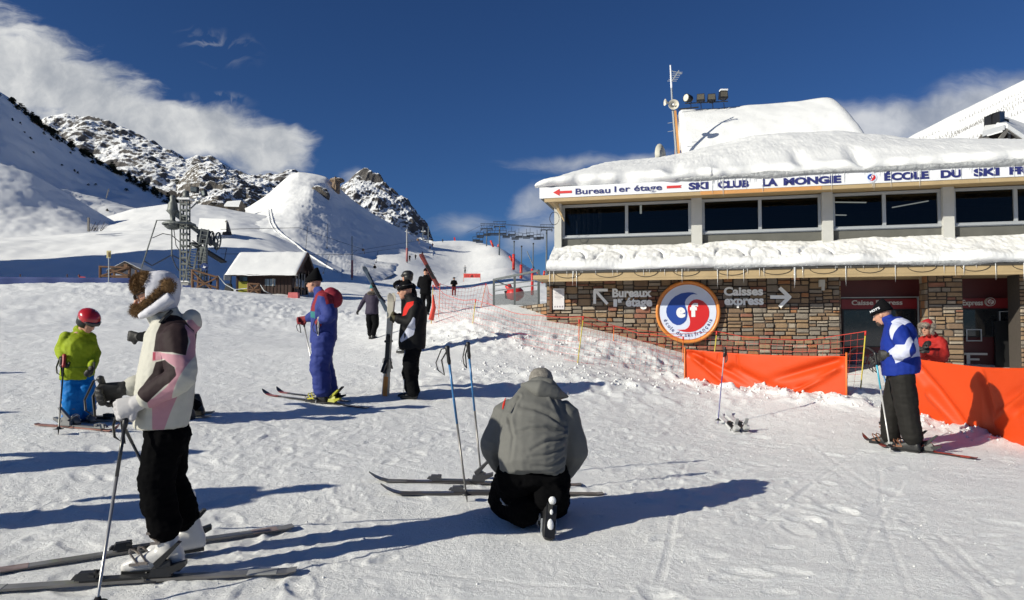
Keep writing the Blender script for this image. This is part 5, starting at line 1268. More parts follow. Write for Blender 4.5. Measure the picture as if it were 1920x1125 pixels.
# fur hat
f_, s_ = hv, V(0, 1, 0); M_HATW = F_('white_quilted_hat', (.55, .55, .60), bump=.2)
m_ = MB(); uu = V(.12, 0, 1)
m_.rings([ov(qp(a, b, 0), V(1, 0, -.15).normalized(), s_, rf, rs, 20, 2.1) for a, b, rf, rs in ((300, 586, .085, .088), (299, 565, .110, .105), (299, 545, .120, .110), (299, 530, .115, .106), (297, 516, .088, .082), (296, 509, .045, .045))])
# keep the face free: pull the front of the shell back below the brim
def hatfn(v, n):
    fx_ = qp(282, 552, 0).x; k_ = (v[:, 0] > fx_) & (v[:, 2] < qp(300, 541, 0).z+.0); v[k_, 0] = fx_+(v[k_, 0]-fx_)*.12; return v
hat = cloth(m_, .008, 'trapper_hat', M_HATW, woman, .003, 14, extra=hatfn)
m_ = MB(); m_.tube([qp(322, 556, .118), qp(300, 572, .115), qp(280, 585, .10), qp(262, 594, .06)], [.035, .035, .03, .02], 8)
cloth(m_, .008, 'ear_flap', M_HATW, woman, .002, 14); m_ = MB(); m_.tube([qp(322, 556, -.118), qp(300, 572, -.115), qp(280, 585, -.10)], [.026, .026, .022], 8); cloth(m_, .008, 'ear_flap', M_HATW, woman, .002, 14)
MB().ball(qp(314, 562, .125), (.014, .006, .014)).build('snap', P('brass_snap', (.1, .08, .04), .4, .5), hat, smooth=True)
bl = [(qp(268, 534, 0), (.060, .09, .068)), (qp(272, 529, .058), (.045, .045, .055)), (qp(272, 529, -.058), (.045, .045, .055)), (qp(314, 537, .105), (.042, .018, .046)), (qp(314, 537, -.105), (.042, .018, .046))]
for a, b, yl in ((296, 548, .118), (288, 556, .118), (280, 563, .112), (272, 569, .10), (266, 576, .085), (258, 580, .06), (252, 577, .035), (250, 584, .0), (256, 588, .03), (296, 548, -.118), (284, 558, -.115), (272, 569, -.10), (258, 580, -.06)):
    bl.append((qp(a, b, yl), (.019, .016, .019)))
for c, rr_ in [b[:2] for b in bl]: pass
m_ = MB()
for c, r3 in bl: m_.ball(c, tuple(x*.93 for x in r3), 12, 8)
fb = m_.build('fur_trim', M_FURB, woman, smooth=True, kind='stuff'); fur('fur_hair', bl, 12000, .022, M_FURB, woman, 3, w=.0013)
sunglasses(pt, body)
MB().tube([qp(322, 583, .09), qp(308, 596, .13), qp(300, 606, .14)], .012, 6).build('toggle_cord', M_BLK, woman)
MB().box(qp(289, 668, .245), (.012, .006, .045)).build('pink_tab', F_('pink_tab', (.60, .12, .16)), woman)
MB().prism([qp(297, 628, .2), qp(340, 618, .2), qp(341, 620, .2), qp(298, 630, .2)], (0, .01, 0)) if False else None
# skis and poles of the woman
M_SKG = P('grey_ski_top', (.13, .125, .12), .35, var=.5, vscale=5, coat=.3); M_SKB = P('black_ski_top', (.018, .018, .02), .3, var=.3, vscale=8, coat=.4)
M_SKR = P('red_ski_top', (.30, .05, .04), .35, var=.4, vscale=7, coat=.3); M_SKS = P('silver_ski_top', (.30, .30, .29), .4, var=.4, vscale=7)
def sk(label, t0, t1, length=None, d=None, rev=False, **kw):
    a = onground(*t0); b = onground(*t1)
    if length: b = a+(b-a).normalized()*length; b.z = gz(b.x, b.y)
    return ski_on(label, a, b, **kw)
sk('grey ski nearest the camera under the white boots', (556, 1079), (0, 1116), 1.85, mat=M_SKG, tip_mat=M_SKS, group=None, lift=.012, bindat=.49, width=.08)
sk('snowy grey ski of the woman in fur hat, farther from the camera', (549, 994), (60, 1072), 1.85, mat=M_SKG, tip_mat=P('worn_pink_print', (.24, .18, .17), .5, var=.6, vscale=14), lift=.012, bindat=.45, width=.08)
M_PBLK = P('black_pole', (.015, .015, .016), .3, spec=.7); M_PSIL = P('silver_pole', (.42, .41, .40), .3, .7)
tipn = onground(178, 1160); make_pole('black and silver ski pole in the near hand of the woman in the fur hat', tipn, q.w(qp(241, 752, .19)), M_PBLK, M_PSIL, split=.62, r=.0095, strapdir=1)
tipf = onground(330, 1000); make_pole('black ski pole in the far hand of the woman in fur hat', tipf, q.w(qp(186, 706, -.05)), M_PBLK, M_PBLK, r=.0095)

# ================= person hidden behind her, only boots, hand and shadow show
b2 = Vector(onground(362, 783)); q = Dig(b2, R(178)); D2 = b2.y
def stand(h=1.75, lean=0.0, arms='poles', stance=.12, knee=.05, wid=1.0):
    s = h/1.75; J = {'head': V(.02+lean, 0, 1.62), 'neck': V(0+lean*.8, 0, 1.46), 'shL': V(lean*.75, .18*wid, 1.42), 'shR': V(lean*.75, -.18*wid, 1.42), 'hipL': V(0, .09, .93), 'hipR': V(0, -.09, .93),
        'knL': V(knee, stance, .50), 'knR': V(knee, -stance, .50), 'anL': V(0, stance, .11), 'anR': V(0, -stance, .11)}
    if arms == 'poles': J.update(elL=V(.05+lean*.6, .28, 1.15), elR=V(.05+lean*.6, -.28, 1.15), wrL=V(.27+lean*.5, .24, 1.08), wrR=V(.27+lean*.5, -.24, 1.08))
    elif arms == 'down': J.update(elL=V(-.02, .27, 1.14), elR=V(-.02, -.27, 1.14), wrL=V(.05, .30, .88), wrR=V(.05, -.30, .88))
    return {a: b*s for a, b in J.items()}
J = stand(1.72, .30, knee=.15); J['wrL'] = q(262, 632, 8.5); J['elL'] = (J['shL']+J['wrL'])/2+V(0, 0, -.1)
J.update(head=q(298, 566, D2), neck=q(305, 590, D2), shL=q(308, 606, D2-.17), shR=q(308, 606, D2+.17), hipL=q(325, 690, D2-.09), hipR=q(325, 690, D2+.09), knL=q(335, 735, D2-.1), knR=q(335, 735, D2+.1), elL=q(285, 630, D2-.2), elR=q(300, 650, D2+.2), wrR=q(290, 660, D2+.1))
pr, pt, body, jk, j = make_person(dict(label='person in black hidden behind the woman in fur hat, gloved hand showing', loc=b2, rz=R(178), J=J, voxel=.02, collar=.05, bootmat=M_BLK, hsc=1.5, handdirL=(1, 0, .1)))
beanie(pt, body, M_BLACKF)
sk('ski of the hidden person in black, half seen beside the cream jacket', (402, 775), (300, 778), 1.5, mat=M_SKG, lift=.01)
sk('second ski of the hidden person in black, nearer the camera', (396, 783), (296, 786), 1.5, mat=M_SKG, lift=.01)

# ================= child in lime jacket
b3 = onground(146, 792); dch = b3.y; rzc = R(-38); q = Dig(b3, rzc); D0 = dch
J = {'head': q(166, 603, D0-.06), 'neck': q(152, 620, D0), 'shL': q(168, 632, D0+.06), 'shR': q(126, 632, D0-.05), 'elL': q(178, 662, D0+.1), 'wrL': q(172, 690, D0-.08), 'elR': q(114, 655, D0-.02), 'wrR': q(118, 672, D0-.14),
     'hipL': q(156, 702, D0+.04), 'hipR': q(134, 702, D0-.02), 'knL': q(163, 738, D0), 'knR': q(137, 742, D0-.06), 'anL': q(162, 778, D0+.1), 'anR': q(133, 788, D0-.06)}
M_LIME = F_('lime_jacket', (.24, .31, .012), patches=[('grn', (.10, .19, .02))])
lim = make_person(dict(label='child in lime green jacket, blue trousers and red helmet looking down at the skis', loc=b3, rz=rzc, J=J, voxel=.012, sc=.80, headsc=1.12, face=(.75, .25, -.65), headup=(.4, 0, 1), jacket=M_LIME, jw=1.0, hem=-.06,
    jpatch=[('grn', lambda v: .02-np.abs(v[:, 2]-.60)-.012)], trousers=F_('bright_blue_trousers', (.0, .13, .42), .6), legr=[.125, .112, .108, .115], cuff=.97, twr=.012, tws=9, jwr=.010, jws=9, seed=8, torso=[(.155, .12), (.15, .115), (.165, .12), (.15, .10)], handdirR=(.3, 0, -1), palmR=(1, 0, 0), bootmat=P('grey_boot', (.12, .12, .12), .4), booth=.2, hsc=1.2))
M_RHEL = P('red_helmet', (.42, .015, .02), .25, coat=.6, var=.04)
pt = lim[1]; h_ = helmet(pt, lim[2], M_RHEL, .95)
MB().tube([pt(.105, .03, .06), pt(.06, .035, .118), pt(-.02, .04, .142), pt(-.1, .035, .10), pt(-.135, .03, .045)], .013, 6, squash=.4).build('helmet_stripe', M_WHITE, h_)
MB().tube([pt(.105, -.04, .06), pt(.06, -.045, .115), pt(-.02, -.05, .135), pt(-.1, -.045, .095)], .008, 6, squash=.4).build('helmet_stripe', M_BLK, h_)
goggles(pt, lim[2], 1.0, .03)
MB().box(q(176, 684, D0-.1), (.05, .01, .06)).build('lift_pass', M_BLK, lim[0])
sk('pale red child ski in front, lying toward the woman in the fur hat', (68, 797), (222, 809), None, mat=P('worn_red_child_ski', (.30, .15, .12), .45, var=.5, vscale=9), width=.07, lift=.008, bindat=.55, bind_mat=P('grey_binding', (.2, .2, .2), .5))
sk('dark child ski behind the pale red one', (118, 783), (240, 788), None, mat=M_SKB, width=.07, lift=.008, bindat=.4)
make_pole('short black ski pole with red grip in the right hand of the child', onground(109, 816), q.w(q(121, 664, D0-.16)), M_PBLK, r=.008, grip=P('red_grip', (.3, .02, .02), .5))

# ================= man in purple and red suit
a_ = onground(492, 741); t_ = onground(690, 766); dirp = (a_-t_); rzp = math.atan2(dirp.y, dirp.x)
b4 = onground(612, 754); q = Dig(b4, rzp); qp = q.plane
M_PUR = F_('purple_blue_suit', (.028, .042, .19), patches=[('red', (.20, .020, .03)), ('teal', (.03, .16, .17))])
z6 = lambda x, y: (540+x/3.75, 480+y/3.75)
redp = q.poly([z6(*p_) for p_ in ((165, 385), (185, 300), (225, 235), (255, 205), (300, 205), (345, 250), (360, 330), (325, 345), (300, 290), (255, 280), (228, 300), (218, 345), (222, 392))], .1)
teal = q.poly([z6(*p_) for p_ in ((160, 385), (222, 392), (225, 440), (180, 432), (158, 410))], .1)
J = {'head': qp(589, 531, 0), 'neck': qp(599, 549, 0), 'shL': qp(607, 560, .18), 'shR': qp(603, 559, -.18), 'elL': qp(618, 594, .27), 'wrL': qp(602, 601, .21), 'elR': qp(592, 592, -.26), 'wrR': qp(576, 597, -.24),
     'hipL': qp(608, 634, .1), 'hipR': qp(606, 634, -.1), 'knL': qp(600, 682, .12), 'knR': qp(604, 680, -.1), 'anL': qp(604, 736, .13), 'anR': qp(619, 734, -.14), 'chest': qp(606, 577, 0), 'waist': qp(607, 608, 0)}
jr = [(qp(607, 640, 0), .175, .20), (qp(607, 622, 0), .175, .20), (qp(607, 608, 0), .17, .19), (qp(607, 590, 0), .18, .21), (qp(607, 572, 0), .165, .205), (qp(608, 556, 0), .13, .17), (qp(604, 546, 0), .09, .10)]
pm = make_person(dict(label='man in purple blue and red ski suit and pointed black hat', loc=b4, rz=rzp, J=J, voxel=.015, jrings=jr, face=(1, 0, -.12), jacket=M_PUR, trousers=F_('purple_blue_trousers', (.028, .042, .19)), jpatch=[('red', side(redp)), ('teal', side(teal))],
    glove=F_('red_black_glove', (.22, .03, .035)), legr=[.145, .125, .112, .10], cuff=.98, jwr=.010, twr=.016, tws=6, sleeve=[.10, .085, .07, .055], seed=21, collar=.07, bootmat=M_BLK, bucklemat=P('yellow_buckle', (.5, .45, .02), .4), hsc=1.2, sc=1.06))
pm[0]['label'] = 'man in purple blue and red ski suit and pointed black hat'
beanie(pm[1], pm[2], M_BLACKF, 1.1, peak=.05, lean=-.03, voxel=.01); sunglasses(pm[1], pm[2], 1.05)
m_ = MB(); m_.ball(qp(628, 560, 0), (.10, .14, .135), 14, 10, Matrix.Rotation(R(12), 3, 'Y')); m_.ball(qp(622, 549, 0), (.10, .13, .07), 12, 8); cloth(m_, .015, 'maroon_backpack', F_('maroon_pack', (.22, .02, .035)), pm[0], .008, 9)
M_PWH = P('white_pole', (.52, .51, .50), .35, .3)
make_pole('white ski pole in the near hand of the man in the purple suit', onground(592, 757), q.w(qp(598, 594, .25)), M_PWH, grip=P('grey_grip', (.35, .34, .33), .5), r=.010)
make_pole('grey ski pole in the far hand of the man in the purple suit', onground(597, 742), q.w(qp(567, 594, -.25)), M_PSIL, r=.009)
sk('nearer red and black ski under the man in the purple suit', (690, 767), (491, 740), None, mat=M_SKB, tip_mat=M_SKR, bindat=.42, bc=P('yellow_binding', (.34, .34, .02), .4), width=.08)
sk('farther red and black ski under the man in the purple suit', (655, 753), (518, 735), None, mat=M_SKB, tip_mat=M_SKR, bindat=.3, width=.08)

# ================= man in black, red and white jacket holding skis
b5 = onground(771, 747); q = Dig(b5, R(183)); qp = q.plane
M_BRW = F_('black_red_white_jacket', (.006, .006, .007), patches=[('red', (.50, .02, .015)), ('wht', (.50, .52, .62))])
z6 = lambda x, y: (540+x/3.75, 480+y/3.75)
wp_ = q.poly([z6(*p_) for p_ in ((782, 600), (782, 585), (840, 500), (870, 460), (885, 425), (900, 440), (898, 500), (885, 555), (850, 575), (795, 608))], .2)
rp_ = q.poly([z6(*p_) for p_ in ((798, 425), (805, 370), (830, 325), (885, 315), (885, 345), (850, 375), (830, 415))], .2)
J = {'head': qp(760, 545, 0), 'neck': qp(771, 562, 0), 'shL': qp(780, 575, .18), 'shR': qp(776, 574, -.18), 'elL': qp(772, 605, .26), 'wrL': qp(742, 597, .16), 'elR': qp(768, 603, -.24), 'wrR': qp(744, 593, -.06),
     'hipL': qp(775, 650, .1), 'hipR': qp(773, 650, -.1), 'knL': qp(767, 697, .1), 'knR': qp(772, 697, -.08), 'anL': qp(776, 737, .09), 'anR': qp(771, 735, -.1), 'chest': qp(777, 590, 0), 'waist': qp(776, 625, 0)}
jr = [(qp(773, 654, 0), .19, .22), (qp(773, 640, 0), .19, .22), (qp(774, 615, 0), .185, .22), (qp(776, 595, 0), .18, .22), (qp(778, 578, 0), .16, .21), (qp(778, 566, 0), .12, .16), (qp(774, 558, 0), .09, .1)]
m5 = make_person(dict(label='man in black jacket with red shoulder and white side panel, holding skis upright', loc=b5, rz=R(183), J=J, voxel=.016, jrings=jr, face=(1, .05, -.15), jacket=M_BRW, jpatch=[('red', side(rp_)), ('wht', side(wp_))], legr=[.12, .095, .085, .09], cuff=.97, seed=31, collar=.08,
    bootmat=M_BLK, boots='walk', handdirL=(.7, -.5, .1), palmL=(-.3, -1, 0), glove=F_('olive_glove', (.05, .045, .025)), sc=1.03, jwr=.009, twr=.014))
beanie(m5[1], m5[2], M_BLACKF, 1.08, voxel=.01); goggles(m5[1], m5[2], 1.0, .05); sunglasses(m5[1], m5[2])
def upright_ski(label, bot, top, face_dir, mat, tipm, **kw):
    a, b = Vector(bot), Vector(top); x = (b-a).normalized(); z = Vector(face_dir); z = (z-x*z.dot(x)).normalized(); y = z.cross(x)
    return make_ski(label, (b-a).length, (a+b)/2, 0, mat, tipm, quat=Matrix((x, y, z)).transposed().to_quaternion(), **kw)
M_BEI = P('beige_ski_top', (.42, .40, .34), .35, var=.12, vscale=6, coat=.3); M_ORS = P('orange_ski_tail', (.55, .22, .05), .4, var=.3, vscale=12)
sb = onground(722, 743); st = q.w(qp(734, 549, .02)); 
s1 = upright_ski('beige and orange ski held upright, facing the camera', sb, st, (-.15, -1, .1), M_BEI, None, width=.082, bindat=.42)
n_ = s1.children[0]; 
MB().box((-.76*.95+.09, 0, .014), (.30, .07, .004)).build('ski_graphic', M_ORS, s1); MB().box((-.62, 0, .0145), (.40, .012, .005)).build('ski_graphic', P('orange_line', (.5, .2, .02), .5), s1)
upright_ski('beige and orange ski held upright, behind its twin', sb+V(.0, .035, 0), st+V(.0, .035, 0), (.15, 1, -.1), M_BEI, M_ORS, width=.09, bindat=.42)
for dx_, lab in ((757, 'thin ski pole at the legs of the man holding skis, left one'), (764, 'thin ski pole at the legs of the man holding skis, right one')):
    t0 = at(dx_, 733, b5.y-.12); make_pole(lab, V(t0.x, t0.y, gz(t0.x, t0.y)+.0), at(dx_+3, 625, b5.y-.2), M_PSIL, r=.007, strap=False)

# ================= helmeted person behind him
b6 = Vector((at(768, 600, 14.6).x, 14.6, 0)); b6.z = gz(b6.x, b6.y); J = stand(1.74, .05); J['elL'] = V(.15, .33, 1.42); J['wrL'] = V(.22, .12, 1.5); J['elR'] = V(.15, -.33, 1.42); J['wrR'] = V(.22, -.12, 1.5)
m6 = make_person(dict(label='person in black with black helmet, seen behind the man holding skis', loc=b6, rz=R(160), J=J, voxel=.022, seed=3)); helmet(m6[1], m6[2], M_BLK); goggles(m6[1], m6[2], 1, .02)
# ================= dark man with red skis on the shoulder
b7 = Vector((at(798, 580, 25).x, 25, 0)); b7.z = gz(b7.x, b7.y); k7 = (b7.z, )
J = stand(1.72); J['elR'] = V(.1, -.32, 1.35); J['wrR'] = V(.05, -.12, 1.52); J['anL'] += V(.16, 0, 0); J['anR'] -= V(.16, 0, -.03)
m7 = make_person(dict(label='man in dark clothes walking up the slope with red skis on his shoulder', loc=b7, rz=R(80), J=J, voxel=.028, boots='walk', sc=1.05, seed=6)); beanie(m7[1], m7[2], M_BLACKF, voxel=.015, fold=False)
c7 = at(797, 505, 24.7)
upright_ski('red ski carried on the shoulder of the man in dark clothes', c7+V(.42, .15, -.62), c7+V(-.18, -.2, .55), (0, -1, .3), M_SKR, None); upright_ski('second red ski under the first on the shoulder of the man in dark clothes', c7+V(.49, .15, -.60), c7+V(-.11, -.2, .57), (0, -1, .3), P('dark_red_ski', (.14, .02, .02), .4), None)
# ================= woman walking up with dark skis
b8 = Vector((at(697, 634, 20.5).x, 20.5, 0)); b8.z = gz(b8.x, b8.y); J = stand(1.62, .04, arms='down'); rz8 = R(70); q = Dig(b8, rz8)
J['elL'] = V(.02, .34, 1.1); J['wrL'] = V(-.02, .46, .86); J['elR'] = V(.08, -.34, 1.12); J['wrR'] = V(.30, -.20, 1.14); J['anL'] += V(.12, 0, 0); J['anR'] -= V(.12, 0, -.02)
m8 = make_person(dict(label='woman in dark purple jacket with fur collar walking up, dark skis over her shoulder', loc=b8, rz=rz8, J=J, voxel=.022, jacket=F_('dark_purple_jacket', (.035, .028, .05)), boots='ski', seed=9, legr=[.12, .095, .08, .085], cuff=.97)); beanie(m8[1], m8[2], F_('turquoise_hat', (.02, .15, .17)), voxel=.014)
fur('fur_collar', [(m8[4]['neck']+V(-.03, 0, .02), (.11, .12, .05))], 1500, .05, M_FURG, m8[0], 5, w=.004)
c8 = at(700, 545, 20.3)
for i, lab in enumerate(('dark blue grey ski over the shoulder of the walking woman', 'second dark ski against the first over the shoulder of the walking woman')):
    upright_ski(lab, at(725+2*i, 584, 20.2), at(681+3*i, 501, 20.6+.1*i), (0, -1, .4), P('blue_grey_ski', (.05, .07, .10), .4), None)
# ================= skiers farther up
def farperson(label, px, pyf, hpx, jac, tro, rz, d=None, group=None, sk_=False, hat=None, vx=.05, arms='poles'):
    b = onground(px, pyf, d); d_ = b.y; h = hpx*d_/F; h = max(.9, min(1.95, h)); f = h/1.75
    r_ = make_person(dict(label=label, loc=b, rz=rz, J={a: c*f for a, c in stand(1.75, .08, arms).items()}, sc=f, voxel=vx*f, jacket=jac, trousers=tro, boots='walk', glove=None, noface=True, bvox=.03*f, jwr=0, twr=0, jsm=2, group=group))
    MB().ball(r_[1](-.01, 0, .04), .115*f, 8, 6).build('helmet', hat or M_BLK, r_[0], smooth=True); return r_[0]
M_NV = F_('navy_cloth', (.02, .025, .05)); M_REDF = F_('red_cloth', (.35, .03, .03)); M_GRF = F_('grey_cloth', (.25, .26, .28))
farperson('skier in black jacket and red trousers gliding down above the net fence', 851, 556, 36, M_BLACKF, F_('dark_red_trousers', (.16, .02, .02)), R(-80))
farperson('small skier in grey jacket just above the red slope banner', 872, 513, 15, M_GRF, M_BLACKF, R(-100))
GR = 'people riding the drag lift at the foot of the white cone'
far = farperson('person in dark clothes riding the drag lift, the lowest one', 702, 514, 18, M_BLACKF, M_BLACKF, R(70), group=GR)
for (px, py, hp, lab, mm) in ((768, 491, 13, 'drag lift rider in red, first of the upper row', M_BLACKF), (779, 487, 11, 'drag lift rider next to the upper pylon, second of the row', M_BLACKF), (792, 481, 9, 'drag lift rider just under the dark rock, third of the row', M_BLACKF), (806, 470, 9, 'drag lift rider high on the piste edge, fourth of the row', M_BLACKF), (811, 464, 9, 'reddish drag lift rider at the crest', M_REDF), (803, 462, 8, 'drag lift rider farthest up beside the thin pole', M_NV)):
    o = farperson(lab.replace('in red, ', ''), px, py, hp, mm, M_BLACKF, R(70), group=GR)
farperson('tiny skier standing on the crest of the piste', 830, 455, 7, M_BLACKF, M_BLACKF, R(90))

# ================= kneeling man
b9 = V(at(1000, 960, 5.05).x, 5.05, 0); b9.z = gz(b9.x, b9.y); q = Dig(b9, R(94))
J = {'head': q(1016, 726, 5.50), 'neck': q(1008, 738, 5.38), 'shL': q(956, 776, 5.22), 'shR': q(1053, 778, 5.22), 'elL': q(927, 834, 5.22), 'wrL': q(941, 880, 5.40), 'elR': q(1074, 845, 5.2), 'wrR': q(1042, 905, 5.42),
     'hipL': q(968, 893, 5.0), 'hipR': q(1030, 893, 5.0), 'knL': q(952, 938, 5.42), 'knR': q(1032, 945, 5.50), 'anL': q(985, 958, 4.96), 'anR': q(1034, 930, 4.92), 'chest': q(1000, 778, 5.22), 'waist': q(998, 842, 5.06)}
J['toeR'] = q(1030, 1000, 4.78); J['toeL'] = q(1000, 968, 4.95)
def kring():
    return [(q(997, 901, 4.98), .185, .205), (q(997, 884, 4.99), .21, .235), (q(997, 855, 5.03), .22, .25), (q(999, 822, 5.10), .22, .255), (q(1000, 790, 5.18), .205, .245), (q(1003, 762, 5.25), .18, .215), (q(1006, 740, 5.32), .14, .155), (q(1008, 722, 5.38), .09, .10)]
def kex(m_, j, pt): pass
M_KJ = F_('grey_anorak', (.125, .125, .118), patches=[('redp', (.50, .03, .02)), ('redq', (.50, .03, .02))])
M_KH = F_('grey_hood', (.125, .125, .118)); rk = q(945, 755, 5.0); rq = q(1058, 803, 5.0)
def kfold(v, n):
    """creases pulled from the right armpit across the back, slack folds above the hem, seams at the sleeves"""
    yz = v[:, 1:3]; back = sst(-n[:, 0], -.1, .5); out = np.zeros(len(v))
    wob = .010*np.column_stack([fbm(v*6, 2, seed=3), fbm(v*6+9, 2, seed=4)])
    L_ = [([(1056, 798), (1030, 775), (1000, 762), (975, 760)], .020, .022), ([(1056, 806), (1022, 795), (990, 795), (965, 806)], .018, .020), ([(1054, 815), (1020, 818), (990, 832)], .016, .018), ([(1050, 832), (1015, 842), (985, 845)], .013, .016),
          ([(1052, 850), (1020, 862), (990, 862)], .014, .016), ([(1054, 868), (1025, 880), (995, 880), (965, 872)], .014, .015), ([(952, 780), (960, 815), (952, 850)], .012, .016), ([(1034, 742), (1046, 765), (1055, 795)], .016, .016), ([(975, 745), (962, 762), (952, 790)], .012, .014),
          ([(940, 886), (970, 895), (1000, 898), (1030, 894), (1052, 884)], .010, .009)]
    for pl, a, w in L_:
        P_ = np.array([(lambda q_: (q_.y, q_.z))(q(x, y, 5.08)) for x, y in pl]); d = np.full(len(v), 9.0); tt = np.zeros(len(v))
        for k_ in range(len(P_)-1):
            e = P_[k_+1]-P_[k_]; r_ = yz+wob-P_[k_]; t = np.clip((r_@e)/(e@e), 0, 1); dk = np.sqrt(((r_-t[:, None]*e)**2).sum(1)); m_ = dk < d; d[m_] = dk[m_]; tt[m_] = ((k_+t)/(len(P_)-1))[m_]
        f_ = 1-.75*tt; out += f_*(-a*np.exp(-(d/(w*.55))**2)+.6*a*np.exp(-((d-w*1.3)/(w*.8))**2))
    return v+n*(out*back)[:, None]
def capsule_patch(a, b, r): 
    a = np.array(a[:]); b = np.array(b[:]); e = b-a
    return lambda v: r-np.sqrt((((v-a)-np.clip(((v-a)@e)/(e@e), 0, 1)[:, None]*e)**2).sum(1))
km = make_person(dict(label='man in grey hooded anorak kneeling with his back to the camera, fastening his skis', loc=b9, rz=R(94), J=J, voxel=.010, jrings=kring(), face=(.7, 0, -.7), headup=(.7, 0, .7), jacket=M_KJ, jsm=5, jextra=kex, jfn=kfold, sleeve=[.13, .115, .10, .062], slen=.95, glove=None, seed=14, jwr=.007, jws=3.6, collar=.0,
    jpatch=[('redp', capsule_patch(q(945, 770, 5.05), q(948, 752, 5.08), .0)), ('redq', lambda v: np.full(len(v), -1.0))], legr=[.15, .14, .125, .12], trousers=F_('black_ski_trousers', (.003, .003, .0035), .95, spec=.03), twr=.012, cuff=1.0, handdirL=(.6, -.2, -.8), handdirR=(.6, .2, -.8), curlL=.6, curlR=.6, palmL=(0, -1, 0),
    bootdirR=q(1028, 1010, 4.74)-q(1034, 928, 4.93), bootupR=(1, 0, .3), bootdirL=(.9, -.3, 0), bootupL=(0, .3, 1), booth=.22, sc=1.0))
# boots need their own heel points: move them to the ankles
for o in list(km[0].children):
    if o.name.split('.')[0] == 'ski_boot': bpy.data.objects.remove(o)
J9 = km[4]
bt = ski_boot(km[0], q(1036, 930, 4.86), (q(1030, 1008, 4.72)-q(1036, 930, 4.86)), .98, M_BLK, mat2=M_ALU, h=.22, up=(1, 0, .2))
m_ = MB(); fb_ = (q(1030, 1008, 4.72)-q(1036, 930, 4.86)).normalized()
for t_, r3 in ((.03, (.020, .028, .03)), (.20, (.012, .022, .045)), (.11, (.008, .012, .02))): m_.ball(q(1036, 930, 4.86)+fb_*t_+V(-.012, 0, 0), r3, 9, 6)
m_.build('packed_snow', M_ROOFS, km[0], smooth=True, kind='stuff')
MB().box(q(1033, 935, 4.85)+fb_*.09+V(-.004, 0, 0), (.012, .03, .10), Matrix.Rotation(.1, 3, 'X')).build('sole_tread', P('dark_rubber', (.03, .03, .03), .9), km[0])
ski_boot(km[0], q(1003, 960, 4.98), V(.9, .25, -.1), .9, M_BLK, h=.2, up=(-.2, .9, .5))
# hood lying on the neck and the grey hair showing above it
m_ = MB(); m_.rings([ov(q(a, b, c), q.M@Vector((.1, -.9, -.35)).normalized(), V(0, 1, 0), rf, rs) for a, b, c, rf, rs in ((975, 712, 5.30, .03, .03), (990, 712, 5.25, .06, .06), (1010, 718, 5.2, .075, .08), (1030, 724, 5.19, .07, .075), (1048, 732, 5.22, .045, .05), (1060, 738, 5.25, .015, .02))])
m2 = MB(); hd = [q(978, 722, 5.30), q(994, 725, 5.22), q(1013, 730, 5.14), q(1040, 738, 5.16), q(1066, 744, 5.28)]
m2.tube(hd, [.02, .045, .070, .062, .012], 14); m2.tube([q(995, 716, 5.29), q(1010, 716, 5.26), q(1030, 722, 5.24), q(1056, 740, 5.26)], [.03, .045, .055, .02], 12)
cloth(m2, .009, 'hood', M_KH, km[0], .005, 7, seed=5, smooth=9)
m_ = MB(); m_.ball(q(1014, 713, 5.38), (.115, .098, .100), 16, 10); cloth(m_, .010, 'hair', M_HAIRG, km[0], .004, 30)
MB().tube([q(947, 745, 5.10)+V(-.05, 0, 0), q(944, 757, 5.07)+V(-.045, 0, 0), q(942, 766, 5.05)+V(-.04, 0, 0)], [.003, .009, .004], 6).build('red_lining', F_('red_lining', (.55, .03, .02)), km[0])
# his skis and poles
KS = P('grey_black_ski_top', (.055, .05, .05), .3, var=.5, vscale=6, coat=.3)
sk('grey black ski of the kneeling man, the farther one with pale tip', (1090, 912), (691, 906), None, mat=KS, tip_mat=M_SKG, width=.078, bindat=.58, bind_mat=P('grey_black_binding', (.05, .05, .055), .35))
sk('black ski of the kneeling man, the nearer one', (1131, 929), (713, 928), None, mat=KS, tip_mat=None, width=.078, bindat=.55, bind_mat=P('grey_black_binding', (.05, .05, .055), .35))
for t_ in (((1040, 911), (1086, 911)), ((1060, 927), (1110, 928))):
    pass
M_PBL = P('blue_pole', (.03, .15, .35), .3, var=.35, vscale=9, spec=.6); M_PGR = P('grey_pole', (.16, .155, .15), .35, .5)
pt1 = onground(876, 942); make_pole('blue and grey ski pole planted in front, basket beside the near ski', pt1, at(838, 648, pt1.y-.02), M_PBL, M_PGR, split=.5, strapdir=1, r=.0095)
pt2 = onground(903, 903); make_pole('blue and grey ski pole planted behind, closer to the kneeling man', pt2, at(877, 641, pt2.y), M_PBL, M_PGR, split=.5, strapdir=.5, r=.0095)

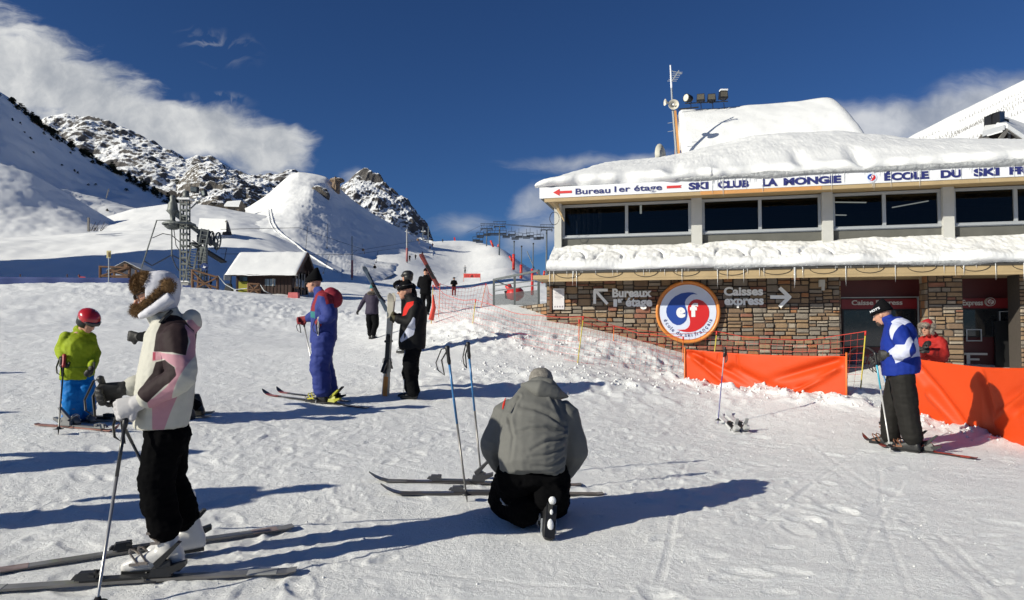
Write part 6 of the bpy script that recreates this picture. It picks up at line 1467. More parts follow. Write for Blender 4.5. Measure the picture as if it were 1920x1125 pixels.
# ================= man in blue and white jacket
b10 = onground(1688, 843); a_ = onground(1622, 830); t_ = onground(1757, 850); rz10 = math.atan2((a_-t_).y, (a_-t_).x); q = Dig(b10, rz10); qp = q.plane
z7 = lambda x, y: (1580+x/5.115, 540+y/5.115)
M_BW = F_('blue_white_jacket', (.008, .026, .22), patches=[('w1', (.52, .54, .68)), ('w2', (.52, .54, .68))])
w1 = q.poly([z7(*p_) for p_ in ((440, 325), (475, 288), (560, 272), (618, 300), (580, 340), (535, 430), (510, 505), (482, 470), (472, 350))], .2)
w2 = q.poly([z7(*p_) for p_ in ((445, 605), (550, 540), (645, 540), (658, 425), (690, 455), (695, 560), (682, 655), (520, 725), (505, 640), (470, 635))], .2)
J = {'head': qp(1655, 590, 0), 'neck': qp(1671, 605, 0), 'shL': qp(1683, 620, .18), 'shR': qp(1678, 618, -.18), 'elL': qp(1700, 658, .26), 'wrL': qp(1672, 665, .20), 'elR': qp(1676, 655, -.24), 'wrR': qp(1654, 668, -.16),
     'hipL': qp(1692, 705, .1), 'hipR': qp(1686, 705, -.1), 'knL': qp(1700, 765, .1), 'knR': qp(1671, 765, -.1), 'anL': qp(1712, 826, .1), 'anR': qp(1670, 822, -.12), 'chest': qp(1685, 640, 0), 'waist': qp(1688, 680, 0)}
jr = [(qp(1689, 701, 0), .195, .23), (qp(1689, 685, 0), .20, .235), (qp(1687, 660, 0), .195, .23), (qp(1686, 640, 0), .19, .23), (qp(1686, 620, 0), .165, .215), (qp(1683, 605, 0), .125, .16), (qp(1672, 596, 0), .09, .10)]
bm = make_person(dict(label='man in blue and white jacket and black hat standing on skis before the orange banner', loc=b10, rz=rz10, J=J, voxel=.013, jrings=jr, face=(1, 0, -.35), headup=(.3, 0, 1), jacket=M_BW, jpatch=[('w1', side(w1)), ('w2', side(w2))], trousers=F_('charcoal_trousers', (.013, .012, .011)), legr=[.13, .115, .108, .108], cuff=.95, jwr=.009, twr=.010, tws=5, seed=41, collar=.08,
    sleeve=[.105, .09, .085, .07], slen=.75, hsc=1.35, sc=1.03, handdirL=(1, 0, -.1), palmL=(0, -1, 0), bootmat=M_BLK, bucklemat=P('brown_buckle', (.2, .09, .05), .4)))
beanie(bm[1], bm[2], M_BLACKF, 1.12, peak=.02, voxel=.01, lean=-.02)
m_ = MB(); m_.ball(bm[1](.055, 0, -.085), (.045, .055, .045), 10, 8); cloth(m_, .009, 'beard', M_HAIRB, bm[2], .003, 30)
me = text_mesh("HOT'S", .02, .02); a_ = vcoords(me); mn, mx = a_.min(0), a_.max(0); hp = bm[1]; A, B, C = hp(.075, .112, .045), hp(-.045, .118, .055), hp(.075, .112, .072)
tt = (a_-mn)/(mx-mn); bb = np.array(A)[None]+tt[:, :1]*np.array(B-A)[None]+tt[:, 1:2]*np.array(C-A)[None]+tt[:, 2:3]*np.array([[0, .006, 0]]); vset(me, bb); link('hat_lettering', me, M_WHITE, bm[0])
M_PCY = P('cyan_pole', (.05, .35, .48), .3, spec=.6)
tp = onground(1670, 849); make_pole('cyan and white ski pole beside the blue and white jacket, nearer hand', tp, q.w(qp(1640, 660, .22)), M_PCY, M_PWH, split=.62, r=.010)
make_pole('blue ski pole in the far hand of the man in the blue and white jacket', onground(1690, 832), q.w(qp(1646, 662, -.15)), M_PBL, r=.009)
sk('long black ski with red tail before the right orange banner', (1833, 863), (1640, 838), None, mat=M_SKB, tip_mat=M_SKR, width=.075, bindat=.62, lift=.012)
sk('black ski of the man in the blue and white jacket, farther one', (1757, 848), (1617, 829), None, mat=M_SKB, width=.085, bindat=.45, lift=.02)

# ================= man in red jacket behind the banner
b11 = V(at(1752, 700, 11.9).x, 11.9, 0); b11.z = gz(b11.x, b11.y)-.12; q = Dig(b11, R(208)); D = 11.9
J = stand(1.72, .06); J['head'] = q(1738, 615, D-.05); J['neck'] = q(1748, 630, D); J['shL'] = q(1762, 641, D-.1); J['shR'] = q(1733, 640, D+.14); J['elL'] = q(1768, 664, D-.18); J['wrL'] = q(1741, 658, D-.30); J['elR'] = q(1724, 662, D); J['wrR'] = q(1733, 651, D-.26)
rm = make_person(dict(label='man in red jacket and fur flap hat by the stone pillar', loc=b11, rz=R(208), J=J, voxel=.016, face=(1, .1, -.1), jacket=F_('red_jacket', (.36, .022, .018)), seed=51, jwr=.012, jws=9, collar=.08, hsc=1.3, handdirL=(.5, -.6, .5), handdirR=(.4, .5, .6), boots='walk', sleeve=[.11, .095, .085, .065]))
M_RH = F_('red_hat', (.36, .015, .02)); beanie(rm[1], rm[2], M_RH, 1.1, voxel=.01, fold=False); sunglasses(rm[1], rm[2])
pt = rm[1]; fb_ = [(pt(.095, 0, .065), (.035, .08, .035)), (pt(.0, .10, .03), (.06, .025, .045)), (pt(.0, -.10, .03), (.06, .025, .045)), (pt(.03, .095, -.05), (.04, .02, .06)), (pt(.03, -.095, -.05), (.04, .02, .06))]
m_ = MB()
for c, r3 in fb_: m_.ball(c, r3, 10, 6)
m_.build('fur_trim', M_FURG, rm[2], smooth=True, kind='stuff'); fur('fur_hair', fb_, 1500, .03, M_FURG, rm[2], 8, w=.003)

# ================= skiers standing to the left of the view; their shadows reach into it
for i, (x, y, h, rz_, jm, lab) in enumerate(((-4.9, 4.1, 1.75, 185, M_NV, 'skier in navy clothes waiting left of the woman in the fur hat'), (-6.5, 4.9, 1.8, 170, M_REDF, 'skier in red jacket waiting beyond the left edge of the view'), (-8.9, 6.2, 1.7, 200, M_GRF, 'skier in grey jacket waiting farther left'), (-11.2, 9.2, 1.75, 150, M_BLACKF, 'skier in black waiting farthest left'))):
    b = V(x, y, gz(x, y)); o = make_person(dict(label=lab, loc=b, rz=R(rz_), J=stand(h, .05), voxel=.03, jacket=jm, seed=i)); beanie(o[1], o[2], M_BLACKF, voxel=.015)
# ------------------------------------------------------------------ banners
M_BAN = P('orange_banner', (.54, .050, .005), .55, var=.05, vscale=3, bump=.15, bscale=30, spec=.3)
def banner(label, line, ztop, zbot, seed, folds, n=150, m=34):
    """line: list of (x, y) ground points; ztop/zbot per point"""
    P2 = np.array(line, float); s = np.concatenate([[0], np.cumsum(np.sqrt((np.diff(P2, axis=0)**2).sum(1)))]); t = np.linspace(0, s[-1], n)
    x = np.interp(t, s, P2[:, 0]); y = np.interp(t, s, P2[:, 1]); zt_ = np.interp(t, s, ztop); zb_ = np.interp(t, s, zbot)
    nx = -np.gradient(y, t); ny = np.gradient(x, t); root = thing('banner', label, 'banner', (x[0], y[0], zb_[0]))
    G = np.empty((m, n, 3))
    for i in range(m):
        v = i/(m-1); z = zb_+(zt_-zb_)*v; d = np.zeros(n)
        u = t/s[-1]
        for (u0, v0, ang, L_, w, a) in folds:
            c, sn_ = math.cos(R(ang)), math.sin(R(ang)); uu = (u-u0)*s[-1]; vv = (v-v0)*.9
            al = uu*c+vv*sn_; ac = -uu*sn_+vv*c; d += 1.5*a*np.exp(-(ac/w)**2)*sst(al, -.05, .1)*(1-sst(al, L_*.4, L_))
        d += .02*fbm(np.column_stack([t*1.4, np.full(n, v*1.5), np.zeros(n)]), 3, seed=seed)
        sag = -.03*np.sin(np.pi*u)*v
        G[i] = np.column_stack([x+nx*d-x[0], y+ny*d-y[0], z+sag-zb_[0]])
    me = gridmesh('sheet', G); o = link('sheet', me, M_BAN, root); sd_ = o.modifiers.new('t', 'SOLIDIFY'); sd_.thickness = .006
    return root
g1 = at(1284, 655, 13.4); g2 = at(1586, 668, 11.2)
banner('orange banner stretched on the snow below the round logo', [(g1.x, g1.y), ((g1.x+g2.x)/2, (g1.y+g2.y)/2+.03), (g2.x, g2.y)], [g1.z, at(1440, 662, 12.2).z, g2.z], [at(1283, 730, 13.4).z, at(1440, 760, 12.2).z, at(1586, 765, 11.2).z-.05], 3,
       [(.02, .95, -22, 1.8, .06, .06), (.05, .85, -35, 1.5, .05, -.05), (.98, .95, 198, 1.6, .07, .07), (.97, .8, 212, 1.9, .05, -.05), (.3, .7, -20, 1.6, .08, .05), (.72, .35, 25, .8, .03, .04), (.55, .1, -10, 1.0, .05, -.03), (.12, 1, -80, .5, .03, .02), (.24, 1, -100, .3, .02, .02), (.36, 1, -85, .4, .02, .02)])
a1, a2, a3 = at(1712, 672, 10.3), at(1840, 684, 9.15), at(1960, 690, 8.0)
banner('orange banner catching a shadow, right of the man in blue and white', [(a1.x, a1.y), (a2.x, a2.y), (a3.x, a3.y)], [a1.z, a2.z, a3.z], [at(1712, 800, 10.3).z-.05, at(1840, 850, 9.15).z-.06, at(1960, 880, 8.0).z-.1], 8,
       [(.02, .9, -35, 2.0, .07, .06), (.1, .6, -28, 2.0, .06, -.04), (.75, .55, 25, 1.3, .05, .05), (.62, .4, 30, 1.6, .06, -.05), (.5, .95, -60, .6, .05, .03), (.95, .9, 200, 1.0, .06, .04)])
def post(label, base, top, mat, r=.018, tip=None, parent=None, name='post'):
    base, top = Vector(base), Vector(top)
    m_ = MB().tube([base-Vector((0, 0, .15)), top], r, 8); return m_.build(name, mat, parent, smooth=True)
M_YEL = P('yellow_post', (.55, .45, .06), .5, var=.1); M_TIPR = P('red_post_tip', (.55, .03, .02), .5); M_ORP = P('orange_post', (.65, .16, .03), .5)
M_NETR = P('red_net', (.60, .06, .04), .7, var=.05); M_NETB = P('blue_net', (.012, .032, .14), .8, var=.2, vscale=8)
for (px, py0, py1, d, lab) in ((1284, 645, 735, 13.38, 'orange post at the left end of the long orange banner'), (1587, 655, 752, 11.18, 'orange post at the right end of the long orange banner')):
    a, b = at(px, py1, d), at(px, py0+6, d); o = MB().tube([a-Vector((0, 0, .2)), b], .016, 8).build('banner_post', M_ORP, None, smooth=True); tag(o, lab, 'post')

# ------------------------------------------------------------------ safety net fence
def net_fence(label, posts_, ncell=.11, hgt=None, mat=M_NETR, r=.0032, sag=.12, pm=M_YEL, tipm=M_TIPR, rope=.0055, postr=.011, skip=()):
    """posts_: (bottom, top) world points"""
    root = thing('net_fence', label, 'net fence', posts_[0][0]); o0 = Vector(posts_[0][0]); net = MB(); rp = MB()
    for i, (b, t_) in enumerate(posts_):
        b, t_ = Vector(b)-o0, Vector(t_)-o0
        if i in skip: continue
        MB().tube([b-Vector((0, 0, .15)), t_], postr, 7).build('post', pm, root, smooth=True)
        if tipm: MB().tube([t_+(b-t_).normalized()*.07, t_+(t_-b).normalized()*.015], postr*1.5, 8).build('post_tip', tipm, root, smooth=True)
    for i in range(len(posts_)-1):
        b0, t0 = Vector(posts_[i][0])-o0, Vector(posts_[i][1])-o0; b1, t1 = Vector(posts_[i+1][0])-o0, Vector(posts_[i+1][1])-o0
        L_ = (b1-b0).length; nx = max(2, int(L_/ncell)); H_ = min((t0-b0).length, (t1-b1).length); nz = max(2, int(H_/ncell))
        wob = random.Random(i*7+len(posts_))
        ph = wob.uniform(0, 6)
        def pnt(u, v):
            p = b0.lerp(b1, u).lerp(t0.lerp(t1, u), v); s_ = math.sin(math.pi*u)
            p = p+Vector((0, 0, -sag*s_*(v**1.5)*1.3)); 
            gzp = gz(p.x+o0.x, p.y+o0.y)-o0.z+.01 if v < .15 and u in (0, 1) else None
            return p+Vector((.02*math.sin(9*u+ph+3*v), -.03*math.sin(7*v+ph)*s_, .015*math.sin(13*u+ph*2)*s_))
        for k_ in range(nz+1):
            net.tube([pnt(a/nx, k_/nz) for a in range(nx+1)], r*(1.0), 3, caps=False)
        for a in range(1, nx):
            net.tube([pnt(a/nx, k_/nz) for k_ in range(nz+1)], r, 3, caps=False)
        rp.tube([pnt(a/nx, 1)+Vector((0, 0, .004)) for a in range(nx+1)], rope, 5)
    net.build('net', mat, root, kind='stuff'); rp.build('top_rope', mat, root); return root
def pp(px, y0, y1, d, lean=0): a = at(px, y1, d); a.z = min(a.z, gz(a.x, a.y)); return (a, at(px+lean, y0, d))
F1 = [pp(812, 600, 535, 19.5, 0), pp(880, 640, 560, 16.8, 12)]
net_fence('red net fence with yellow posts running down in front of the stone wall', [pp(808, 535, 607, 19.5, 4), pp(880, 562, 645, 16.8, 12), pp(1080, 594, 690, 13.6, 14), pp(1330, 622, 735, 13.9, 14), pp(1611, 622, 742, 11.9, 12)], ncell=.115, r=.0024, skip=())
net_fence('red net fence set back, running along the top of the snow bank', [pp(822, 532, 590, 22.5, 3), pp(897, 532, 592, 24, 14), pp(925, 553, 600, 21.5, 2)], ncell=.15, r=.004, pm=M_ORP)
net_fence('tattered red net fence leaning on the lower stone wall', [pp(1085, 600, 640, 15.4, 1), pp(1150, 612, 652, 15.6, 1), pp(1280, 632, 690, 15.2, 1)], ncell=.14, pm=M_ORP, sag=.05, rope=.009)
# tall red cloth bundle at the end of the net
m_ = MB(); a, b = at(808, 600, 19.4), at(812, 553, 19.4); m_.tube([a, (a+b)/2+V(.05, 0, 0), b], [.16, .12, .04], 8, squash=.5); o = m_.build('net_bundle', M_NETR, None, smooth=True); tag(o, 'folded red net bundled around the uppermost yellow post', 'net')

# ------------------------------------------------------------------ lone pole and pair of parked skis
tp = onground(1346, 797); make_pole('lone purple and white ski pole planted in the snow before the orange banner', tp, at(1359, 650, tp.y), P('pale_pole', (.45, .35, .38), .4), P('purple_pole', (.06, .05, .22), .4), split=.62, strapdir=-.4)
for px, lab in ((1380, 'left ski of the pair parked end on in the snow, white binding'), (1398, 'right ski of the pair parked end on in the snow, white binding')):
    a = onground(px, 812); b = a+V(a.x*.04, 1.2, 0); b.z = gz(b.x, b.y); ski_on(lab, a+V(0, -.1, 0), b, mat=M_SNOWS if False else P('snowy_ski_top', (.62, .62, .63), .5, var=.3, vscale=12), width=.08, bindat=.25, bc=P('white_binding', (.4, .4, .4), .4), lift=.0)

# ------------------------------------------------------------------ terrace with its railing
M_RAIL = P('dark_railing_steel', (.10, .11, .115), .6, var=.1)
rl = thing('terrace_railing', 'grey metal railing with mesh panel at the terrace left of the building', 'railing', at(925, 575, 21))
o0 = rl.location.copy(); T = lambda px, py, d: at(px, py, d)-o0
pA, pB, pC = (926, 21.5), (965, 20.2), (1010, 18.9)
for (px, d), yt, yb in ((pA, 524, 590), (pB, 519, 598), (pC, 507, 612)):
    MB().bar(T(px, yb, d), T(px, yt, d), .07, .05).build('post', M_RAIL, rl)
def rr_(y0, y1, w, nm='rail'): MB().bar(T(pA[0], y0, pA[1]), T(pC[0], y1, pC[1]), w).build(nm, M_RAIL, rl)
rr_(524.5, 507.5, .06, 'handrail'); rr_(536, 525, .025); rr_(546, 534, .025); 
mm = MB()
ya, yb_ = (552, 571), (544, 571)
for i in range(46):
    t = i/45; px = pA[0]+(pC[0]-pA[0])*t; d = pA[1]+(pC[1]-pA[1])*t; mm.bar(T(px, 553-9*t, d), T(px, 574-1*t, d), .016)
for i in range(12):
    v = i/11; mm.bar(T(pA[0], 553+21*v, pA[1]), T(pC[0], 544+29*v, pC[1]), .012)
mm.build('mesh_panel', M_RAIL, rl, kind='stuff')
MB().bar(T(928, 526, 21.4), T(964, 541, 22.5), .03).build('brace', M_RAIL, rl)
# low stone terrace wall under the snow
def terr(px0, px1, yt0, yt1, yb0, yb1, d0, d1):
    root = thing('terrace_wall', 'low dry stone terrace wall under the railing, half buried in snow', 'stone wall', at(px0, yb0, d0)); o_ = root.location.copy(); rnd = random.Random(4)
    A, B = at(px0, yb0+30, d0), at(px1, yb1+30, d1); C_, D_ = at(px1, yt1, d1), at(px0, yt0, d0); dv = V(.25, .97, 0)*.6
    MB().prism([A-o_, B-o_, C_-o_, D_-o_], dv).build('wall_core', M_MORTAR, root)
    H_ = 9
    for r_ in range(H_):
        v0, v1 = r_/H_, (r_+1)/H_; u = 0
        while u < 1:
            w = rnd.uniform(.05, .16); u1 = min(1, u+w)
            g_ = .012; a = A.lerp(B, u+g_).lerp(D_.lerp(C_, u+g_), v0+.01); b = A.lerp(B, u1-g_*.3).lerp(D_.lerp(C_, u1-g_*.3), v0+.01); c = A.lerp(B, u1-g_*.3).lerp(D_.lerp(C_, u1-g_*.3), v1-.02); d = A.lerp(B, u+g_).lerp(D_.lerp(C_, u+g_), v1-.02)
            n_ = V(-.25, -.97, 0)*rnd.uniform(.03, .07); MB().prism([a-o_, b-o_, c-o_, d-o_], n_).build('stone', M_STONE[rnd.randrange(5)], root); u = u1
terr(962, 1040, 576, 566, 590, 606, 19.6, 18.0)
# dark cover thing below the notice board corner (sheltered corner post)
# ------------------------------------------------------------------ red snow gun by the terrace
rg = thing('snow_gun', 'red snow gun behind the terrace railing', 'snow gun', onground(958, 556, 30)); q0 = rg.location.copy(); S = lambda px, py, d=30: at(px, py, d)-q0
M_REDP = P('red_padding', (.50, .02, .02), .5, var=.1)
m_ = MB(); m_.tube([S(956, 553)+V(0, -.3, 0), S(968, 552), S(974, 549)+V(0, .2, 0)], [.22, .30, .26], 12); m_.build('body', M_REDP, rg, smooth=True); MB().tube([S(958, 547), S(952, 534)], .14, 10).build('barrel', M_REDP, rg, smooth=True); MB().tube([S(950, 560), S(948, 545)], .06, 6).build('leg', M_BLK, rg)

# ------------------------------------------------------------------ padded snow lances and chair lift
M_LIFT = P('lift_steel', (.10, .12, .14), .6, .1, var=.12); M_DKS = P('dark_lift_steel', (.025, .03, .04), .7, 0.0, spec=.2)
def lance(px, ytop, ybot, ypad, d, lean, lab, group='red padded snow lances along the right edge of the piste'):
    b = at(px, ybot, d); b.z = min(b.z, gz(b.x, b.y)+.1); t_ = at(px+lean, ytop, d)-b; pd = at(px, ypad, d)-b; ro = thing('snow_lance', lab, 'snow lance', b, 0, group); s = d/F
    MB().tube([V(0, 0, -.3), t_], 1.1*s, 6).build('pole', M_LIFT, ro); MB().tube([V(0, 0, .0), V(0, 0, pd.z*.98)], 2.6*s, 8).build('padding', M_REDP, ro, smooth=True)
    MB().ball(t_, 1.8*s, 8, 5).build('nozzle', M_BLK, ro, smooth=True)
    for z_ in (.15, .5, .85): MB().tube([V(0, 0, pd.z*z_-.3*s), V(0, 0, pd.z*z_+.3*s)], 2.75*s, 8).build('strap', M_ORP, ro)
lance(963, 453, 495, 476, 130, 1, 'snow lance with forked red padding, middle distance'); lance(977, 462, 512, 496, 95, 1, 'snow lance with short red padding, third from the left')
lance(998, 457, 527, 503, 62, 2, 'tall snow lance with red padding behind the railing')
def pad(px0, y0, px1, y1, d, w, lab):
    a, b = at(px0, y0, d), at(px1, y1, d); m_ = MB(); m_.tube([V(0, 0, 0), (b-a)], w*d/F, 8); ro = thing('pole_padding', lab, 'padding', a); m_.build('pad', M_REDP, ro, smooth=True); MB().tube([(b-a)*.45, (b-a)*.55], w*1.06*d/F, 8).build('strap', M_ORP, ro)
pad(961, 490, 955, 480, 130, 1.8, 'red padding leaning left beside the forked snow lance'); pad(1018, 531, 1007, 507, 60, 2.4, 'tilted red and orange padding next to the terrace rail'); pad(925, 463, 920, 451, 200, 1.8, 'small tilted red padding below the chair lift pylons'); pad(934, 463, 935, 458, 195, 1.8, 'tiny red padding at the foot of the middle lift pylon')
pad(1020, 517, 1021, 508, 70, 2.0, 'red padding at the foot of the nearest lift pylon')
o = MB().bar(at(988, 471, 62.5), at(1003, 506, 62), .06).build('support_strut', M_LIFT, None); tag(o, 'thin slanting steel strut behind the tall snow lance', 'strut')
def pylon(px, yt, yb, d, w, lab):
    b = at(px, yb, d); s = d/F; ro = thing('lift_pylon', lab, 'lift pylon', b, 0, 'chair lift pylons'); t_ = at(px+1, yt+10, d)-b
    MB().tube([V(0, 0, -2), t_], [w*s, w*.75*s], 10).build('mast', M_LIFT, ro, smooth=True)
    c = t_; k_ = s
    MB().box(c+V(0, 0, -1*k_), (22*k_, 1.6*k_, 1.8*k_)).build('cross_arm', M_DKS, ro)
    m_ = MB(); 
    for e in (-1, 1):
        m_.bar(c+V(e*9*k_, 0, 0), c+V(e*12*k_, 0, 9*k_), .6*k_); m_.bar(c+V(e*5*k_, 0, 0), c+V(e*7*k_, 0, 9*k_), .4*k_)
    m_.bar(c+V(-12*k_, 0, 9*k_), c+V(12*k_, 0, 9*k_), .7*k_); m_.bar(c+V(-12*k_, 0, 5*k_), c+V(12*k_, 0, 5*k_), .35*k_)
    for i in range(5): m_.bar(c+V((-9+4.5*i)*k_, 0, 5*k_), c+V((-9+4.5*i)*k_, 0, 9*k_), .3*k_)
    m_.build('service_frame', M_DKS, ro)
    for e in (-1, 1):
        MB().box(c+V(e*10*k_, 0, -2.6*k_), (1.2*k_, 14*k_, 1.6*k_)).build('sheave_train', M_DKS, ro)
pylon(936, 414, 465, 190, 1.5, 'chair lift pylon, tallest of the middle pair against the sky'); pylon(912, 418, 458, 235, 1.2, 'chair lift pylon, farthest and leftmost'); pylon(1024, 420, 560, 75, 2.0, 'nearest chair lift pylon beside the building corner')
def chair(px, py, d, i, lab):
    p = at(px, py, d); s = d/F; w = 6.5*s*(1); ro = thing('lift_chair', lab, 'lift chair', p, 0, 'empty chairs hanging from the lift cable')
    m_ = MB(); m_.bar(V(0, 0, 0), V(0, 0, -9*s), .6*s); 
    m_.bar(V(-w, 0, -9*s), V(w, 0, -9*s), .65*s); m_.bar(V(-w, 0, -9*s), V(-w, 0, -18*s), .6*s); m_.bar(V(w, 0, -9*s), V(w, 0, -18*s), .6*s); m_.build('frame', M_DKS, ro)
    MB().box(V(0, 0, -18*s), (2*w, 2.2*s, 1.3*s)).build('seat', M_DKS, ro); MB().box(V(0, -1.2*s, -15.5*s), (2*w, .5*s, 2.8*s)).build('backrest', M_DKS, ro)
chs = [(901, 427, 238), (913, 424, 225), (921, 423, 215), (929, 423, 205), (943, 423, 175), (949, 428, 165), (959, 425, 155), (966, 431, 145), (973, 428, 135), (987, 429, 115), (994, 427, 110), (1007, 431, 95), (1013, 430, 90), (893, 435, 250), (899, 437, 248)]
cnt = {}
for i, (px, py, d) in enumerate(sorted(chs)):
    where = ('left of the farthest pylon' if px < 910 else 'between the two far pylons' if px < 936 else 'right of the tallest pylon' if px < 982 else 'left of the pylon nearest the building')
    cnt[where] = cnt.get(where, 0)+1; chair(px, py, d, i, ('first', 'second', 'third', 'fourth', 'fifth', 'sixth')[cnt[where]-1]+' empty lift chair from the left '+where)
for (off, lab) in ((-9, 'chair lift haul cable, left strand against the sky'), (10, 'chair lift haul cable, right strand against the sky')):
    p_ = []
    for (px, py, d) in ((884, 436, 270), (912, 422, 235), (936, 420, 190), (1024, 427, 75), (1150, 430, 45)):
        p_.append(at(px, py, d)+V(off*d/F, 0, 0))
    o = MB().tube(p_, .045, 5).build('haul_cable', M_DKS, None); tag(o, lab, 'cable')

# ------------------------------------------------------------------ drag lift on the left of the piste
M_WOODP = P('pale_steel_pole', (.32, .32, .32), .6, var=.2)
def dragpyl(px, yt, yb, d, lab, pad_=True, arm=1):
    b = at(px, yb, d); b.z = min(b.z, gz(b.x, b.y)+.3); s = d/F; t_ = at(px, yt, d)-b; ro = thing('drag_lift_pylon', lab, 'lift pylon', b, 0, 'drag lift pylons')
    MB().tube([V(0, 0, -1), t_], [1.7*s, 1.2*s], 8).build('mast', M_WOODP, ro, smooth=True)
    if pad_: MB().tube([V(0, 0, 0), V(0, 0, t_.z*.42)], 2.2*s, 8).build('padding', P('pinkish_padding', (.32, .12, .12), .6, var=.5, vscale=3), ro, smooth=True)
    m_ = MB(); z_ = t_.z*.66; m_.bar(V(0, 0, z_), V(20*s*arm, 0, z_+1*s), .6*s); m_.bar(V(0, 0, z_-6*s), V(9*s*arm, 0, z_), .5*s); m_.bar(V(4*s*arm, 0, z_+12*s), V(19*s*arm, 0, z_+12*s), .3*s); m_.bar(V(19*s*arm, 0, z_+12*s), V(19*s*arm, 0, z_), .3*s); m_.build('cross_arm', M_LIFT, ro)
    m_ = MB(); m_.ball(V(20*s*arm, 0, z_+1*s), (2.2*s, 2*s, 2.6*s), 8, 6); m_.bar(V(22*s, 0, z_+3*s), V(23*s, 0, z_-7*s), .9*s); m_.build('sheave', P('rusty_sheave', (.20, .12, .07), .7), ro)
dragpyl(660, 443, 519, 76, 'drag lift pylon with worn red padding at the foot of the white cone'); dragpyl(763, 430, 488, 128, 'second drag lift pylon higher up near the rocks')
for i, (px, yt, yb, d, lab) in enumerate(((793, 425, 452, 230, 'thin dark pole at the crest under the rocky peak, left one'), (803, 424, 452, 235, 'thin dark pole at the crest under the rocky peak, right one'))):
    o = MB().bar(at(px, yb+4, d), at(px, yt, d), .35).build('slope_pole', M_LIFT, None); tag(o, lab, 'pole')
for j_, (pts_, lab) in enumerate(((((414, 430, 50), (560, 427, 62), (682, 468, 76), (780, 452, 128)), 'drag lift cable crossing the white cone, upper strand'), (((414, 476, 50), (560, 478, 60), (665, 477, 76), (767, 462, 128)), 'drag lift cable crossing the white cone, lower strand'))):
    o = MB().tube([at(*p_) for p_ in pts_], .018, 4).build('drag_cable', M_DKS, None); tag(o, lab, 'cable')
for (px, y0, y1, x1, d, lab) in ((577, 424, 470, 573, 63, 'drag lift hanger with rod above the purple suited man'), (614, 419, 465, 613, 66, 'drag lift hanger ending in a small disc'), (618, 478, 512, 606, 66, 'slanting drag lift hanger near the ski track'), (709, 470, 492, 705, 84, 'drag lift hanger above the lowest lift rider')):
    a, b = at(px, y0, d), at(x1, y1, d); ro = thing('drag_hanger', lab, 'drag hanger', b); MB().tube([a-b, V(0, 0, 0)], .022, 4).build('rod', M_DKS, ro); MB().ball((0, 0, 0), (.11, .11, .06), 8, 5).build('disc', M_BLK, ro)

# ------------------------------------------------------------------ drive station of the drag lift
DS = 47.0; db = at(355, 545, DS); dv = thing('lift_station', 'steel lattice drive station of the drag lift with wheel, ladders and platform', 'lift station', db); E = lambda px, py, d=DS: at(px, py, d)-db
M_GALV = P('old_galvanised', (.13, .14, .135), .55, .4, var=.2)
def lattice(px0, px1, yt, yb, d, name, w, mat=M_GALV):
    m_ = MB(); k_ = d/F; hw = w*k_/2
    for ex in (-1, 1):
        for ey in (-1, 1): m_.bar(E(px0, yb, d)+V(ex*hw, ey*hw, 0), E(px1, yt, d)+V(ex*hw, ey*hw, 0), 2.2*k_)
    n = int((yb-yt)/11)
    for i in range(n+1):
        p = E(px0, yb, d).lerp(E(px1, yt, d), i/n)
        m_.box(p+V(0, -hw, 0), (2*hw, .04, 3.4*k_)); m_.box(p+V(0, hw, 0), (2*hw, .04, 3.4*k_)); m_.box(p+V(-hw, 0, 0), (.04, 2*hw, 3.4*k_)); m_.box(p+V(hw, 0, 0), (.04, 2*hw, 3.4*k_))
    return m_.build(name, mat, dv)
lattice(347, 347, 372, 540, DS, 'lattice_mast', 12); lattice(380, 380, 432, 540, DS+3, 'lattice_mast', 11, M_DKS)
MB().tube([E(349, 376), E(349, 358)], [.26, .18], 10).build('mast_cap', M_GALV, dv, smooth=True); MB().box(E(349, 374), (.8, .8, .12)).build('snow_cap', M_ROOFS, dv)
m_ = MB(); m_.rings([[E(324, y_)+V(math.cos(a)*r_, math.sin(a)*r_, 0) for a in np.linspace(0, 6.283, 14, endpoint=False)] for y_, r_ in ((366, .12), (370, .2), (376, .16), (382, .3), (392, .34), (396, .42), (402, .2), (412, .15), (418, .35), (421, .52), (426, .52), (430, .3))]); m_.build('gearbox', M_GALV, dv, smooth=True)
w_ = [E(336, 421)+V(math.cos(a)*1.0, math.sin(a)*1.0, 0) for a in np.linspace(0, 6.283, 26, endpoint=False)]
m_ = MB(); m_.tube(w_, .09, 6, closed=True)
for i in range(6): m_.bar(E(336, 421), w_[i*4], .07)
m_.build('bull_wheel', M_GALV, dv)
m_ = MB(); m_.bar(E(325, 398), E(408, 462, DS+1), .20, .30); m_.bar(E(331, 398), E(370, 428), .14); m_.build('main_beam', M_GALV, dv)
m_ = MB(); m_.bar(E(360, 455), E(420, 492, DS+2), .7, .09); m_.bar(E(361, 451), E(420, 487, DS+2), .05); m_.bar(E(420, 492, DS+2), E(425, 466, DS+2), .04); m_.bar(E(395, 466), E(425, 466, DS+2), .04); m_.bar(E(405, 474), E(410, 452), .03); m_.build('walkway', M_DKS, dv)
for (a, b, c, d) in (((358, 540), (378, 428), (364, 540), (384, 430)), ((344, 528), (360, 456), (350, 530), (366, 458))):
    m_ = MB(); A, B = E(*a, DS-1), E(*b, DS-1); C_, D_ = E(*c, DS-1)+V(.25, 0, 0), E(*d, DS-1)+V(.25, 0, 0); m_.bar(A, B, .06).bar(C_, D_, .06)
    for i in range(14): m_.bar(A.lerp(B, (i+.5)/14), C_.lerp(D_, (i+.5)/14), .035)
    m_.build('ladder', M_GALV, dv)
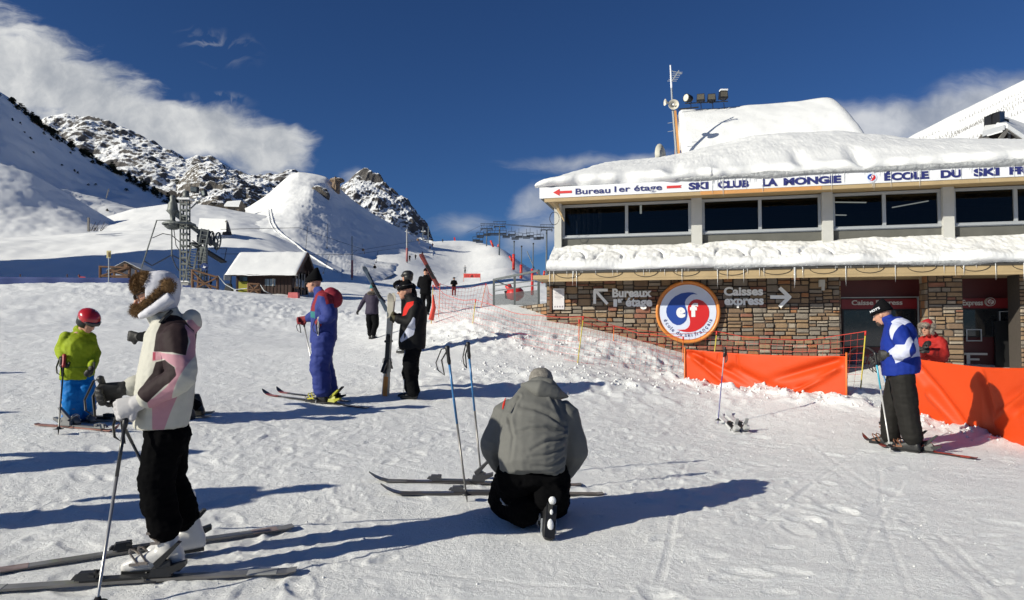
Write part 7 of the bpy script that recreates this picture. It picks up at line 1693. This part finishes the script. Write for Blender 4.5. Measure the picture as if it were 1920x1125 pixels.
def wheel(px, py, r_, d, nm, mat):
    c = E(px, py, d); pts_ = [c+V(math.cos(a)*r_*.35, math.sin(a)*r_*.2, math.sin(a)*r_) for a in np.linspace(0, 6.283, 20, endpoint=False)]
    m_ = MB(); m_.tube(pts_, .06, 6, closed=True)
    for i in range(5): m_.bar(c, pts_[i*4], .05)
    m_.build(nm, mat, dv)
wheel(408, 452, .62, DS+1, 'cable_wheel', M_GALV); wheel(396, 447, .5, DS+1, 'cable_wheel', M_DKS)
m_ = MB(); m_.box(E(385, 440), (.5, .5, .6)).box(E(390, 452), (.4, .5, .4)).box(E(376, 448), (.35, .4, .5)); m_.build('motor', M_DKS, dv)
m_ = MB(); m_.box(E(382, 478, DS-.5), (.42, .3, 1.1)); m_.build('control_box', M_GALV, dv)
m_ = MB(); m_.prism([E(383, 500, DS-1.2)+V(math.cos(a)*.25, 0, math.sin(a)*.25) for a in np.linspace(0, 6.283, 20, endpoint=False)], (0, .05, 0)); m_.build('round_sign', P('blue_sign', (.01, .03, .13), .4), dv)
m_ = MB(); c = E(383, 500, DS-1.27); m_.prism([c+V(-.12, 0, -.05), c+V(.02, 0, -.10), c+V(.13, 0, .02), c+V(.02, 0, .0), c+V(-.06, 0, .11), c+V(-.04, 0, .02)], (0, .04, 0)); m_.build('sign_arrow', M_WHITE, dv)
m_ = MB(); m_.tube([E(265, 503), E(294, 413), E(322, 413)], .05, 6); m_.tube([E(322, 480), E(322, 400), E(336, 398), E(352, 410)], .05, 6); m_.build('hoop_frame', M_GALV, dv)
m_ = MB(); m_.tube([E(286, 446), E(305, 438), E(322, 441), E(338, 455), E(345, 470)], .03, 5); m_.tube([E(271, 490), E(285, 498), E(300, 490), E(322, 478), E(345, 490), E(360, 500), E(400, 520)], .04, 5); m_.tube([E(326, 430), E(330, 460), E(342, 478)], .03, 5); m_.tube([E(322, 480), E(330, 500), E(340, 512)], .035, 5); m_.build('hanging_cables', M_BLK, dv, kind='stuff')
m_ = MB(); m_.bar(E(352, 396), E(378, 372), .07); m_.bar(E(352, 376), E(370, 370), .05); m_.build('lamp_arm', M_GALV, dv)
for (px, py, rz_, nm) in ((366, 356, .5, 0), (383, 363, -.8, 1)):
    MB().box(E(px, py), (.5, .25, .42), Matrix.Rotation(rz_, 3, 'Z')@Matrix.Rotation(.3, 3, 'X')).build('floodlight', M_DKS, dv)
    MB().box(E(px, py)+V(-.05*(1-nm), -.16, .02), (.38, .06, .30), Matrix.Rotation(rz_, 3, 'Z')@Matrix.Rotation(.3, 3, 'X')).build('lamp_glass', P('lamp_pale', (.22, .25, .24), .2), dv)
m_ = MB(); m_.box(E(347, 542, DS-.3), (.8, .8, .9)); m_.build('concrete_base', P('snowy_concrete', (.32, .32, .31), .9, var=.3), dv); MB().box(E(347, 529, DS-.3), (.85, .8, .15)).build('snow_cap', M_ROOFS, dv)
# timber rails round the station
M_TIM = P('brown_timber', (.13, .065, .032), .8, var=.3, vscale=4, bump=.3)
def rails(label, posts_, bars, d, group=None, nm='timber_fence'):
    b = at(posts_[0][0], posts_[0][2], d); ro = thing(nm, label, 'fence', b, 0, group)
    for (px, y0, y1) in posts_: MB().tube([at(px, y1+8, d)-b, at(px, y0, d)-b], .085, 7).build('post', M_TIM, ro)
    for (x0, y0, x1, y1) in bars: MB().tube([at(x0, y0, d-.1)-b, at(x1, y1, d-.1)-b], .06, 6).build('rail', M_TIM, ro)
rails('brown timber rails in front of the lift station', [(361, 505, 545), (408, 517, 548), (372, 520, 545)], [(361, 506, 408, 520), (361, 525, 408, 540), (368, 540, 405, 522), (361, 510, 400, 545)], 44)
rails('brown timber fence with crossed braces left of the fur hat', [(188, 498, 536), (243, 500, 536), (206, 505, 535)], [(188, 500, 243, 502), (190, 517, 243, 501), (190, 518, 243, 518), (206, 505, 243, 518)], 44)
# small gabled shelter behind that fence
gs = thing('gabled_shelter', 'small open wooden shelter with snowy gable roof behind the timber fence', 'shelter', at(234, 540, 47)); o_ = gs.location.copy(); G_ = lambda px, py, d=47: at(px, py, d)-o_
m_ = MB(); m_.prism([G_(200, 507), G_(234, 490), G_(268, 507), G_(268, 511), G_(234, 495), G_(200, 511)], (0, 2.2, 0)); m_.build('roof', M_DW, gs)
m_ = MB(); m_.prism([G_(198, 507), G_(234, 489.5), G_(270, 507), G_(234, 492)], (0, 2.2, .02)); m_.build('roof_snow', M_ROOFS, gs)
m_ = MB(); m_.prism([G_(212, 507, 48.5), G_(234, 497, 48.5), G_(256, 507, 48.5), G_(256, 520, 48.5), G_(212, 520, 48.5)], (0, .1, 0)); m_.build('poster_board', P('pale_poster', (.30, .33, .42), .7, var=.6, vscale=3), gs)
for px in (214, 255): MB().bar(G_(px, 540), G_(px, 506), .12).build('post', M_TIM, gs)
MB().bar(G_(210, 520), G_(258, 520), .08).build('rail', M_TIM, gs); MB().box(G_(236, 500, 46.9), (.25, .1, .35)).build('truss_plate', M_TIM, gs)
sp_ = thing('sign_post', 'thin grey post carrying a small yellowish plate before the timber fence', 'sign', at(204, 545, 42)); o_ = sp_.location.copy(); MB().tube([V(0, 0, -.3), at(204, 482, 42)-o_], .04, 6).build('post', M_GREYM, sp_)
MB().box(at(204, 477, 42)-o_, (.26, .04, .46)).build('plate', P('yellow_plate', (.42, .36, .16), .5), sp_); MB().box(at(204, 477, 41.95)-o_+V(0, -.0, 0), (.08, .02, .30)).build('plate_mark', P('brown_mark', (.12, .07, .03), .6), sp_)
# blue net fence along the brow
bf = thing('blue_fence', 'blue net fence along the snow brow at the far left', 'fence', at(0, 533, 44)); o_ = bf.location.copy(); nn = 90; Gr = np.empty((6, nn, 3))
for i in range(nn):
    px = -60+320*i/(nn-1); d = 43+.05*math.sin(i*.3)
    for j_ in range(6):
        p = at(px, 541-23*(j_/5)*(1-.15*i/nn), d)-o_; Gr[j_, i] = p[:]
o = link('net', gridmesh('net', Gr), M_NETB, bf); o.modifiers.new('t', 'SOLIDIFY').thickness = .02
for px in (-30, 38, 126, 148, 240): MB().tube([at(px, 545, 43.9)-o_, at(px, 514, 43.9)-o_], .035, 6).build('post', M_TIM, bf)
Gr = np.empty((4, 20, 3)); bf2 = thing('blue_fence', 'short piece of blue net under the lift station ladders', 'fence', at(345, 540, 45)); o_ = bf2.location.copy()
for i in range(20):
    for j_ in range(4): Gr[j_, i] = (at(342+23*i/19, 541-6*j_/3-.5*math.sin(i), 45)-o_)[:]
o = link('net', gridmesh('net', Gr), M_NETB, bf2); o.modifiers.new('t', 'SOLIDIFY').thickness = .02
o = MB().tube([at(148, 516, 45), at(150, 520, 45), at(160, 521, 45)], .06, 5).build('red_tape', M_NETR, None); tag(o, 'scrap of red net on the blue fence', 'net')

# ------------------------------------------------------------------ lift hut
HD = 45.0; hb = at(500, 556, HD); hut = thing('lift_hut', 'dark brown wooden lift hut with snow covered roof and yellow panel', 'hut', hb); H = lambda px, py, d=HD: at(px, py, d)-hb
M_HUT = P('dark_brown_boards', (.032, .013, .009), .75, var=.3, vscale=3, bump=.4, bscale=12)
x0, x1, xr = H(443, 500).x, H(548, 500).x, H(566, 500, HD+3.5).x
zb, ze, zr = H(500, 575).z, H(500, 508).z, H(500, 476, HD+1.8).z
W_ = MB()
fr_ = [(x0, x0+.9, zb, ze), (x0+.9, x1-1.8, zb, ze), (x1-1.1, x1, zb, ze), (x1-1.8, x1-1.1, zb, zb+1.35), (x1-1.8, x1-1.1, ze-.5, ze)]
for a, b, c, d in fr_: W_.box(((a+b)/2, .05, (c+d)/2), (b-a, .1, d-c))
W_.box((x1-.05, 1.8, zb+.6), (.1, 3.5, 1.3)); W_.box((x1-.05, 1.8, ze-.2), (.1, 3.5, .5)); W_.box((x1-.05, .3, (zb+ze)/2), (.1, .5, ze-zb)); W_.box((x1-.05, 3.3, (zb+ze)/2), (.1, .5, ze-zb)); W_.box((x1-.05, 1.8, (zb+ze)/2), (.1, .15, ze-zb))
W_.box((x0+.05, 1.8, (zb+ze)/2), (.1, 3.5, ze-zb)); W_.box(((x0+x1)/2, 3.5, (zb+ze)/2), (x1-x0, .1, ze-zb))
W_.prism([(x1-.1, 0, ze), (x1-.1, 3.5, ze), (x1-.1, 1.75, zr)], (.1, 0, 0))
W_.build('wall', M_HUT, hut)
m_ = MB()
for i in range(22): x = x0+.1+i*.235; m_.box((x, -.01, (zb+ze)/2), (.02, .03, ze-zb))
m_.build('board_joints', M_DW, hut, kind='stuff')
MB().box((x1-1.45, .02, (zb+1.35+ze-.5)/2), (.68, .03, ze-.5-zb-1.4)).build('window', P('hut_pane', (.22, .25, .27), .1, spec=.8), hut); 
m_ = MB(); m_.box((x1-1.25, -.02, (zb+1.35+ze-.5)/2), (.05, .06, ze-.5-zb-1.35)); m_.build('window_frame', P('hut_frame', (.45, .42, .38), .6), hut)
m_ = MB(); m_.box((x0+.5, -.03, zb+1.1), (.62, .04, 1.1)); m_.build('yellow_panel', P('yellow_panel', (.30, .28, .02), .6, var=.2), hut); MB().box((x0+.5, -.03, zb+1.95), (.5, .05, .5)).build('mirror_pane', P('hut_dark_pane', (.05, .07, .08), .1, spec=.8), hut)
for i in range(4): MB().box((x1+.02, .75+.62*i, zb+1.85), (.04, .07, 1.0)).build('window_bar', P('hut_frame', (.45, .42, .38), .6), hut)
for i in range(3): MB().box((x1-.01, 1.06+.62*i, zb+1.85), (.02, .5, .9)).build('pane', P('hut_pane', (.22, .25, .27), .1, spec=.8), hut)
rf = MB(); ov_ = .55
rf.prism([(x0-.5, -ov_, ze-.28), (x0-.5, 1.75, zr+.05), (x0-.5, 3.5+ov_, ze-.28), (x0-.5, 3.5+ov_, ze-.38), (x0-.5, 1.75, zr-.05), (x0-.5, -ov_, ze-.38)], (x1-x0+1.0, 0, 0)); rf.build('roof', M_DW, hut)
n1, n2 = 60, 30; Gs = np.empty((n2, n1, 3))
for i in range(n2):
    v = i/(n2-1)
    for j_ in range(n1):
        u = j_/(n1-1); yv = -ov_-.04+(3.5+2*ov_+.08)*v; h = 1-abs(yv-1.75)/(1.75+ov_); e = min(1, min(v, 1-v)*14)*min(1, min(u, 1-u)*25)
        Gs[i, j_] = (x0-.54+(x1-x0+1.08)*u, yv, ze-.30+(zr+.03-ze+.30)*h+.16*math.sqrt(e))
f = Gs.reshape(-1, 3); f[:, 2] += .05*fbm(f*1.3, 3, seed=2); link('roof_snow', gridmesh('roof_snow', f.reshape(n2, n1, 3)), M_ROOFS, hut)
m_ = MB(); m_.bar((x1+.5, -ov_, ze-.33), (x1+.5, 1.75, zr), .08, .22); m_.bar((x1+.5, 3.5+ov_, ze-.33), (x1+.5, 1.75, zr), .08, .22); m_.build('barge_board', M_HUT, hut)
rails('small brown timber gate frame at the front of the hut', [(466, 531, 552), (487, 532, 553)], [(466, 532, 487, 533), (466, 543, 487, 544), (467, 533, 486, 551), (486, 533, 467, 551)], 42.5, nm='timber_gate')
ro = thing('floodlight', 'small floodlight on a short post between the lift station and the hut', 'floodlight', at(432, 552, 44)); o_ = ro.location.copy(); MB().tube([V(0, 0, 0), at(433, 516, 44)-o_], .05, 6).build('post', M_BLK, ro); MB().box(at(426, 521, 44)-o_, (.38, .3, .3), Matrix.Rotation(.5, 3, 'Z')).build('housing', P('lamp_grey', (.28, .28, .27), .5), ro); MB().box(at(429, 542, 44)-o_, (.6, .4, .7), taper=.5).build('base', M_BLK, ro)
o = MB().tube([at(409, 517, 44), at(422, 533, 43.5), (at(440, 543, 43)), at(462, 541, 42.5), at(487, 532, 42.5), at(495, 545, 42), at(510, 552, 42)], .03, 5).build('slack_rope', M_GREYM, None, smooth=True); tag(o, 'slack grey rope looping between the station rails and the hut', 'rope')
o = MB().box((0, 0, 0), (.7, .5, .5), taper=.8).build('red_crate', P('pinkish_cover', (.5, .12, .12), .7, var=.3), None); o.location = at(551, 556, 42.5); tag(o, 'red and white cover on the snow beside the hut corner', 'cover')
p = at(422, 547, 45); o = farperson('person sitting in dark clothes by the lift station rails', 395, 546, 26, M_BLACKF, M_BLACKF, R(200), d=45.5)
# ------------------------------------------------------------------ distant buildings
sh = thing('stone_hut', 'small distant stone hut with snowy roof below the rocks', 'hut', at(440, 400, 165)); o_ = sh.location.copy(); S2 = lambda px, py, d=165: at(px, py, d)-o_
m_ = MB(); m_.prism([S2(422, 396), S2(448, 399), S2(448, 388), S2(422, 386)], (0, 4, 0)); m_.prism([S2(448, 399), S2(459, 394, 168), S2(459, 388, 168), S2(452, 379, 166), S2(448, 388)], (-.3, .5, 0)); m_.build('wall', P('hut_stone', (.12, .10, .08), .9, var=.5, vscale=1.2), sh)
m_ = MB(); m_.prism([S2(420, 387, 164.5), S2(448, 388, 164.5), S2(452, 378, 166.5), S2(426, 380, 167)], (0, 0, .35)); m_.build('roof_snow', M_ROOFS, sh); m_ = MB()
m_ = MB(); m_.prism([S2(448, 388, 164.5), S2(461, 389, 169), S2(452, 378, 166.5)], (0, 0, .3)); m_.build('roof_end', P('hut_stone', (.12, .10, .08), .9), sh)
for px in (430, 438): MB().box(S2(px, 392, 164.8), (.5, .1, .6)).build('window', M_DARK, sh)
bh = thing('buried_chalet', 'roof of a chalet buried in snow behind the lift station', 'hut', at(400, 434, 86)); o_ = bh.location.copy(); S3 = lambda px, py, d=86: at(px, py, d)-o_
m_ = MB(); m_.prism([S3(370, 440, 86), S3(424, 434, 85), S3(424, 415, 87.5), S3(374, 413, 89)], (0, 0, .3)); m_.build('roof_snow', M_ROOFS, bh); MB().prism([S3(416, 440, 85.4), S3(431, 440, 88), S3(424, 415.5, 87)], (.05, .6, 0)).build('gable', M_DW, bh); MB().bar(S3(424, 414, 86.8), S3(431, 434, 86.6), .22).build('barge_board', M_BRC, bh)
o = MB().bar(at(166, 434, 92), at(166, 408, 92), .22).build('marker_pole', M_BRC, None); tag(o, 'short grey post standing on the shaded snow wall at the left', 'pole')
o = MB().bar(at(199, 372, 150), at(204, 354, 150), .15).build('marker_pole', M_BRC, None); tag(o, 'thin pole on the shaded mountain slope at the left', 'pole')
sb_ = MB(); rnd = random.Random(2)
for i in range(16):
    a = at(168+rnd.uniform(0, 22), 433, 91.5); sb_.tube([a, a+V(rnd.uniform(-.5, .9), 0, rnd.uniform(.5, 1.5))], [.04, .01], 4)
o = sb_.build('bare_shrub', M_DW, None, kind='stuff') if False else sb_.build('bare_shrub', M_DW, None); tag(o, 'bare twiggy shrub beside the short grey post', 'shrub')
# ------------------------------------------------------------------ rock outcrop at the summit of the cone
def rock(name, label, c, r3, seed, mat=None, n=3, cat='rock'):
    import bmesh
    b = bmesh.new(); bmesh.ops.create_icosphere(b, subdivisions=n, radius=1); me = bpy.data.meshes.new(name); b.to_mesh(me); b.free(); v = vcoords(me)
    v = v*(1+.35*fbm(v*1.7+seed, 3, seed=seed, ridged=True))[:, None]*np.array(r3); vset(me, v); me.shade_smooth() if False else None
    o = link(name, me, mat or M_ROCKB); o.location = c; tag(o, label, cat); return o
M_ROCKB = rock_mat('brown_rock', -.12, .5, rock=(.20, .15, .11), sc2=.2)
rock('rock_outcrop', 'brown overhanging rock beside the summit of the white cone', at(630, 352, 204), (1.0, 1.2, 3.0), 3); rock('rock_outcrop', 'snow capped brown rock lip right of the cone summit', at(632, 339, 205), (1.9, 1.6, .8), 5)
rock('rock_outcrop', 'half buried rock face under the cone summit', at(598, 368, 186), (2.6, 1.0, 2.4), 8, M_ROCKD)
# ski track running down the cone
from mathutils.bvhtree import BVHTree
def bvh_of(names):
    out = []
    for o in list(SC.objects):
        if o.name in names:
            me = o.data; out.append(BVHTree.FromPolygons([v.co[:] for v in me.vertices], [p_.vertices[:] for p_ in me.polygons]))
    return out
cone = bvh_of(['snow_cone', 'snow_wall', 'snow_dune'])
def hit(px, py, trees=None):
    r_ = ray(px, py).normalized(); best = None
    for t in (trees or cone):
        h = t.ray_cast(Vector((0, 0, CAM_H)), r_)
        if h[0] is not None and (best is None or h[3] < best[3]): best = h
    return best[0] if best else None
trk_px = [(495, 387), (508, 393), (510, 405), (513, 418), (521, 432), (535, 444), (552, 456), (568, 470), (585, 482), (602, 493), (620, 504), (640, 513)]
tp_ = []
for i in range(len(trk_px)-1):
    for f_ in np.linspace(0, 1, 6, endpoint=False):
        h = hit(trk_px[i][0]*(1-f_)+trk_px[i+1][0]*f_, trk_px[i][1]*(1-f_)+trk_px[i+1][1]*f_)
        if h is not None: tp_.append(h+V(0, -.1, .10))
if len(tp_) > 4:
    m_ = MB(); m_.tube(tp_, [.15+.03*math.sin(i*1.3) for i in range(len(tp_))], 6, squash=.6); m_.tube([p_+V(-.7, .2, 0) for p_ in tp_], .10, 5, squash=.6); o = m_.build('ski_track', M_ROOFS, None, smooth=True, kind='structure')
# ------------------------------------------------------------------ dark pines and shrubs on the mountain
M_PINE = P('pine_green', (.018, .024, .018), .9, var=.4, vscale=2, spec=.05)
import bmesh as _bm
def pine_mesh(seed):
    r_ = random.Random(seed); m_ = MB()
    for i in range(70):
        a = r_.uniform(0, 6.28); z = r_.random(); rr2 = (1-z)*.5+.05; c = V(math.cos(a)*rr2*r_.uniform(.2, 1), math.sin(a)*rr2*r_.uniform(.2, 1), .1+z*.95); s = r_.uniform(.07, .15)
        m_.add([c+V(r_.gauss(0, s), r_.gauss(0, s), r_.gauss(0, s*.6)) for _ in range(4)], [(0, 1, 2), (0, 2, 3), (0, 3, 1), (1, 3, 2)])
    return m_
pm_ = [pine_mesh(i) for i in range(4)]
def pine_thing(k_):
    ro = thing('pine_tree', 'dark low pine on the crest of the shaded mountain slope', 'tree', (0, 0, 0), 0, 'dark pines along the mountain crest'); pm_[k_].build('crown', M_PINE, ro); MB().tube([(0, 0, -.2), (0, 0, .5)], [.06, .03], 5).build('trunk', M_TIM, ro); return ro
protos = [pine_thing(i) for i in range(4)]
slope = bvh_of(['mountain_slope', 'snow_shoulder', 'snow_cone', 'rocky_knoll']); rnd = random.Random(77); k_ = 0
crest = [(0, 170), (60, 216), (90, 240), (170, 292), (250, 332), (330, 378), (400, 408)]
def place_pine(px, py, sz, label=None):
    global k_
    h = hit(px, py, slope)
    if h is None: return
    s = sz*h.y/F; src = protos[k_ % 4]; o = src if k_ < 4 else copy_thing(src); o.location = h-V(0, 0, .1*s); o.rotation_euler = (0, 0, rnd.uniform(0, 6)); o.scale = (s*rnd.uniform(.9, 1.6), s*rnd.uniform(.9, 1.5), s*rnd.uniform(.6, 1.0))
    if label: o['label'] = label
    k_ += 1
for i in range(150):
    t = rnd.random()**.8*(len(crest)-1); a = min(int(t), len(crest)-2); f_ = t-a; px = crest[a][0]*(1-f_)+crest[a+1][0]*f_; py = crest[a][1]*(1-f_)+crest[a+1][1]*f_
    place_pine(px+rnd.uniform(-5, 5), py+rnd.uniform(1, 9)*(1+.6*t/6), rnd.uniform(8, 14))
for i in range(50):
    place_pine(290+rnd.gauss(0, 22), 345+rnd.gauss(0, 10), rnd.uniform(7, 12))
for (px, py) in ((23, 226), (38, 233), (46, 249), (82, 252), (95, 263), (57, 260), (63, 287), (116, 311), (140, 322), (146, 326), (166, 348), (180, 347), (132, 288), (201, 396)):
    place_pine(px, py, rnd.uniform(4, 7), 'lone dark shrub dotting the shaded snow slope')
# ------------------------------------------------------------------ avalanche barriers on the right hill
hill = bvh_of(['snow_hill'])
rows = [((1700, 272), (1760, 248)), ((1715, 275), (1840, 232)), ((1735, 275), (1900, 205)), ((1752, 273), (1925, 188)), ((1772, 266), (1925, 178)), ((1800, 228), (1925, 170)), ((1890, 222), (1925, 206)), ((1800, 268), (1850, 250))]
for ri, (a, b) in enumerate(rows):
    n = int(math.hypot(b[0]-a[0], b[1]-a[1])/6); m_ = MB(); first = None
    for i in range(n+1):
        px = a[0]+(b[0]-a[0])*i/n+rnd.uniform(-1, 1); py = a[1]+(b[1]-a[1])*i/n+rnd.uniform(-.8, .8); h = hit(px, py, hill)
        if h is None: continue
        first = first or h; m_.bar(h-first, h-first+V(rnd.uniform(-.3, .1), -.2, rnd.uniform(.7, 1.3)), .13)
    if first is None: continue
    ro = thing('avalanche_barrier', 'avalanche barrier posts on the white hill, ' + ('lowest and shortest row at the left', 'second row from the bottom left', 'third row', 'fourth row', 'fifth row', 'topmost row along the crest', 'short row right of the chimney', 'short row left of the chalet')[ri], 'avalanche barrier', first, 0, 'avalanche barriers on the right hill'); m_.build('posts', M_BRC, ro, kind='stuff')
# ------------------------------------------------------------------ red slope banner
sb2 = thing('slope_banner', 'small red warning banner standing across the piste', 'banner', at(885, 519, 70)); o_ = sb2.location.copy()
MB().box((0, 0, .12), (1.7, .05, .42)).build('sheet', P('pinkish_red_banner', (.65, .07, .06), .6, var=.1), sb2)
m_ = MB(); m_.prism([V(-.16, -.04, -.04), V(.16, -.04, -.04), V(0, -.04, .26)], (0, .01, 0)); m_.build('triangle', P('dark_red_mark', (.12, .02, .02), .6), sb2)
m_ = MB(); 
for x in (-.6, -.4, .4, .6): m_.box((x, -.03, .16), (.14, .01, .05)); m_.box((x, -.03, .02), (.14, .01, .04))
m_.build('printed_bars', P('dark_red_mark', (.12, .02, .02), .6), sb2, kind='stuff')
for x in (-.85, .85): MB().bar((x, .03, -.5), (x, .03, .36), .04).build('post', M_ORP, sb2)
o = MB().bar(at(853, 452, 290), at(852, 445, 290), .6).build('crest_marker', M_REDP, None); tag(o, 'tiny red marker on the crest of the piste', 'marker')
# loose snow clods lying on the trodden snow
rnd = random.Random(5); m_ = MB()
def clod(x, y, s):
    z = gz(x, y); c = V(x, y, z+s*.25); vs = [c+V(rnd.uniform(.6, 1.1)*s*dx, rnd.uniform(.6, 1.1)*s*dy, rnd.uniform(.5, .9)*s*dz) for dx, dy, dz in ((1, 0, 0), (0, 1, 0), (-1, 0, 0), (0, -1, 0), (.3, .3, 1), (-.3, -.2, .9), (0, 0, -.6))]
    m_.add(vs, [(0, 1, 4), (1, 2, 5), (2, 3, 5), (3, 0, 4), (1, 5, 4), (3, 4, 5), (0, 6, 1), (1, 6, 2), (2, 6, 3), (3, 6, 0)])
def near_line(a, b, w, n, s0, s1):
    for i in range(n):
        t = rnd.random(); x = a[0]+(b[0]-a[0])*t+rnd.gauss(0, w); y = a[1]+(b[1]-a[1])*t+rnd.gauss(0, w); clod(x, y, rnd.uniform(s0, s1))
near_line(BAN1[0], BAN1[1]-V(0, 0, 0), .22, 110, .012, .045); near_line(BAN1[0]-V(0, .45, 0), BAN1[1]-V(0, .45, 0), .25, 100, .01, .035)
near_line((6.0, 10.2), (6.35, 8.4), .22, 110, .01, .04); near_line((-.8, 12.6), (3.2, 12.6), .5, 130, .01, .04); near_line((-1.5, 16), (3.0, 14.4), .6, 110, .01, .045)
for i in range(260):
    y = 3+9*rnd.random()**1.5; clod(rnd.uniform(-.75, .78)*y, y, rnd.uniform(.003, .012))
o = m_.build('snow_clods', M_ROOFS, None, smooth=True, kind='stuff')
